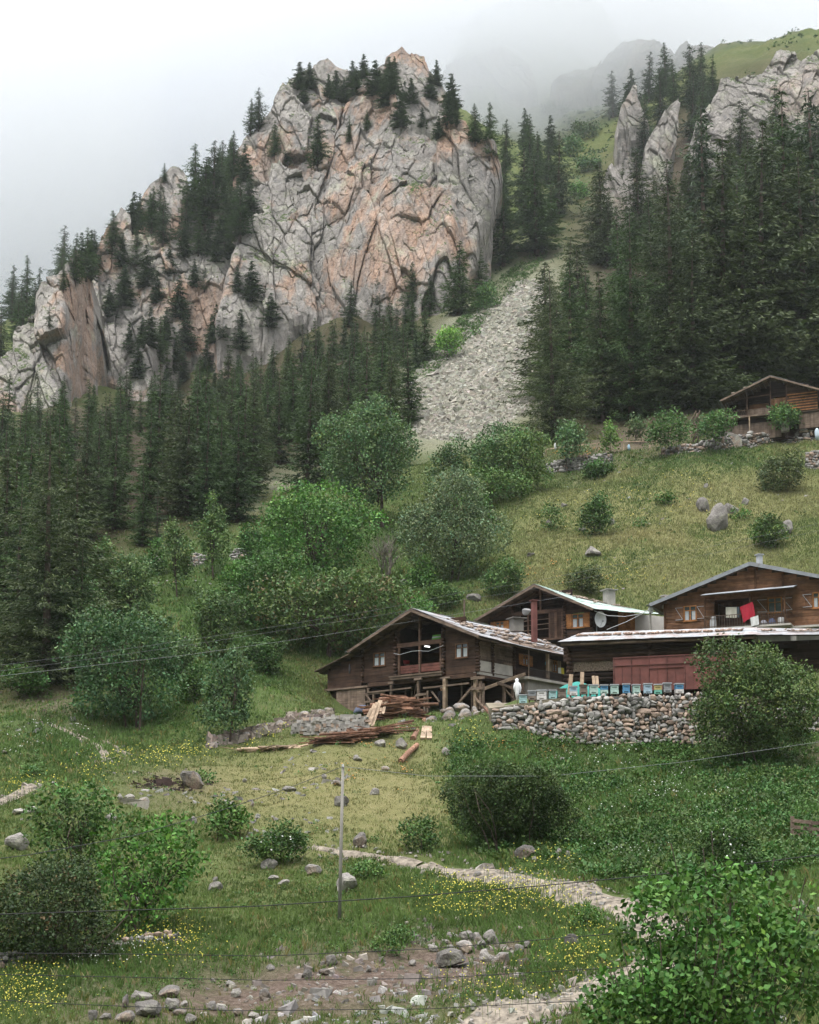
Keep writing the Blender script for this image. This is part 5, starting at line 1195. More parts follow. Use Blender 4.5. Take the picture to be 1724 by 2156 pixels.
logends(R, -7.35, 0, 0, 3.7); logends(R, -2.9, 0, 0, 3.5); logends(R, -10.6, 0, 0, 2.5, .12, .15); logends(R, .03, .0, .05, 2.35, .12, .2, None, 'x'); logends(R, 0., 1.85, -.05, 2.3, .12, .16, None, 'x'); logends(R, 0., 4.55, .1, 2.3, .12, .16, None, 'x')
window(R, F0, -9.55, -8.4, 1.1, 2.12, M_wb); window(R, F0, -1.86, -.74, 1.06, 2.12, M_wb)
window(R, S0, 5.75, 6.5, 1.05, 1.8, M_wo, 1, sw=.5, grille=True); window(R, S0, 9.75, 10.45, .95, 1.84, M_wo, 1, sw=.42, shm=M_wp, grille=True)
for a, b, t in ((.25, 1.72, .9), (1.98, 4.4, 1.05)): mb = MB(); bm(mb, S0, a, b, .02, .045, .06, .8, t); mb.build('metal_cladding', M_conc, R)
mb = MB(); bm(mb, S0, 7.75, 8.4, -.05, .02, .1, 2.0, .6); mb.build('door', M_wd, R)
mb = MB(); bm(mb, S0, 8.55, 8.95, .16, .2, 1.32, 1.56, (.05, .45, .75)); mb.build('blue_box', M_cloth, R)
# terrace, railing and porch posts on the right side
mb = MB(); bm(mb, S0, 4.6, 12.1, -2., 1.25, -.18, .0, 1.); bm(mb, S0, 0, 4.6, -.3, .12, -.22, -.03, .85); mb.build('terrace_slab', M_conc, R)
mb = MB(); bm(mb, S0, 4.9, 12.1, .2, 1.05, -2.7, -.18, .62); mb.build('terrace_base', M_conc, R)
mb = MB()
for zz in (.08, .62): mb.beam(S0(4.95, 1.15, zz), S0(9.3, 1.15, zz), .04, .04, .5)
for k in range(30): mb.beam(S0(4.95+k*.15, 1.15, .0), S0(4.95+k*.15, 1.15, .62), .022, .022, .5)
mb.build('railing', M_iron, R)
post(R, S0, 4.95, 1.1, -.02, 2.2, .08, M_wg); post(R, S0, 7.6, 1.0, -.02, 2.2, .2, M_wp, .8)
# roof
fr, bk = -1.0, YB
r1, pt1, n1_ = slope(R, (XR, fr, ZR), (XR, bk, ZR), (XE+.55, bk, ZE-.22), (XE, fr, ZE), M_sheet, 13, 4, sag=.12)
r2, pt2, n2_ = slope(R, (XR, fr, ZR), (XR, bk, ZR), (XL, bk, ZE), (XL, fr, ZE), M_sheet, 12, 4)
underside(r1, (XR, fr, ZR), (XR, bk, ZR), (XE+.55, bk, ZE-.22), (XE, fr, ZE)); underside(r2, (XR, fr, ZR), (XR, bk, ZR), (XL, bk, ZE), (XL, fr, ZE))
roof_stones(r1, pt1, n1_, 95, .12, 1., .1, .97, .24, 16); roof_stones(r2, pt2, n2_, 14, .05, 1., .3, .95, .16, 3)
verge(r1, (XR, fr-.03, ZR-.07), (XE, fr-.03, ZE-.07)); verge(r2, (XR, fr-.03, ZR-.07), (XL, fr-.03, ZE-.07))
mb = MB(); mb.tube([(XE-.1, fr, ZE-.16), (XE+.1, 5, ZE-.27), (XE+.45, bk, ZE-.4)], .07, 6, .9); mb.build('eave_pole', M_wg, r1)
mb = MB(); mb.beam((XR-.6, .0, 4.2), (-10.4, -.1, 2.35), .12, .2, 1.4); mb.beam((XR, -.9, ZR-.35), (XR, .3, ZR-.35), .2, .2, 1.); mb.build('rafter', M_wd, R)
# lean-to on the left with its boarded stable below
lt = lambda x: 2.2-(-10.7-x)*.27
planks(F0, -14.05, -10.75, -.25, lt, .3, tones=(.8, 1.4)).build('lean_to_wall', M_wd, R)
planks(SI(-14.05), 0, 6, -.25, 1.2, .3).build('lean_to_side', M_wd, R)
r3, pt3, n3_ = slope(R, (-10.6, -.6, 2.26), (-10.6, 6, 2.26), (-14.6, 6, 1.1), (-14.6, -.6, 1.2), M_wg, 9, 5, th=.16, name='lean_to_roof', rag=.8, tones=(.5, 1.4))
planks(FA(-.05), -13.2, -10.3, -2.5, -.45, .3, vert=True, tones=(.9, 1.7)).build('stable_boards', M_wg, R)
mb = MB(); mb.box(-14.4, -10., -.18, .3, -.42, -.27, 1.2); mb.build('beam', M_wg, R)
mb = MB(); mb.box(-14.0, -10.2, .1, 6, -2.9, -.3, .5); mb.build('stable_back', M_wd, R)
# under the house: dark back wall, props and scaffold timbers
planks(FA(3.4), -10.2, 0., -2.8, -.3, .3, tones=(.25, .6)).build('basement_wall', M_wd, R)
mb = MB(); mb.box(-10.2, -.3, .3, 3.3, -.5, -.33, .5); mb.box(-10., 0., -.1, .12, -.4, -.1, 1.2); mb.box(-.1, .12, .2, 4.8, -.4, -.22, 1.1); mb.build('floor_beams', M_wd, R)
for x, z0, z1, w, m_, t in ((-7.66, -2.75, -.42, .17, M_wg, .8), (-5.1, -2.75, .0, .17, M_wg, .8), (-2.67, -2.75, -.35, .26, M_wp, .75), (.03, -2.75, -.4, .22, M_wp, .7), (-9.9, -2.7, -.5, .14, M_wg, 1.), (-9.35, -2.7, -1., .16, M_wg, 1.), (-4.5, -2.7, -1.45, .16, M_wg, 1.2), (-4.25, -2.7, -1.1, .12, M_wg, 1.2), (.45, -2.75, -.75, .18, M_wg, 1.2), (.7, -2.7, -.95, .14, M_wg, 1.)):
    post(R, FA(-.1), x, .1, z0, z1, w, m_, t)
for x in (-7.2, -6.6, -3.5, -2., -1.1): post(R, FA(.9), x, .0, -2.75, -.55, .1, M_wg, .9)
for a, b, w in [((-10.3, -.2, -.95), (-8.3, -.2, -.95), .13), ((-9.9, -.28, -.85), (-5.7, -.28, -.8), .11), ((-7.9, -.25, -.28), (-7.4, -.25, -.28), .16), ((-5.4, -.3, -.2), (-4.7, -.3, -.2), .16), ((-4.6, -.25, -.9), (-.5, -.25, -.85), .12), ((-10.2, -.28, -1.55), (-9.2, -.28, -1.55), .14), ((-10., -.3, -1.05), (-8.7, -.3, -2.4), .1),
                ((-6.3, -.2, -2.3), (-5.2, -.2, -1.3), .13), ((-5.0, -.25, -1.35), (-4.3, -.25, -1.35), .18), ((-5., -.25, -1.75), (-4.3, -.25, -1.75), .14), ((-3.9, -.15, -1.2), (-3.2, -.15, -2.0), .1), ((-1.7, -.3, -2.5), (-.1, -.3, -1.1), .15), ((-.2, -.35, -1.3), (.8, -.35, -1.3), .18), ((-.2, -.38, -.55), (.9, -.38, -.55), .2), ((-3.1, -.2, -.28), (-2.2, -.2, -.28), .14), ((.1, -.4, -1.9), (.8, -.4, -2.6), .12)]:
    timber(R, a, b, w, w, M_wg, tn(.9, 1.4))
timber(R, (.4, -.5, -1.5), (.9, 4.7, .2), .16, .2, M_wp, .75, 'handrail')
for a, b in [((.8, 2.2, -2.7), (.8, 2.2, -.8)), ((.9, 4.4, -2.6), (.9, 4.4, -.5)), ((.85, 3.2, -2.6), (.85, 3.2, -.7))]: timber(R, a, b, .18, .18, M_wg, 1.1, 'post')
timber(R, (.9, 2.2, -1.2), (.9, 4.4, -2.4), .12, .12, M_wg, 1.1); timber(R, (.95, 1.2, -.8), (.95, 4.6, -1.2), .14, .2, M_wg, .9)
mb = MB(); mb.tube([(-5.1, -.2, .1), (-5.35, -.35, -1.2), (-5.6, -.5, -2.2)], .015, 5, .8); mb.build('rope', M_wg, R)
mb = MB(); mb.tube([h.on(z7(1005, 492), 'y', -.1), h.on(z7(1050, 497), 'y', -.1)], .05, 8, (1, 1, 1)); lt_ = mb.build('lamp', bpy.data.materials.new('lamp_tube'), R); q = lt_.data.materials[0]; q.use_nodes = True; q.node_tree.nodes['Principled BSDF'].inputs['Emission Color'].default_value = (1, 1, .98, 1); q.node_tree.nodes['Principled BSDF'].inputs['Emission Strength'].default_value = 2.0
HOUSE1 = h
# red iron chimney
def chimney(nm, label, p, w, hgt, m, tone=1., cap=True):
    r_ = empty(nm, tuple(p), .4, label, 'chimney'); mb = MB(); mb.box(-w/2, w/2, -w/2, w/2, 0, hgt, tone); mb.build('stack', m, r_)
    mb = MB(); mb.box(-w*.75, w*.75, -w*.75, w*.75, hgt+.002, hgt+.07, tone*.8); mb.build('cap', m, r_); return r_
# ---------------------------------------------------------------- second log house, green roof
h2 = House(*z6(690, 590), 113, -30, 'log house with a pale green sheet roof and a satellite dish, behind the large one')
R = h2.root; XR, ZR = -2.19, 4.48; XL, XE = -7.53, 2.87; ZE = 2.1; tau = (ZR-ZE)/5.2; rt2 = lambda x: ZR-.14-tau*abs(x-XR)
planks(FA(0), -6.85, 2.2, -2.2, rt2, .27, [(-4.45, -.1, .2, 2.25), (-4.45, -.1, 2.5, 3.9), (.62, 1.65, .85, 1.98), (-6.4, -5.2, 1.1, 1.95)], tones=(.65, 1.15)).build('front_wall', M_wd, R)
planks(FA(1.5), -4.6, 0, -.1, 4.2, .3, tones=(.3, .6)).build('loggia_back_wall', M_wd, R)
planks(FA(-.08), -1.25, -.1, .15, 2.35, .18, vert=True, tones=(.7, 1.6)).build('loggia_boards', M_wd, R)
mb = MB(); bm(mb, FA(0), -4.5, 0, .0, .12, 2.24, 2.52, 1.2); bm(mb, FA(0), -4.6, .1, -.1, .45, -.02, .12, 1.4); mb.build('beam', M_wd, R)
for x, a, b in ((-2.1, 2.5, 4.2), (-3.2, .1, 2.3), (-1.3, .1, 2.3)): post(R, FA(0), x, .05, a, b, .14, M_wd, 1.3)
for zz in (.95, 1.35, 1.75): timber(R, (-3.6, -.05, zz), (-1.3, -.05, zz+.05), .04, .04, M_wg, 1.2, 'rail')
logends(R, -4.6, 0, .1, 3.3); logends(R, .05, 0, .1, 3.1); logends(R, 2.2, 0.1, 0., 2.1, .12, .2, None, 'x')
window(R, FA(0), .62, 1.65, .85, 1.98, M_wo, 1, sw=.5, label='window with orange frame and shutters'); window(R, FA(0), -6.2, -5.4, 1.1, 1.92, M_wo, 1, sw=.42)
ev = P(*z6(905, 350), 1)
E1 = h2.wor((XE, -1., ZE)); r_ = ray(*z6(1240, 388)); E2 = r_*(E1[2]/r_[2]); E2l = h2.loc(E2); r_ = ray(*z6(1424, 392)); E3 = h2.loc(r_*(E1[2]/r_[2]))
sk = SK((2.2, 0.15), (E2l[0]-XE, E2l[1]+1.)); Lk = math.hypot(E2l[0]-XE, E2l[1]+1.)
planks(sk, 0, Lk*.62, -1.6, 2.35, .26, tones=(.6, 1.2)).build('side_wall', M_wd, R)
planks(sk, Lk*.62, Lk*1.02, -.6, 2.35, .3, vert=True, tones=(.7, 1.2)).build('porch_boards', M_wo, R)
mb = MB(); bm(mb, sk, Lk*1.03, Lk*1.75, -.3, -.1, -1., 2.3, 1.); mb.build('plaster_wall', M_cream, R)
mb = MB(); bm(mb, sk, Lk*.3, Lk*1.7, -.1, .9, -.62, -.5, 1.); mb.build('balcony_slab', M_conc, R)
mb = MB()
for zz in (-.45, .05): mb.beam(sk(Lk*.3, .85, zz), sk(Lk*1.1, .85, zz), .03, .03, .5)
for k in range(22): mb.beam(sk(Lk*.3+k*.16, .85, -.5), sk(Lk*.3+k*.16, .85, .05), .02, .02, .5)
mb.build('railing', M_iron, R)
window(R, SK(sk(Lk*1.58, -.1, 0)[:2], (E2l[0]-XE, E2l[1]+1.)), 0, .35, .2, .9, M_wo, 0, False)
r1, pt1, nn = slope(R, (XR, -1, ZR), (XR+1.2, 9.2, ZR-.1), (E3[0], E3[1], ZE-.05), (XE, -1, ZE), M_shgreen, 12, 3, sag=.05)
r2, pt2, nn2 = slope(R, (XR, -1, ZR), (XR, 9, ZR), (XL, 9, ZE), (XL, -1, ZE), M_sheet, 10, 3)
underside(r1, (XR, -1, ZR), (XR+1.2, 9.2, ZR-.1), (E3[0], E3[1], ZE-.05), (XE, -1, ZE)); underside(r2, (XR, -1, ZR), (XR, 9, ZR), (XL, 9, ZE), (XL, -1, ZE))
roof_stones(r1, pt1, nn, 34, .15, .95, .05, .6, .2, 9)
verge(r1, (XR, -1.03, ZR-.07), (XE, -1.03, ZE-.07)); verge(r2, (XR, -1.03, ZR-.07), (XL, -1.03, ZE-.07))
mb = MB(); mb.beam((XR-.3, -.1, 4.0), (-6.6, -.1, 2.2), .12, .18, 1.4); mb.build('rafter', M_wd, R)
mb = MB(); mb.box(-6.8, 2.1, 9, 9.2, -2, 2.1); mb.box(-6.9, -6.75, .1, 9, -2, 2.1); mb.build('back_walls', M_wd, R)
l = h2.on(z6(310, 440), 'y', -1.5)
pc = pt1(.78, .42); chimney('chimney', 'short grey block chimney with a sooty opening on the green roof', h2.wor(tuple(pc)), .75, 1.25, M_conc, .8)
chimney('chimney', 'tall rust red iron chimney between the first two log houses', P(*z6(455, 612), 103), .34, 3.05, M_red, 1.)
chimney('chimney', 'low stone chimney with metal sheets against the second log house', P(*z6(318, 530), 106), .8, .95, M_conc, .5)
# ---------------------------------------------------------------- brown timber house on the right
h4 = House(*z2(735, 590), 108, -25, 'reddish brown boarded house with a laundry balcony and grey roof edge')
R = h4.root; XR, ZR = 6.75, 4.42; XL = -.91; ZE = 1.88; tl = (ZR-ZE)/(XR-XL); rt4 = lambda x: ZR-.14-(tl*(XR-x) if x < XR else .275*(x-XR))
planks(FA(0), 0, 13.5, -.45, rt4, .25, [(1.55, 2.45, .55, 1.65), (7.9, 8.85, .72, 1.8), (11.15, 11.95, .85, 1.95), (3.9, 6.6, -.3, 1.95)], tones=(.75, 1.25)).build('front_wall', M_wb, R)
planks(SI(0.1), .1, 9, -.45, 1.7, .25).build('side_wall', M_wb, R)
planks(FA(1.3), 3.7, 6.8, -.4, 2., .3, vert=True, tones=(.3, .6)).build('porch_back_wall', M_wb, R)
mb = MB(); mb.box(3.75, 3.88, .1, 1.3, -.4, 2., .7); mb.box(6.62, 6.75, .1, 1.3, -.4, 2., .7); mb.box(3.75, 6.75, .1, 1.3, 1.96, 2.05, .5); mb.build('porch_lining', M_wb, R)
window(R, FA(0), 1.5, 2.5, .5, 1.7, M_wo, 1, zbrace=True, shm=M_wb, sw=.62, fw=.09); window(R, FA(0), 7.85, 8.9, .68, 1.85, M_wo, 1, False, zbrace=True, shm=M_wb, sw=.75, fw=.08); window(R, FA(0), 11.1, 12., .8, 2.0, M_wo, 1, zbrace=True, shm=M_wb, sw=.7, fw=.09)
for x in (0.05, 6.98, 9.0, 13.4): post(R, FA(-.02), x, .03, -.45 if x in (.05, 13.4) else 2.5, rt4(x)-.1, .14, M_wb, .6, 'batten')
yb = -1.25; q0 = h4.on(z2(990, 600), 'y', yb); q1 = h4.on(z2(1535, 590), 'y', yb); xa, xb = q0[0], q1[0]; zd = -.35; B4 = FA(yb)
mb = MB(); mb.box(xa-.1, xb+.1, yb-.05, -.02, zd-.14, zd, 1.1); mb.build('balcony_slab', M_conc, R)
mb = MB(); mb.beam(B4(xa, 0, zd+.1), B4(xb, 0, zd+.1), .05, .04, .7); mb.beam(B4(xa, 0, zd+.9), B4(xb, 0, zd+.9), .06, .05, .8)
k = xa
while k < xb: mb.beam(B4(k, 0, zd), B4(k, 0, zd+.9), .035, .035, tn(.5, .9)); k += .19
mb.beam((xa, yb, zd+.9), (xa, 0, zd+.9), .06, .05, .8); mb.beam((xb, yb, zd+.9), (xb, 0, zd+.9), .06, .05, .8)
mb.build('railing', M_wg, R)
for x in (xa+.05, xb-.3, (xa+xb)*.5+.3): post(R, B4, x, -.08, zd, 2.08, .12, M_wb, .6)
c1 = h4.on(z2(970, 390), 'y', yb-.3); c2 = h4.on(z2(1560, 325), 'y', yb-.3)
r3, _, _ = slope(R, (c1[0], .1, 2.5), (c2[0], .1, 2.62), (c2[0], yb-.35, 2.2), (c1[0], yb-.35, 2.1), M_shgrey, 8, 1, name='canopy', tones=(1.1, 1.5)); underside(r3, (c1[0], .1, 2.5), (c2[0], .1, 2.62), (c2[0], yb-.35, 2.2), (c1[0], yb-.35, 2.1), 6)
mb = MB(); mb.box(9.5, 13.6, -.5, .1, -.62, -.47, 1.15); mb.build('terrace_slab', M_conc, R)
mb = MB(); mb.box(.1, 13.4, .25, 8., -5., -.46, .62); mb.box(9.5, 9.9, -.3, .2, -3., -.62, 1.); mb.build('concrete_base', M_conc, R)
r1, pt1, nn = slope(R, (XR, -.8, ZR), (XR, 9, ZR), (XL, 9, ZE), (XL, -.8, ZE), M_shgrey, 10, 3); r2, pt2, nn2 = slope(R, (XR, -.8, ZR), (XR, 9, ZR), (14.5, 9, ZR-.275*7.75), (14.5, -.8, ZR-.275*7.75), M_shgrey, 10, 3)
underside(r1, (XR, -.8, ZR), (XR, 9, ZR), (XL, 9, ZE), (XL, -.8, ZE)); underside(r2, (XR, -.8, ZR), (XR, 9, ZR), (14.5, 9, ZR-.275*7.75), (14.5, -.8, ZR-.275*7.75))
verge(r1, (XR, -.84, ZR-.05), (XL, -.84, ZE-.05), .26, M_shgrey, tone=.8); verge(r2, (XR, -.84, ZR-.05), (14.5, -.84, ZR-.05-.275*7.75), .26, M_shgrey, tone=.8)
roof_stones(r1, pt1, nn, 10, .02, .2, .7, .98, .18, 1)
chimney('chimney', 'grey metal flue on the ridge of the reddish brown house', h4.wor((7.2, .6, 4.1)), .34, 1.15, M_iron2, .9); chimney('chimney', 'small white block chimney at the left eave of the reddish brown house', h4.wor((-.1, .8, 1.75)), .42, .95, M_cream, 1.)
H4 = (h4, xa, xb, yb, zd)
# ---------------------------------------------------------------- upper house on the slope
h5 = House(*z5(905, 600), 167, -22, 'old wooden house high on the slope with an open balcony under its gable')
R = h5.root; XR, ZR = 5.35, 4.13; XL, XE = -.53, 10.9; ZE = 1.86; tau = (ZR-ZE)/5.7; rt5 = lambda x: ZR-.14-tau*abs(x-XR)
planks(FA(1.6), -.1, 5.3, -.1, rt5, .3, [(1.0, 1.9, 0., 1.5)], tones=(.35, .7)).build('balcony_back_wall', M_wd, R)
planks(FA(0), 7.05, 10.6, -.3, rt5, .28, [(8.75, 9.15, 1.0, 1.5)], tones=(.8, 1.5)).build('front_wall', M_wd, R)
mb = MB()
for k in range(7): bm(mb, FA(0), 7.1+.25*(k % 2), 10.6, .02, .06, -.15+k*.33, -.05+k*.33, tn(.8, 1.1))
mb.build('new_battens', M_wo, R)
planks(FA(.3), 5.2, 7.0, .1, 1.75, .14, vert=True, tones=(.8, 1.3)).build('wattle_screen', M_wb, R)
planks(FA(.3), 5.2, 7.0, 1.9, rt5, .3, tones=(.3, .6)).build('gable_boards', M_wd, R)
mb = MB(); bm(mb, FA(1.5), 2.5, 4.8, .05, .1, .45, 1.65, 1.1); mb.build('wattle_screen', M_wb, R)
mb = MB(); mb.box(-.2, 5.3, -.1, 1.6, -.25, -.08, 1.2); mb.box(5.3, 10.7, .0, 3., -.35, -.2, .8); mb.build('balcony_floor', M_wg, R)
mb = MB(); mb.beam((-.1, 0, .62), (5.15, 0, .62), .08, .07, 1.); mb.beam((-.1, 0, -.0), (5.15, 0, -.0), .06, .07, 1.)
for k in range(24): mb.box(-.05+k*.22, (-.05+k*.22)+(.05 if k < 11 else .2), -.02, .02, 0, .6, tn(.6, 1.2))
mb.build('railing', M_wg, R)
for x, t in ((0, 1.7), (2.45, 2.8), (5.2, 3.9), (7.05, 3.3)): post(R, FA(0), x, .03, -.1, min(t, rt5(x)), .13, M_wd, 1.4)
timber(R, (0, .05, 2.0), (5.2, .05, 2.25), .1, .12, M_wd, 1.4, 'beam'); timber(R, (.5, .1, 2.15), (5.2, .1, 4.), .1, .12, M_wd, 1.2, 'rafter')
planks(FA(.6), -1.9, 6.3, -2.9, -.9, .22, vert=True, tones=(.8, 1.4)).build('stable_wall', M_wg, R)
planks(FA(.2), 8.4, 11., -2.3, -.5, .22, vert=True, tones=(.8, 1.4)).build('stable_wall', M_wg, R)
mb = MB(); mb.box(-.2, 10.6, .75, 9, -3.2, -.3, .6); mb.build('lower_body', M_wd, R)
planks(SI(-.05), .1, 9, -.3, 1.8, .28).build('side_wall', M_wd, R); post(R, FA(-.2), 2.7, .0, -2.7, -.2, .14, M_wp, .9)
mb = MB(); mb.box(6.3, 7.2, .2, 1., -2.4, -.9, 1.1); mb.build('white_patch', M_cream, R)
for s_, X in ((-1, XL), (1, XE)):
    r_, pt_, n_ = slope(R, (XR, -1, ZR), (XR, 9, ZR), (X, 9, ZE), (X, -1, ZE), M_shgrey, 9, 3); underside(r_, (XR, -1, ZR), (XR, 9, ZR), (X, 9, ZE), (X, -1, ZE), 12); verge(r_, (XR, -1.04, ZR-.05), (X, -1.04, ZE-.05), .2, M_wg, tone=1.2)
    roof_stones(r_, pt_, n_, 8, 0, .2, .1, .9, .22, 0)
# ---------------------------------------------------------------- log barn with the white sheet roof
hb_ = House(*z6(720, 850), 98, -16, 'low log barn with a long white sheet roof held down by stones', 'barn', 'log_barn')
R = hb_.root; mb = MB(); z = -.45; k = 0
while z < 2.0:
    if 0.05 < z < .8 and k % 1 == 0:
        mb.tube([(0, 0, z), (.3, 0, z)], .14, 8, 1.)
    else: mb.tube([(-.35, rnd.gauss(0, .02), z), (6, rnd.gauss(0, .03), z), (12.5, 0, z)], .145*rnd.uniform(.9, 1.1), 9, tn(.5, 1.3) if z > .8 else .3)
    z += .27; k += 1
mb.build('log_wall', M_wd, R, True)
logends(R, .02, .05, -.5, 2., .15, .3); logends(R, 5.6, .05, 1., 2., .14, .25)
mb = MB(); mb.box(.2, 3.2, .02, .3, .1, .8, 1.); mb.build('stacked_brushwood', mat_plain('brushwood', (.16, .12, .09), .95, .6, 14.), R)
mb = MB(); mb.box(.1, 12.4, 1.6, 1.8, -1.7, 2.2, .3); mb.box(-.05, .1, .15, 4.5, -1.7, 2.1, .4); mb.box(12.3, 12.4, .15, 4.5, -1.7, 2.1, .4); mb.build('inner_walls', M_wd, R)
r1, pt1, nn = slope(R, (.6, 2.6, 3.15), (12.6, 2.6, 3.0), (12.8, -1., 2.02), (-.5, -1., 2.08), M_sheet, 15, 2, tones=(1., 1.25)); r2, pt2, nn2 = slope(R, (.6, 2.6, 3.15), (12.6, 2.6, 3.0), (12.6, 6., 2.2), (-.3, 6., 2.2), M_sheet, 12, 2)
underside(r1, (.6, 2.6, 3.15), (12.6, 2.6, 3.0), (12.8, -1., 2.02), (-.5, -1., 2.08), 10, M_wd)
mb = MB()
for k in range(46):
    c = pt1(.04+k/46*.9+rnd.gauss(0, .004), .5+rnd.gauss(0, .02))+nn*.15; V, F_ = rock_raw(rnd.randrange(9999), 1, .2, .14, .1); mb.add(V*rnd.uniform(.8, 1.4)+np.array(c), F_, np.array((.40, .28, .22))*rnd.uniform(.7, 1.2))
o_ = mb.build('stones', M_wall_stone, r1); o_['kind'] = 'stuff'
mb = MB(); mb.tube([(-.4, -.85, 1.9), (6, -.9, 1.88), (12.7, -.85, 1.85)], .1, 8, 1.); mb.build('eave_pole', M_wg, r1, True)
r3_, pt3, nn3 = slope(R, (12.5, 2.5, 2.95), (20., 3., 2.55), (20.3, -.6, 1.75), (12.7, -1.05, 1.98), M_sheet, 9, 2, name='roof'); underside(r3_, (12.5, 2.5, 2.95), (20., 3., 2.55), (20.3, -.6, 1.75), (12.7, -1.05, 1.98), 8, M_wd); roof_stones(r3_, pt3, nn3, 30, .02, .98, .3, .75, .17, 3)
planks(FA(.6), 12.5, 19.8, -1.7, 1.9, .27, tones=(.4, .8)).build('log_wall', M_wd, R)
# red sheet hoarding
rf = empty('metal_hoarding', tuple(hb_.wor((3.05, -1.6, -1.4))), hb_.a, 'rust red sheet metal hoarding in front of the log barn', 'fence'); a_ = hb_.on(z6(1060, 735), 'y', -1.6); b_ = hb_.on(z6(1062, 990), 'y', -1.6); HH = a_[2]-b_[2]
rf.location = tuple(hb_.wor((a_[0], -1.6, b_[2]))); L = 9.6; mb = MB()
for k in range(8): mb.box(.06+k*1.18, .06+k*1.18+1.15, .0, .015, .45 if k == 0 else .0, HH-.02, tn(.85, 1.1))
mb.build('sheet', M_red, rf); mb = MB(); mb.beam((0, -.03, HH), (L, -.03, HH+.1), .06, .07, .8); mb.beam((0, -.04, HH-.52), (L, -.04, HH-.45), .06, .06, .8)
for k in range(9): mb.box(k*1.18-.02, k*1.18+.04, -.06, .0, 0, HH+.01, .8)
for k in range(8): mb.box(k*1.18+.58, k*1.18+.61, -.03, .0, .4, HH-.55, .7)
mb.beam((2.4, -.05, HH-.78), (4.7, -.05, HH-.74), .05, .05, .8); mb.build('frame', M_red, rf)
# ================================================================ YARD, STONE WALLS, THINGS ABOUT THE HOUSES
yl = [P(x, y, d) for x, y, d in ((1030,1488,88.2),(1100,1478,88.2),(1170,1467,88.2),(1260,1463,88.2),(1400,1462,88.2),(1560,1462,88.),(1724,1450,88.))]
V = []; Fc = []
for k, p in enumerate(yl): V += [(p[0], p[1], p[2]-.1), (p[0]*1.02, p[1]+6, 10.05), (p[0]*1.06, 101, 10.2)]
for k in range(len(yl)-1):
    for j in range(2): Fc.append([k*3+j, (k+1)*3+j, (k+1)*3+j+1, k*3+j+1])
b0 = len(V); V += [(V[k*3][0], V[k*3][1]+.05, V[k*3][2]-2.6) for k in range(len(yl))]+[(V[1][0], V[1][1], V[1][2]-1.2), (V[2][0], V[2][1], V[2][2]-1.2)]
for k in range(len(yl)-1): Fc.append([k*3, b0+k, b0+k+1, (k+1)*3])
Fc += [[0, 1, b0+len(yl), b0], [1, 2, b0+len(yl)+1, b0+len(yl)]]
yd = mesh_obj('yard', V, Fc, mat_plain('trodden_earth', (.20, .17, .12), .95, .35, 1.), None, np.ones((len(V), 3)), False); tag(yd, kind='structure')
x, y = rng.uniform(8, 24, 2600), rng.uniform(87.7, 88.9, 2600); 
SA = np.array((.35, .33, .30))
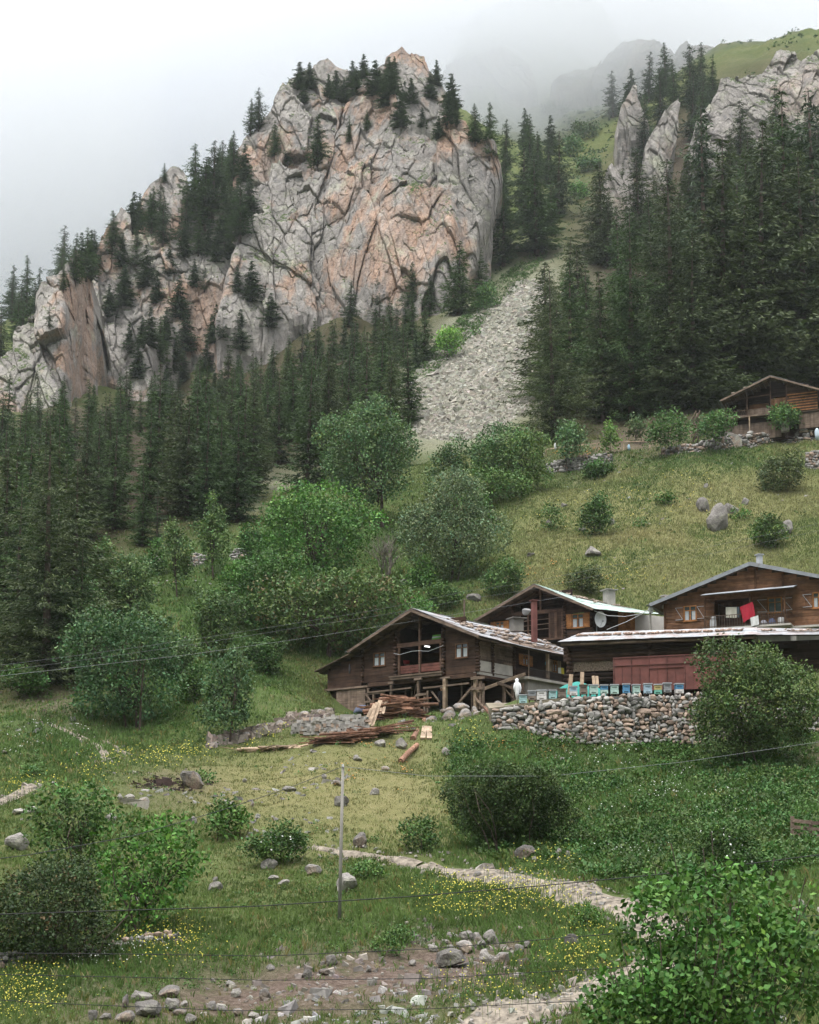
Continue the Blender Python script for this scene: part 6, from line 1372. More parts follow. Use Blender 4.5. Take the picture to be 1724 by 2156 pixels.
def stone_wall(name, label, top, bot, d, size=.42, seed=1, thick=.5, tones=(.45, 1.45), warm=.35, cat='wall', group='dry stone walls', sub=2, blocky=False):
    """stones laid one on another in front of a dark core: top and bottom lines in reference pixels at distance d (or a list)"""
    r = np.random.default_rng(seed); tp, bp = np.array(top, float), np.array(bot, float); n_ = 60; s = np.linspace(0, 1, n_); T_ = along(tp, s); B_ = along(bp, s)
    if d is None:
        hk = [hit(*along(bp, np.array([k]))[0], 40) for k in np.linspace(0, 1, 7)]; dm = np.median([q[1] for q in hk]); d = [min(max(q[1], dm*.97), dm*1.03)-.15 for q in hk]
    dd = np.interp(s, np.linspace(0, 1, len(d)), d) if hasattr(d, '__len__') else np.full(n_, float(d))
    Tw = np.array([P(a[0], a[1], q) for a, q in zip(T_, dd)]); Bw = np.array([P(a[0], a[1], q-.25) for a, q in zip(B_, dd)]); Ln = np.sum(np.linalg.norm(np.diff(Tw, axis=0), axis=1)); mb = MB()
    # core
    C_ = []
    for a, b in zip(Tw, Bw): C_ += [tuple(b+np.array([0, .22, -.6])), tuple(a+np.array([0, .1, -.12])), tuple(a+np.array([0, thick, -.12])), tuple(b+np.array([0, thick+.8, -.6]))]
    F_ = []
    for k in range(n_-1):
        for j in range(4): F_.append([k*4+j, k*4+(j+1) % 4, (k+1)*4+(j+1) % 4, (k+1)*4+j])
    mb.add(C_, F_, .13)
    hmax = np.max(Tw[:, 2]-Bw[:, 2]); z = -size*.3
    while z < hmax+size:
        u = -r.random()*size
        rowh = size*r.uniform(.5, .9)
        while u < Ln:
            w = size*.85*r.lognormal(0, .42); f = (u+w/2)/Ln; 
            if f > 1: break
            tt = np.interp(max(f, 0), s, np.arange(n_)); i = int(tt); i2 = min(i+1, n_-1); a = Tw[i]*(1-tt+i)+Tw[i2]*(tt-i); b = Bw[i]*(1-tt+i)+Bw[i2]*(tt-i); hh = a[2]-b[2]; zz = z+r.normal()*size*.12
            if zz < hh-rowh*.1:
                q = zz/max(hh, .01); c = b*(1-q)+a*q; hs = rowh*r.uniform(.8, 1.25)
                if blocky: V_ = np.array([(-1, -1, -1), (1, -1, -1), (1, 1, -1), (-1, 1, -1), (-1, -1, 1), (1, -1, 1), (1, 1, 1), (-1, 1, 1)])*.5*(1+r.normal(size=(8, 3))*.08)*np.array([w*.95, .4, hs*1.0]); F2 = [[3, 2, 1, 0], [4, 5, 6, 7], [0, 1, 5, 4], [1, 2, 6, 5], [2, 3, 7, 6], [3, 0, 4, 7]]
                else: V_, F2 = rock_raw(int(r.integers(1e6)), sub, w*.64, size*.5, hs*.70, 13)
                wm = r.random() < warm; base = np.array((.38, .285, .225)) if wm else SA*np.array([1, 1.0, 1.02]); mb.add(V_+c+np.array([0, r.normal()*.05, 0]), F2, base*r.uniform(*tones))
            u += w*.98
        z += rowh*.93
    o_ = mb.build(name, M_wall_stone, None); tag(o_, label, cat, group); return o_
stone_wall('dry_stone_wall', 'high dry stone retaining wall under the row of beehives', [(1036,1496),(1070,1489),(1130,1481),(1180,1471),(1250,1463),(1330,1462),(1450,1461),(1570,1462)], [(1040,1530),(1100,1530),(1180,1556),(1300,1562),(1400,1556),(1570,1566)], None, .36, 3, tones=(.5, 1.4))
stone_wall('dry_stone_wall', 'tumbled stone wall at the right edge behind the big olive bush', [(1640,1482),(1700,1470),(1760,1468)], [(1640,1525),(1700,1530),(1760,1535)], None, .4, 5)
stone_wall('gabion_wall', 'wire caged wall of squared grey stones left of the log pile', [(618,1522),(650,1510),(700,1507),(775,1505)], [(615,1540),(650,1542),(700,1542),(775,1545)], None, .26, 6, tones=(.8, 1.35), warm=.12, blocky=True, group=None)
stone_wall('dry_stone_wall', 'long terrace wall below the upper wooden house', [(1395,945),(1440,937),(1500,925),(1560,912),(1640,906),(1724,903),(1760,903)], [(1395,958),(1440,952),(1500,948),(1560,943),(1640,934),(1724,926),(1760,926)], None, .5, 7, tones=(.45, 1.2))
stone_wall('dry_stone_wall', 'old broken terrace wall left of the elder bush on the meadow edge', [(1152,978),(1180,966),(1230,958),(1290,955)], [(1152,994),(1180,990),(1230,985),(1290,972)], None, .42, 8, tones=(.5, 1.3), warm=.15)
stone_wall('dry_stone_wall', 'short stone wall at the right edge beside the grey green bush', [(1698,956),(1712,948),(1750,944)], [(1700,984),(1712,984),(1750,986)], None, .45, 9, tones=(.5, 1.3))
stone_wall('dry_stone_wall', 'piece of old stone wall right of the taller slim poplar', [(486,1160),(500,1155),(522,1152)], [(486,1178),(522,1175)], None, .36, 10, warm=.1)
stone_wall('dry_stone_wall', 'piece of old stone wall between the two slim poplars', [(396,1168),(410,1164),(432,1170)], [(396,1188),(432,1188)], None, .36, 11, warm=.1)
stone_wall('dry_stone_wall', 'stub of old stone wall left of the shorter slim poplar', [(320,1176),(332,1172),(342,1178)], [(318,1192),(344,1190)], None, .36, 12, warm=.1)
stone_wall('dry_stone_wall', 'low stone wall along the foot of the dark willow thicket', [(-10,2008),(60,2000),(150,1996),(200,1990),(260,1978),(300,1968),(380,1958)], [(-10,2030),(60,2024),(150,2018),(260,1998),(380,1976)], None, .22, 13, tones=(.4, 1.15), warm=.2, sub=1)
stone_wall('stone_pillar', 'pale masonry pillar at the left corner of the stable under the lean-to', [(727,1452),(742,1452)], [(727,1506),(742,1506)], [110.2,110], .3, 14, tones=(.8, 1.3), warm=.1, blocky=True, cat='pillar', group=None)
z1 = Zm(.33577, 657.8, 1157.75)
# ---- beehives
HV = [(335,402,1010,1085,'pale turquoise beehive beside the white bee suit','tq','tq'),(405,472,980,1060,'grey and brown beehive, second in the row','gy','br'),(474,556,975,1060,'white beehive near the left end of the row','wh','wh'),(560,625,975,1052,'plain turquoise beehive between the white and the weathered brown one','tq','tq'),(630,700,965,1042,'weathered grey brown beehive without paint','br','br'),
      (722,786,945,1025,'beehive with a pale blue top box over a white box','pb','wh'),(798,866,935,1015,'dark brown beehive right of the turquoise tarpaulin plank','br','br'),(872,945,935,1014,'mint green beehive with a dented lid','mt','mt'),(958,1022,935,1012,'beehive with a blue top box over a mint box','bl','mt'),(1035,1102,932,1014,'pale mint beehive left of the gap in the row','mt','mt'),
      (1128,1190,927,1008,'bright blue beehive in front of the red hoarding','bl','bl'),(1204,1266,932,1013,'faded mint beehive right of the bright blue one','mt','mt'),(1290,1358,925,1010,'light blue beehive, the widest in the row','pb','pb'),(1370,1436,930,1015,'beehive with a yellow top box over a green box','yl','gn'),(1440,1506,920,1002,'dark grey wooden beehive right of the yellow one','gy','gy'),(1530,1598,925,1010,'beehive with a bright blue top box over a white box, at the right end','bl','wh')]
HC = dict(tq=(.33,.50,.50), gy=(.27,.28,.29), br=(.20,.16,.13), wh=(.62,.60,.58), pb=(.36,.49,.58), mt=(.42,.58,.52), bl=(.10,.27,.45), yl=(.50,.42,.18), gn=(.16,.42,.33))
M_hive = mat_plain('hive_paint', (1, 1, 1), .7, .22, 5.)
for (xa_, xb_, ya, yb_, lb, c1, c2) in HV:
    cx = (xa_+xb_)/2; a_ = z6(cx, yb_); p = P(a_[0], a_[1], 88.9); w = (xb_-xa_)*.27473*88.9/F; hh = (yb_-ya)*.27473*88.9/F
    rz = rnd.uniform(-.25, .12); e_ = empty('beehive', tuple(p), rz, lb, 'beehive', 'row of beehives on the stone wall')
    w *= .9; hb = hh*.42; dp = w*.95
    mb = MB(); mb.box(-w/2, w/2, -dp/2, dp/2, .04, hb, 1.0); mb.box(-.14, .14, -dp/2-.015, -dp/2-.001, .1, .14, .12); o_ = mb.build('lower_box', M_hive, e_); 
    def recol(o_, c_):
        a = o_.data.color_attributes['tint']; buf = np.zeros(len(a.data)*4, np.float32); a.data.foreach_get('color', buf); buf = buf.reshape(-1, 4); buf[:, :3] *= np.array(c_); a.data.foreach_set('color', buf.ravel())
    recol(o_, HC[c2])
    mb = MB(); mb.box(-w/2+.01, w/2-.01, -dp/2+.01, dp/2-.01, hb+.012, hh*.86, 1.0); mb.box(-.16, .16, -dp/2-.02, -dp/2+.009, hb+.16, hb+.19, .35); o_ = mb.build('upper_box', M_hive, e_); recol(o_, HC[c1])
    mb = MB(); mb.box(-w/2-.03, w/2+.03, -dp/2-.03, dp/2+.03, hh*.865, hh*.97, .8); mb.build('lid', M_iron2 if c1 not in ('br',) else M_wg, e_)
    mb = MB(); mb.box(-w/2+.02, -w/2+.1, -dp/2+.02, dp/2-.02, -.08, .038, .6); mb.box(w/2-.1, w/2-.02, -dp/2+.02, dp/2-.02, -.08, .038, .6); mb.build('stand', M_wg, e_)
# planks standing behind the hives, tarpaulin
for (a, b, w, lb) in [((722, 990), (738, 858), .26, 'broad new plank leaning at the left of the turquoise tarpaulin'), ((818, 935), (822, 840), .24, 'upright new plank behind the brown beehive'), ((915, 935), (905, 870), .18, 'leaning plank left of the split grey one'), ((940, 935), (932, 872), .2, 'split plank end behind the blue and mint beehive')]:
    A = P(*z6(*a), 90.2); B = P(*z6(*b), 90.4); mb = MB(); mb.beam((0, 0, -.2), tuple(B-A), w, .05, 1., (0, 1, 0)); o_ = mb.build('plank', M_wp); o_.location = tuple(A); tag(o_, lb, 'plank', 'planks standing behind the beehives')
gx, gy = np.meshgrid(np.linspace(-1, 1, 34), np.linspace(-1, 1, 22)); rr = np.sqrt(gx**2+gy**2*1.0); zz = np.clip(1-rr**2.2, 0, 1)**.7*1.05+fbm(np.stack([gx.ravel()*2.4, gy.ravel()*2.4, 0*gx.ravel()], 1), 3, 8).reshape(gx.shape)*.22
cT = P(*z6(795, 960), 92.5); V = np.stack([gx*1.95+cT[0], gy*1.2+cT[1], np.maximum(zz, .0)*1.0+10.1], -1).reshape(-1, 3); a = np.arange(34*22).reshape(22, 34)
V2 = V.copy(); V2[:, 2] -= .03; Fa = np.stack([a[:-1, :-1], a[:-1, 1:], a[1:, 1:], a[1:, :-1]], -1).reshape(-1, 4)
o_ = mesh_obj('tarpaulin', np.concatenate([V, V2]), np.concatenate([Fa, (Fa+len(V))[:, ::-1]]), M_cloth, None, np.tile((.04, .25, .215), (2*len(V), 1)), True); tag(o_, 'turquoise tarpaulin heaped over goods behind the beehives', 'tarpaulin')
# ---- bee suit hanging on a pole
p = P(*z6(325, 1060), 89.3); e_ = empty('bee_suit', tuple(p), 0, 'white hooded bee suit hanging from a stick beside the beehives', 'bee suit')
mb = MB(); mb.tube([(0, 0, 0.05), (-.02, -.03, .5), (.02, -.02, .85), (.0, .0, 1.1), (-.03, 0, 1.22), (-.02, 0, 1.36), (-.02, 0, 1.43)], [.09, .13, .17, .16, .10, .12, .03], 10, (.75, .75, .74)); mb.build('suit', M_cloth, e_, True)
mb = MB(); mb.tube([(-.12, -.03, 1.12), (-.2, -.05, .85), (-.15, -.06, .55)], [.07, .065, .05], 7, (.7, .7, .7)); mb.tube([(.13, -.03, 1.1), (.2, -.05, .8), (.16, -.06, .5)], [.07, .065, .05], 7, (.7, .7, .7)); mb.build('sleeves', M_cloth, e_, True)
mb = MB(); mb.beam((0, .05, -.2), (0, .05, 1.3), .04, .04, 1.); mb.build('stick', M_wg, e_)
# ---- boulders
M_boul = mat_rock('boulder_rock', 6., .0, False); M_boulw = mat_rock('boulder_warm', 6., .75, False)
BB = []
def boulder(px, yb_, w, hgt, label, m=None, tone=1.0, d=None, sub=3, group='boulders and big stones', deep=.8, sink=.12):
    l = P(px, yb_, d) if d else hit(px, yb_, 30); rx = w/2*l[1]/F; rz = hgt/2*l[1]/F*1.1; V_, F_ = rock_raw(int(px*13+yb_), sub, rx*1.06, rx*deep, rz*(1+sink)*1.05, 16)
    mb = MB(); mb.add(V_, F_, tone*.85); o_ = mb.build('boulder', m or M_boul, None, False); o_.location = (l[0], l[1]+rx*deep*.6, l[2]+rz*(1-sink)); tag(o_, label, 'boulder', group); return o_
boulder(403,1663,58,40,'large striped boulder beside the burnt patch', M_boulw, .8)
boulder(32,1792,48,38,'pale rounded boulder at the left edge', None, 1.25)
boulder(566,1832,36,24,'smooth pale boulder under the rose bush at the left of the path')
boulder(655,1844,40,24,'brownish round boulder left of the tall pole', M_boulw, 1.)
boulder(727,1880,52,38,'big pale wedge shaped boulder at the foot of the tall pole', None, 1.1)
boulder(573,1856,26,14,'flat stone just below the smooth pale boulder'); boulder(596,1866,30,14,'flat pale slab below the rose bush')
boulder(1515,1120,56,60,'big cracked boulder in the middle of the meadow', None, .85, deep=.6)
boulder(1482,1078,30,34,'upright boulder left of the big cracked one in the meadow', None, .75); boulder(1541,1082,44,24,'flat boulder right of the big cracked one', None, .75); boulder(1571,1064,18,18,'small boulder at the right end of the meadow group', None, .8); boulder(1486,1028,10,12,'small stone above the meadow boulder group')
boulder(1249,1174,38,26,'grey boulder with a bush at its left on the lower meadow', None, .9); boulder(1660,1128,26,38,'grey boulder behind the round bush at the right', None, .85); boulder(1289,1106,16,16,'rock at the foot of the meadow bush', None, .75); boulder(1228,1120,20,12,'dark rock left of the foot of the meadow bush', None, .55)
boulder(1118,1172,18,10,'low dark rock at the left edge of the meadow', None, .6); boulder(1155,1104,14,10,'small rock by the small pale bush', None, .6); boulder(1188,1068,14,10,'small grey rock in the upper left meadow', None, .7); boulder(1631,1142,12,10,'small stone under the round bush', None, .8); boulder(850,1232,24,14,'dark rock right of the leafless tree', None, .6); boulder(1000,1268,36,22,'pile like grey rock above the second house', None, .65)
HB = [((1275,1440),(1030,1122),'long grey and orange boulder at the back of the heap before the log house',1.),((1190,1302),(1075,1140),'rounded orange boulder in front of the props',1.1),((1135,1305),(1115,1242),'wide brown grey boulder in the heap before the log house',.72),((1310,1456),(1090,1216),'big round tan boulder in front of the log house',1.05),((1443,1517),(1070,1150),'pale orange boulder right of the big tan one',1.2),((1460,1572),(1105,1182),'whitish boulder at the right end of the heap',1.25),((1058,1160),(1225,1285),'small flat topped boulder below the heap',1.1),((1000,1135),(1165,1252),'light grey slab beside the log ends',1.0),((1660,1760),(1010,1082),'orange boulder under the handrail',1.1),((1150,1210),(1085,1130),'small boulder behind the heap by the log pile',.8),((1540,1600),(1085,1130),'small pale stone behind the right end of the heap',1.1)]
for (xa_, xb_), (ya, yb_), lb, t in HB:
    a = z7((xa_+xb_)/2, yb_); boulder(a[0], a[1], (xb_-xa_)*.21978, (yb_-ya)*.21978, lb, M_boulw, t, 92.5+(1200-yb_)*.012, group='boulder heap before the log house')
for (xa_, xb_, ya, yb_, lb, m_) in [(720,848,1378,1480,'angular light grey boulder below the log pile',None),(515,650,1388,1455,'low grey boulder under the lower log pile',None)]:
    a = z7((xa_+xb_)/2, yb_); boulder(a[0], a[1], (xb_-xa_)*.21978, (yb_-ya)*.21978, lb, m_, .95)
boulder(941,1592,24,18,'small grey boulder alone in the dry grass'); boulder(750,1597,14,8,'pale stone in the grass below the log pile')
z8 = Zm(.51893, 0, 1526.1); z9 = Zm(.51160, 842, 1526.1)
for i_, (xa_, xb_, ya, yb_, t) in enumerate([(515,612,1080,1132,.9),(633,737,1065,1112,.75),(528,652,1125,1188,.65),(655,726,1110,1162,.9),(460,540,1162,1213,.85),(350,396,1160,1200,.8),(400,456,1170,1200,.8),(492,522,1098,1150,.7),(728,767,1120,1146,1.1),(930,982,1070,1106,1.),(1040,1097,1075,1120,.7),(1000,1062,1168,1195,1.1),(840,882,1125,1160,.8),(700,757,1150,1182,.7),(908,952,1040,1062,1.),(880,925,1140,1170,.8),(940,992,1150,1182,.9),(745,800,1175,1213,.7),(1320,1372,930,980,.7),(1350,1392,930,952,.9),(1075,1115,975,1000,.8),(1225,1265,992,1030,.6),(1290,1340,990,1018,.6),(1480,1510,975,1005,.8),(1655,1690,955,980,1.),(1535,1562,938,965,.9),(575,622,845,880,.75),(470,504,875,898,1.),(1015,1032,305,335,1.),(980,1002,215,235,1.),(1140,1202,245,272,.8),(1345,1387,222,250,.85),(1495,1547,258,285,.9),(1352,1418,284,332,.6),(1425,1492,438,502,.65),(1300,1326,200,222,.9),(1430,1472,130,148,.9),(1540,1580,168,186,1.1),(35,92,340,366,1.3),(88,150,330,360,1.3),(150,180,345,365,1.2),(470,500,282,308,1.2),(500,545,282,302,1.3),(560,605,292,318,1.2),(420,470,362,400,1.),(770,802,372,402,1.),(0,28,100,120,.7),(860,885,615,638,.8),(838,900,640,678,.9),(300,320,110,125,.9)]):
    a = z8((xa_+xb_)/2, yb_); boulder(a[0], a[1], (xb_-xa_)*.519, (yb_-ya)*.519, ['%s stone %s' % (('pale', 'grey', 'dark', 'rounded', 'angular', 'flat', 'mottled')[i_ % 7], s) for s in [
        'upper left of the big bank stones at the lower left','with flat top right of the first big bank stone','long and dark, lying across the middle of the bank','right of the long dark bank stone','cut by the bottom edge below the bank group','left most of the bank group','second from the left in the bank group','squeezed behind the upper left bank stone','light one right of the flat topped bank stone','standing alone above the loose rubble','blocky one above the right end of the rubble','flat light slab near the bottom edge','in the middle of the rubble','half buried right of the long dark bank stone','topping the small heap in the rubble','below the small heap','right below the small heap','by the bottom edge right of the bank group','big one with plants under the lower cable','on top of the big one under the lower cable','low in the green weeds','dark one left of the weeds under the cable','dark one right under the big one by the cable','small one at the dirt slope','small pale one at the dirt slope','white one among the orange flowers','pointed one on top of the low wall','light one on the low wall','narrow one in the slope grass','small pale one below the dry grass','flat one in the dry slope','round one left of the pole top','flat one right of the pole','dark one beside the pole shaft','brown one set in the bank right of the pole','small pale one above the dry slope','pale one under the log ends','pale one left of the leaning log','light one beside the left path bend','second light one beside the left path bend','third light one by the path bend','white slab behind the maple top','white rubble slab behind the maple','white slab at the right of the maple top','light one left of the maple crown','light one right of the maple crown','dark one at the far left meadow','small one above the pale slope stones','pale slope slab under the leafy slope','small one by the left track']][i_], M_boulw if i_ % 3 == 1 else None, t, sub=3 if yb_-ya > 30 else 2)
for i_, (xa_, xb_, ya, yb_, t, lb) in enumerate([(130,277,935,1002,.6,'big brown stone at the lower left of the stone heap in the grass'),(235,302,895,945,1.35,'white round stone in the middle of the heap'),(190,242,855,890,.9,'grey stone on the upper left of the heap'),(244,302,848,890,.85,'stone at the top of the heap'),(298,347,860,912,1.,'tall pale stone in the heap'),(345,402,850,902,1.1,'pale blocky stone at the top right of the heap'),(325,377,930,976,1.3,'white stone below the heap'),(393,452,940,988,1.,'grey white stone right below the heap'),(468,512,905,952,.9,'round grey stone right of the heap'),(503,552,890,920,.8,'flat stone at the right end of the heap'),(468,530,830,852,.95,'flat slab above the heap on the right'),(108,162,905,935,1.1,'light stone at the left end of the heap'),(163,202,885,906,1.,'small stone left of the heap top'),(413,452,910,936,1.1,'small pale stone in a gap of the heap'),(310,352,885,925,.8,'brown stone leaning in the heap'),(185,235,905,930,.8,'low stone in the left of the heap'),
      (693,737,677,702,1.1,'pale stone on the upper edge of the path'),(770,838,688,712,.8,'grass topped stone at the path edge'),(298,337,605,630,.9,'brown stone standing at the path edge'),(488,542,632,660,1.1,'pale slab on the upper side of the path'),(413,452,620,642,1.2,'white stone above the path'),(478,512,618,640,1.15,'white stone behind the pale path slab'),(470,560,503,552,.5,'dark long rock under the thorny bush'),(635,667,510,542,1.2,'white stone among weeds above the path'),(678,706,515,550,1.1,'upright pale stone among weeds above the path'),(704,738,512,545,1.,'second pale stone among weeds above the path'),(540,567,543,567,1.2,'small white stone below the dark long rock'),(640,664,543,562,1.2,'small white stone below the upright pale one'),(924,952,556,580,1.2,'white stone alone in the weeds'),(655,682,132,155,.9,'pale stone left in the nettles'),(675,740,862,915,.45,'dark rock in the weeds by the path bend'),
      (1540,1575,340,368,1.1,'pale stone left of the wooden gate'),(1500,1540,420,448,.8,'grey stone near the wooden gate'),(1545,1575,432,452,1.2,'orange white stone beside the wooden gate'),(1560,1600,120,140,.9,'stone on the bare earth at the right')]):
    a = z9((xa_+xb_)/2, yb_); boulder(a[0], a[1], (xb_-xa_)*.5116, (yb_-ya)*.5116, lb, M_boulw if i_ % 3 == 1 else None, t, sub=3 if yb_-ya > 30 else 2)
# rubble lines beside the log pile
x = []; y = []
for _ in range(900):
    a = (rnd.uniform(440, 700), 0); yy = np.interp(a[0], [440, 560, 620, 700], [1560, 1535, 1512, 1500])+rnd.uniform(-6, 14); l = hit(a[0], yy)
    if l is not None: x.append(l[0]); y.append(l[1])
stones_np('rubble', np.array(x), np.array(y), rng.lognormal(-1.45, .45, len(x)), (.27, .225, .19), 33, .8, zoff=.0)
for i_, (px, yb_, w, hh) in enumerate([(447,1560,18,14),(520,1556,20,16),(545,1548,22,18),(565,1540,20,20),(590,1535,22,20),(640,1512,24,16),(675,1506,22,14),(690,1500,16,12),(478,1562,16,12)]):
    boulder(px, yb_, w, hh, '%s boulder of the rubble bank %s' % (('tan', 'grey', 'pinkish')[i_ % 3], ['at its left end', 'right of the slim young tree', 'in its middle', 'below the maple', 'left of the gabion wall', 'on top of the gabion wall', 'topping the gabion wall further right', 'at the stable corner', 'at the foot of the slim young tree'][i_]), M_boulw, 1.1, sub=2)
# ---- timber heaps
def heap(name, label, A, B, w, hgt, n, dirv, L=(1.6, 3.4), m=None, seed=1, sq=.16, flat=.6):
    r = random.Random(seed); e_ = empty(name, tuple(A), 0, label, 'timber pile'); D = Vector(B)-Vector(A); k_ = 0
    big = MB()
    for k in range(n):
        t = r.random(); zl = r.random()**1.3*hgt*(1-abs(t-.5)*1.1); c = D*t+Vector((r.gauss(0, w*.3), r.gauss(0, w*.35), zl)); dv = Vector(dirv).normalized(); dv = (dv+Vector((r.gauss(0, .16), r.gauss(0, .3), r.gauss(0, .1)))).normalized(); l_ = r.uniform(*L); s = sq*r.uniform(.5, 1.35)
        mb = MB(); tone = r.uniform(.5, 1.5)
        if r.random() < .75: mb.beam(c-dv*l_/2, c+dv*l_/2, s, s*flat*r.uniform(.5, 1.2), tone)
        else: mb.tube([c-dv*l_/2, c+Vector((0, 0, r.gauss(0, .03))), c+dv*l_/2], [s*.6, s*.55, s*.45], 8, tone)
        if k_ < 90: mb.build('log' if len(mb.v[0]) > 8 else 'plank', m or M_wr, e_); k_ += 1
    return e_
def g(px, py, d):
    l = hit(*z7(px, py), 40); return P(*z7(px, py), min(d, l[1]-.1) if l is not None else d)
heap('log_pile', 'big heap of split reddish logs and boards in front of the log house', g(560, 1200, 92.5), g(950, 1185, 93), .9, 1.75, 110, (1, .1, .05), (1.2, 3.0), None, 3, .2, .6)
heap('plank_pile', 'long low spread of old boards left below the log heap', g(40, 1420, 91.), g(700, 1290, 92), .7, .42, 85, (1, .12, .06), (1.6, 4.0), None, 5, .15, .35)
heap('plank_pile', 'pale weathered boards lying flat at the left end of the old boards', hit(510, 1583), hit(640, 1572), .5, .14, 26, (1, .1, .02), (1.5, 3.5), M_wp, 7, .14, .25)
for i_, (a, b) in enumerate([((400,1290),(490,1090)),((430,1285),(520,1045)),((460,1290),(545,1030)),((480,1285),(572,1008)),((505,1250),(585,1010)),((570,1140),(610,1030)),((600,1140),(637,1010))]):
    A = g(*a, 91.2); B = P(*z7(*b), A[1]+1.3); mb = MB(); mb.beam((0, 0, 0), tuple(B-A), .17, .05, tn(.9, 1.15), (0, 1, 0)); o_ = mb.build('plank', M_wp); o_.location = tuple(A); tag(o_, 'new plank leaning up from the log heap, %s' % ['leftmost of the seven', 'second from the left', 'third from the left', 'fourth and longest', 'fifth from the left', 'short one behind the others', 'rightmost of the seven'][i_], 'plank', 'planks leaning by the log heap')
for (a, b, w, rd, lb, m_) in [((890,1385),(1000,1205),.36,1,'thick log end sticking out of the heap towards the meadow',M_wr),((985,1385),(1003,1262),.3,0,'flat sawn plank lying below the heap, left of its twin',M_wp),((1048,1388),(1045,1265),.32,0,'flat sawn plank lying below the heap, right of its twin',M_wp)]:
    A = g(*a, 90.6); B = g(*b, 92.4); A[2] = max(A[2], gz(A[0], A[1])+.1); mb = MB()
    if rd: mb.tube([(0, 0, 0), tuple(B-A)], w/2, 12, 1.2)
    else: mb.beam((0, 0, 0), tuple(B-A), w, .12, 1.)
    o_ = mb.build('log' if rd else 'plank', m_); o_.location = tuple(A); tag(o_, lb, 'timber')
A = P(843, 1620, 82.5); B = P(878, 1566, 85.5)
for q in (A, B): q[2] = gz(q[0], q[1])+.16
mb = MB(); mb.tube([(0, 0, 0), tuple((B-A)*.5+np.array([0, 0, .05])), tuple(B-A)], [.17, .16, .15], 12, 1.4); o_ = mb.build('log', M_wr); o_.location = tuple(A); tag(o_, 'single bark covered log lying on the dry slope', 'log')
for i_, (a, b) in enumerate([((1080,990),(1250,1115)),((1090,1000),(1200,1085)),((1075,985),(1140,1060))]):
    A = P(*z1(*a), 91.0); B = P(*z1(*b), 88.6); mb = MB(); mb.beam((0, 0, 0), tuple(B-A), .16, .12, .9); o_ = mb.build('plank', M_wr); o_.location = tuple(A); tag(o_, 'brown beam sliding down at the left end of the retaining wall, %s' % ('longest', 'middle', 'shortest')[i_], 'timber', 'beams at the wall end')
# ---- laundry
def hang(name, label, cat, hh_, pts, ax, c, colr, n=10, group='laundry', bow=.06):
    A, B, C_, D = [Vector(hh_.on(z2(*p), ax, c)) for p in pts]; V = []; m_ = 8; r = random.Random(int(pts[0][0]))
    for side in (0, .02):
        for i in range(n+1):
            for j in range(m_+1):
                s, t = i/n, j/m_; p = A.lerp(B, s).lerp(D.lerp(C_, s), t); p = p+Vector((0, math.sin(s*9+t*1.5)*bow*t-side, 0)); V.append(p)
    N = (n+1)*(m_+1); Fc = []
    for i in range(n):
        for j in range(m_):
            a = i*(m_+1)+j; Fc += [[a, a+1, a+m_+2, a+m_+1], [N+a, N+a+m_+1, N+a+m_+2, N+a+1]]
    W_ = [hh_.wor(p) for p in V]; o0 = W_[0]; o_ = mesh_obj(name, np.array(W_)-o0, Fc, M_cloth, None, np.tile(colr, (len(V), 1)), True); o_.location = tuple(o0); tag(o_, label, cat, group); return o_
hh4, xa, xb, yb, zd = H4
hang('towel', 'cream towel hanging on the balcony line', 'towel', hh4, [(1127,447),(1197,447),(1198,516),(1127,515)], 'y', yb+.25, (.60, .57, .47))
hang('cloth', 'narrow dark and white cloth between the cream towel and the red blanket', 'cloth', hh4, [(1199,447),(1214,445),(1214,513),(1199,516)], 'y', yb+.25, (.12, .15, .17))
hang('blanket', 'big red blanket hanging over the balcony line', 'blanket', hh4, [(1217,447),(1300,412),(1318,500),(1240,547)], 'y', yb-.12, (.40, .025, .045), bow=.1)
hang('cloth', 'white cloth hanging over the balcony railing below the red blanket', 'cloth', hh4, [(1285,515),(1335,500),(1342,558),(1290,572)], 'y', yb-.12, (.68, .68, .66))
mb = MB(); mb.tube([hh4.wor(hh4.on(z2(*p), 'y', yb+.22)) for p in ((1020,410),(1127,446),(1215,445),(1302,412),(1380,360))], .012, 5, .8); o_ = mb.build('washing_line', M_iron); tag(o_, 'sagging washing line across the balcony', 'line')
for i_, (px, py, w, hgt, c_, lb, ct) in enumerate([(1047,585,.5,.7,(.6,.62,.63),'white barrel standing at the left end of the balcony','barrel'),(1047,525,.36,.22,(.66,.66,.66),'round white tub on top of the barrel','tub'),(1372,580,.6,.4,(.40,.40,.45),'pale bundle behind the balcony railing, left','bundle'),(1425,575,.55,.5,(.12,.14,.24),'dark blue bundle behind the balcony railing','bundle'),(1483,572,.5,.5,(.66,.66,.66),'white bucket behind the balcony railing at the right','bucket')]):
    q = hh4.on(z2(px, py), 'y', yb+.35); q = (q[0], q[1], zd if i_ != 1 else zd+.72); W_ = hh4.wor(q); mb = MB(); k = 12
    mb.tube([(0, 0, 0), (0, 0, hgt*.08), (0, 0, hgt*.5), (0, 0, hgt*.92), (0, 0, hgt)], [w*.42, w*.48, w*.5, w*.47, w*.4] if ct != 'bundle' else [w*.4, w*.5, w*.45, w*.3, w*.1], k, c_); o_ = mb.build(ct, M_cloth, None, True); o_.location = tuple(W_); tag(o_, lb, ct)
o1 = HOUSE1
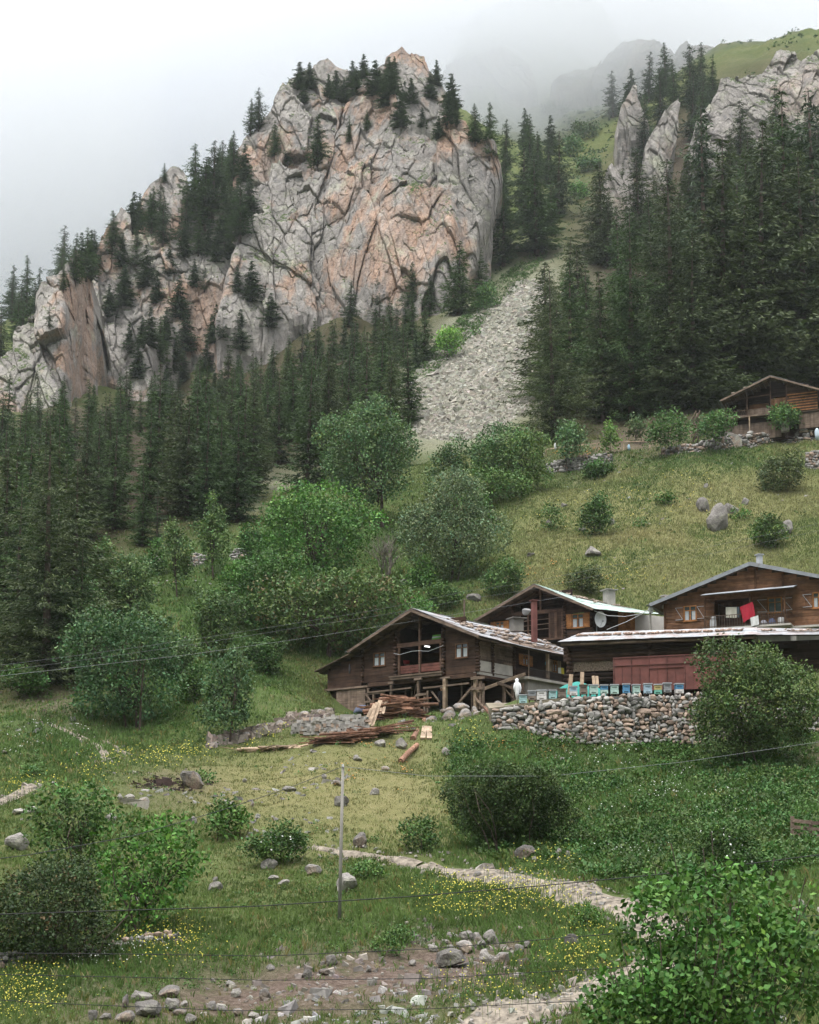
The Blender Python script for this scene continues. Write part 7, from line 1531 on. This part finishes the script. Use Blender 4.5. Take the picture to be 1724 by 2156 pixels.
for (a, b, c, d, colr, lb) in [((1540,738),(1558,738),(1560,778),(1542,778),(.66,.66,.64),'white small towel on the line beside the last window'),((1559,738),(1576,742),(1578,780),(1561,776),(.62,.50,.06),'yellow small towel on the line beside the last window')]:
    zz2 = z2; A, B, C_, D = [Vector(o1.on(z1(*p), 'x', .6)) for p in (a, b, c, d)]; V = [A, B, C_, D]; V += [v+Vector((-.03, 0, 0)) for v in V]; W_ = np.array([o1.wor(v) for v in V]); o_ = mesh_obj('towel', W_-W_[0], [[0, 1, 2, 3], [7, 6, 5, 4], [0, 4, 5, 1], [1, 5, 6, 2], [2, 6, 7, 3], [3, 7, 4, 0]], M_cloth, None, np.tile(colr, (8, 1))); o_.location = tuple(W_[0]); tag(o_, lb, 'towel', 'small towels')
q = o1.on(z7(1120, 410), 'y', .5); e_ = o1.wor((q[0], .5, 2.47)); mb = MB()
for k, c_ in enumerate([(.15,.42,.06),(.6,.62,.58),(.15,.42,.06),(.6,.62,.58),(.15,.42,.06)]): mb.tube([(-.48+.03*k, 0, .07+k*.11), (.42-.02*k, 0, .07+k*.11)], .07, 8, c_)
o_ = mb.build('rolled_mattress', M_cloth, None, True); o_.location = tuple(e_); o_.rotation_euler = (0, 0, o1.a); tag(o_, 'green and white striped mattress rolled up in the gable opening', 'mattress')
q = o1.on(z7(815, 590), 'y', .9); e_ = o1.wor((q[0], .9, 1.15)); mb = MB(); mb.tube([(0, 0, 0), (0, 0, .1), (0, 0, .3)], [.25, .33, .36], 12, (.30, .03, .03)); o_ = mb.build('basin', M_cloth, None, True); o_.location = tuple(e_); tag(o_, 'red basin standing in the loggia of the large log house', 'basin')
mb = MB(); mb.box(-.6, .6, -.2, .2, 0, .05, 1.); mb.box(-.55, -.5, -.15, .15, -1.1, 0, .8); mb.box(.5, .55, -.15, .15, -1.1, 0, .8); o_ = mb.build('bench', M_wg); o_.location = tuple(o1.wor((q[0], .9, 1.1))); o_.rotation_euler = (0, 0, o1.a); tag(o_, 'wooden stand under the red basin', 'table')
mb = MB(); mb.tube([o1.wor(o1.on(z7(*p), 'y', -.3)) for p in ((705,560),(765,572),(880,540),(945,535),(1040,540),(1180,485))], .012, 5, 1.6); o_ = mb.build('washing_line', M_iron2); tag(o_, 'thin washing line with pegs across the loggia', 'line')
q = o1.on(z7(282, 660), 'y', -.12); mb = MB(); mb.tube([(0, 0, 0), (.02, 0, -.35), (0, 0, -.75)], [.03, .08, .05], 8, (.11, .10, .11)); o_ = mb.build('rag', M_cloth, None, True); o_.location = tuple(o1.wor(q)); tag(o_, 'dark rag hanging on the lean-to wall', 'rag')
# ---- satellite dish
q = z6(950, 440); pd = P(q[0], q[1], 111.6); e_ = empty('satellite_dish', tuple(pd), .35, 'white satellite dish on the side of the second log house', 'satellite dish'); V = []; Fc = []; n_ = 28
for j in range(7):
    for k in range(n_): rr_ = .05+j*.10; V.append((rr_*math.cos(k*2*math.pi/n_)*.78, -.28+rr_**2*-.0+(.72-rr_)**2*.35, rr_*math.sin(k*2*math.pi/n_)))
for j in range(6):
    for k in range(n_): Fc.append([j*n_+k, j*n_+(k+1) % n_, (j+1)*n_+(k+1) % n_, (j+1)*n_+k])
Fc.append(list(range(n_))[::-1]); V2 = [(a, b+.03, c) for a, b, c in V]; Fc += [[i+len(V) for i in f][::-1] for f in Fc]
mesh_obj('reflector', V+V2, Fc, M_cloth, e_, np.tile((.62, .62, .62), (len(V)*2, 1)), True); mb = MB(); mb.tube([(0, -.1, -.65), (0, -.62, -.2)], .02, 6, .8); mb.box(-.05, .05, -.7, -.6, -.26, -.14, .6); mb.tube([(0, -.05, 0), (0, .4, -.1), (0, .4, -1.)], .035, 6, .7); mb.build('arm', M_iron2, e_)
q = P(*z6(395, 380), 112.2); mb = MB(); V_, F_ = rock_raw(5, 3, .42, .3, .28); mb.add(V_, F_, (.30, .29, .29)); o_ = mb.build('sack', M_cloth, None, True); o_.location = tuple(q); tag(o_, 'pale sack lying in the loft opening of the second log house', 'sack')
q = P(*z7(392, 1115), 97.5); mb = MB(); V_, F_ = rock_raw(9, 3, .5, .45, .42, 4); mb.add(V_, F_, (.10, .11, .16)); o_ = mb.build('cloth_bundle', M_cloth, None, True); o_.location = tuple(q); tag(o_, 'grey blue cloth bundle on the rubble before the stable', 'bundle')
# ---- electricity post by the second house
def cable(label, pts, rad, m=None, tone=.6, name='cable', sag=0.):
    mb = MB(); W_ = [P(*p) for p in pts]; out_ = []
    for a, b in zip(W_[:-1], W_[1:]):
        for k in range(12): t = k/12; out_.append(a*(1-t)+b*t-np.array([0, 0, sag*4*t*(1-t)]))
    out_.append(W_[-1]); o0 = out_[0]; mb.tube([q-o0 for q in out_], rad, 5, tone); o_ = mb.build(name, m or M_iron, None, True); o_.location = tuple(o0); tag(o_, label, 'cable'); return o_
M_cab = mat_plain('cable_black', (.03, .03, .032), .6, .1, 2.)
cable('uppermost grey wire crossing in front of the blue green willow and the maple', [(-60,1408,60),(658,1306,76),(977,1245,88),(1237,1201,96),(1800,1085,110)], .006, M_iron2, .3, sag=.1)
cable('second grey wire just below the uppermost one', [(-60,1420,59.5),(658,1316,75),(977,1262,87),(1237,1216,95),(1800,1100,109)], .006, M_iron2, .3, sag=.1)
cable('third grey wire ending at the second log house', [(-60,1430,60),(400,1378,80),(658,1341,92),(900,1303,103),(1182,1257,112)], .006, M_iron2, .7)
cable('thick black cable across the lower meadow and in front of the pole', [(-80,1926,30),(0,1925,30),(540,1908,30),(860,1888,30),(1150,1864,30),(1450,1835,30),(1800,1790,30)], .011, M_cab)
cable('black cable below the thick one, crossing the yellow flowers', [(-80,2006,30),(300,2009,30),(560,2013,30),(900,1998,30),(1290,1966,30),(1800,1920,30)], .008, M_cab)
cable('black cable over the bank stones and the stone heap', [(-80,2050,30),(300,2058,30),(560,2064,30),(900,2060,30),(1290,2038,30),(1800,1990,30)], .008, M_cab)
cable('lowest thin cable near the bottom edge', [(-80,2100,30),(100,2112,30),(500,2128,30),(900,2124,30),(1290,2104,30),(1800,2060,30)], .008, M_cab)
lp = hit(714, 1937); PD = lp[1]; e_ = empty('utility_pole', tuple(lp), 0, 'tall thin grey wooden pole standing in the lower meadow', 'pole')
tp_ = P(722, 1612, PD)-lp; mb = MB(); mb.tube([(0, 0, -.4), tuple(tp_*.5), tuple(tp_)], [.065, .06, .05], 10, .62); mb.build('shaft', M_conc, e_, True); mb = MB(); mb.tube([tuple(tp_+np.array([0, -.08, -.06])), tuple(tp_+np.array([0, -.08, .05]))], .035, 8, (.7, .7, .7)); mb.build('insulator', M_cloth, e_)
cable('wire running from the pole top down to the left through the maple', [(722,1614,PD-.1),(600,1662,47),(460,1708,44),(280,1760,40),(60,1800,36),(-60,1815,34)], .011, M_cab, .8)
cable('wire running from the pole top right along the lush slope', [(722,1614,PD-.1),(900,1634,PD+4),(1160,1634,62),(1440,1604,66),(1724,1562,70),(1800,1550,71)], .008, M_iron2, .5)
q = P(*z6(1345, 520), 108.5); mb = MB(); e_ = empty('roof_mast', tuple(q), 0, 'pale post with a white junction box between the second house and the reddish one', 'post'); mb.tube([(0, 0, -1.5), (0, 0, 1.5)], .09, 8, .8); mb.build('shaft', M_conc, e_); mb = MB(); mb.box(-.1, .22, -.14, .1, 1.35, 1.75, (.7, .7, .7)); mb.build('junction_box', M_cloth, e_)
cable('white cable sagging from the satellite dish corner to the pale post', [(*z6(915, 372), 111.),(*z6(1020, 408), 110.5),(*z6(1150, 415), 109.8),(*z6(1250, 398), 109),(*z6(1335, 362), 108.4)], .02, M_cloth, .6)
cable('white cable from the barn roof up to the pale post', [(*z6(1010, 515), 104),(*z6(1160, 455), 106),(*z6(1335, 365), 108.4)], .02, M_cloth, .5)
cable('cable from the pale post to the balcony house', [(*z6(1345, 365), 108.4),(*z6(1480, 415), 107.5),(*z6(1600, 440), 107)], .012, M_iron, .6)
lp = P(*z1(952, 440), 112); e_ = empty('utility_pole', tuple(lp), 0, 'thin brown pole above the roof of the large log house', 'pole'); mb = MB(); mb.tube([(0, 0, -1.), (0, 0, 1.65)], .07, 8, .8); mb.build('shaft', M_wg, e_)
# ---- fences, gate, small cloths
def fence_(label, pts, hgt, rails, spacing, m, name='fence', d=None, pw=.09, lean=.04, rw=.06):
    W_ = [hit(*p) if d is None else P(*p, d) for p in pts]; W_ = [w for w in W_ if w is not None]; o0 = W_[0]; e_ = empty(name, tuple(o0), 0, label, 'fence'); L = np.r_[0, np.cumsum([np.linalg.norm(b-a) for a, b in zip(W_[:-1], W_[1:])])]; W_ = np.array(W_)
    at_ = lambda t: np.array([np.interp(t, L, W_[:, i]) for i in range(3)])-o0
    t = 0; tops = []
    while t <= L[-1]+.01:
        p = at_(t); q = Vector(p)+Vector((rnd.gauss(0, lean), rnd.gauss(0, lean), hgt*rnd.uniform(.92, 1.1))); mb = MB(); mb.beam(Vector(p)-Vector((0, 0, .3)), q, pw, pw, tn(.7, 1.2)); mb.build('post', m, e_); t += spacing
    for r_ in rails:
        k = 0; t = 0
        while t < L[-1]-.05:
            t1 = min(L[-1], t+spacing*1.02); mb = MB(); mb.beam(Vector(at_(t))+Vector((0, -pw*.7, r_*hgt+rnd.gauss(0, .015))), Vector(at_(t1))+Vector((0, -pw*.7, r_*hgt+rnd.gauss(0, .015))), .03, rw, tn(.8, 1.2)); mb.build('rail', m, e_); t = t1
fence_('grey wooden gate and rails at the right edge above the near tree', [(1668,1772),(1700,1776),(1760,1780)], 1.0, [.35, .62, .9], 1.0, M_wg, 'wooden_gate', None, .13, .02, .15)
fence_('long thin pole fence along the terrace left of the rowans', [(1150,962),(1240,950),(1330,945),(1400,945)], 1.0, [.95], 3.2, M_wp, 'pole_fence', None, .09, .05, .1)
mb = MB()
for a, b in (((0, 0, 0), (.3, -.9, -3.2)), ((1.6, 0, .1), (2.4, -.7, -3.3)), ((-.9, 0, .1), (1.7, 0, .15)), ((-.8, 0, -.45), (1.8, 0, -.5))): mb.beam(a, b, .09, .09, 1.)
mb.box(-.9, 1.1, .0, .04, -.44, .09, 1.); q = P(*z2(1560, 700), 95); o_ = mb.build('iron_gate_frame', M_red); o_.location = tuple(q); tag(o_, 'leaning rust red iron frame at the right end of the barn roof', 'gate')
for (px, py, d, w, hh_, c_, lb) in [(*z3(178, 515), 168, .22, .9, (.66, .66, .64), 'white sack tied upright to the pole fence by the pale sapling'), (*z3(610, 515), 168, .3, .7, (.35, .5, .6), 'pale blue cloth hanging on the pole fence'), (*z3(1715, 455), 162, .5, 1.4, (.5, .58, .66), 'pale blue and white clothes hanging at the right edge below the upper house')]:
    mb = MB(); mb.tube([(0, 0, 0), (.02, 0, hh_*.4), (-.03, 0, hh_*.8), (0, 0, hh_)], [w*.4, w*.6, w*.5, w*.2], 9, c_); o_ = mb.build('hanging_cloth', M_cloth, None, True); o_.location = tuple(P(px, py, d)); tag(o_, lb, 'cloth')
# millstone-like pale rock before the upper house
q = P(*z5(900, 790), 163.5); mb = MB(); mb.tube([(0, 0, 0), (0, -.5, .0)], [1.9, 1.75], 22, .95); o_ = mb.build('round_boulder', M_boulw); o_.location = (q[0], q[1], q[2]-.6); o_.scale = (1, 1, .72); tag(o_, 'flat round pale rock leaning before the upper wooden house', 'boulder')
# small lean-to heap left of the upper house
heap('brushwood_pile', 'heap of grey branches beside the upper wooden house', P(*z5(620, 640), 168), P(*z5(640, 780), 167), .8, 1.6, 40, (.3, 0, 1), (1., 2.2), M_wg, 9, .1, 1.)
# rock reef in the burnt patch
x = rng.normal(0, 1, 160); l = hit(350, 1650); stones_np('charred_debris', l[0]+x*1.0, l[1]+rng.normal(0, .9, 160), rng.lognormal(-1.8, .4, 160), (.05, .035, .03), 44, .6)
# ---- the man under the house
def man(loc, rz, label):
    e_ = empty('person', tuple(loc), rz, label, 'person')
    J = dict(pelvis=(0, 0, .93), waist=(0, .0, 1.08), chest=(0, -.03, 1.30), neck=(0, -.06, 1.49), head0=(0, -.085, 1.56), head=(0, -.10, 1.66), top=(0, -.10, 1.75),
             hl=(-.10, 0, .90), kl=(-.12, -.05, .50), al=(-.12, .02, .09), tl=(-.13, -.17, .04), hr=(.10, 0, .90), kr=(.13, -.02, .50), ar=(.14, .05, .09), tr=(.16, -.13, .04),
             sl=(-.19, -.03, 1.42), el=(-.25, -.02, 1.14), wl=(-.20, -.20, .96), sr=(.19, -.03, 1.42), er=(.26, .0, 1.14), wr=(.24, -.16, .94))
    R_ = dict(pelvis=.155, waist=.145, chest=.165, neck=.058, head0=.075, head=.105, top=.06, hl=.10, kl=.07, al=.05, tl=.04, hr=.10, kr=.07, ar=.05, tr=.04, sl=.075, el=.052, wl=.035, sr=.075, er=.052, wr=.035)
    E_ = [('pelvis','waist'),('waist','chest'),('chest','neck'),('neck','head0'),('head0','head'),('head','top'),('pelvis','hl'),('hl','kl'),('kl','al'),('al','tl'),('pelvis','hr'),('hr','kr'),('kr','ar'),('ar','tr'),('chest','sl'),('sl','el'),('el','wl'),('chest','sr'),('sr','er'),('er','wr')]
    for s, w in (('l', 'wl'), ('r', 'wr')):
        b = Vector(J[w]); sg = -1 if s == 'l' else 1; J['p'+s] = tuple(b+Vector((sg*.0, -.05, -.05))); R_['p'+s] = .032; E_.append((w, 'p'+s))
        for k, (dx, ln) in enumerate(((-.028, .07), (-.01, .082), (.01, .078), (.027, .062))):
            J['f%s%da' % (s, k)] = tuple(b+Vector((dx, -.075, -.085))); J['f%s%db' % (s, k)] = tuple(b+Vector((dx*1.1, -.085, -.085-ln))); R_['f%s%da' % (s, k)] = .010; R_['f%s%db' % (s, k)] = .007; E_ += [('p'+s, 'f%s%da' % (s, k)), ('f%s%da' % (s, k), 'f%s%db' % (s, k))]
        J['th'+s] = tuple(b+Vector((-sg*.05, -.07, -.06))); R_['th'+s] = .010; E_.append(('p'+s, 'th'+s))
    ks = list(J); me = bpy.data.meshes.new('body'); me.from_pydata([J[k] for k in ks], [(ks.index(a), ks.index(b)) for a, b in E_], []); o_ = bpy.data.objects.new('body', me); col.objects.link(o_); o_.parent = e_
    sk_ = o_.modifiers.new('s', 'SKIN'); 
    for i, k in enumerate(ks): me.skin_vertices[0].data[i].radius = (R_[k], R_[k]*.85); me.skin_vertices[0].data[i].use_root = (k == 'pelvis')
    o_.modifiers.new('u', 'SUBSURF').levels = 2; o_.modifiers['u'].render_levels = 2
    m, n, b = newmat('dark_clothes_and_skin'); sx = nd(n, 'ShaderNodeSeparateXYZ'); n.links.new(objco(n), sx.inputs[0]); c = ramp(n, sx.outputs[2], [(0, (.02, .018, .016)), (.1, (.03, .03, .035)), (.93, (.03, .03, .035)), (.94, (.025, .025, .03))])
    hm = rng_(n, sx.outputs[2], 1.47, 1.49); c = mix(n, hm, c, (.42, .26, .19)); setc(n, b, c, .8, .2); me.materials.append(m)
    mb = MB(); V_, F_ = _ico(3); K = V_[:, 2] > -.25; V_ = V_*np.array([.108, .118, .10])+np.array([0, -.08, 1.685]); V_[:, 1] = np.where((V_[:, 2] < 1.70) & (V_[:, 1] < -.10), -.10, V_[:, 1]); mb.add(V_, F_, (.45, .45, .44)); mb.build('hair', M_cloth, e_, True)
    mb = MB(); V_, F_ = _ico(2); mb.add(V_*np.array([.014, .022, .02])+np.array([0, -.205, 1.645]), F_, (.42, .26, .19)); mb.add(V_*np.array([.01, .02, .03])+np.array([-.10, -.09, 1.65]), F_, (.42, .26, .19)); mb.add(V_*np.array([.01, .02, .03])+np.array([.10, -.09, 1.65]), F_, (.42, .26, .19))
    for s in (-1, 1): mb.add(V_*np.array([.014, .008, .008])+np.array([s*.035, -.192, 1.67]), F_, (.03, .02, .02))
    mb.add(V_*np.array([.024, .007, .006])+np.array([0, -.192, 1.60]), F_, (.25, .10, .09)); mb.build('face', M_cloth, e_, True)
ft = o1.wor((o1.on(z7(1165, 1100), 'y', .35)[0], .35, -2.62)); man(ft, o1.a+.5, 'grey haired man in dark clothes standing in the shade under the large log house')
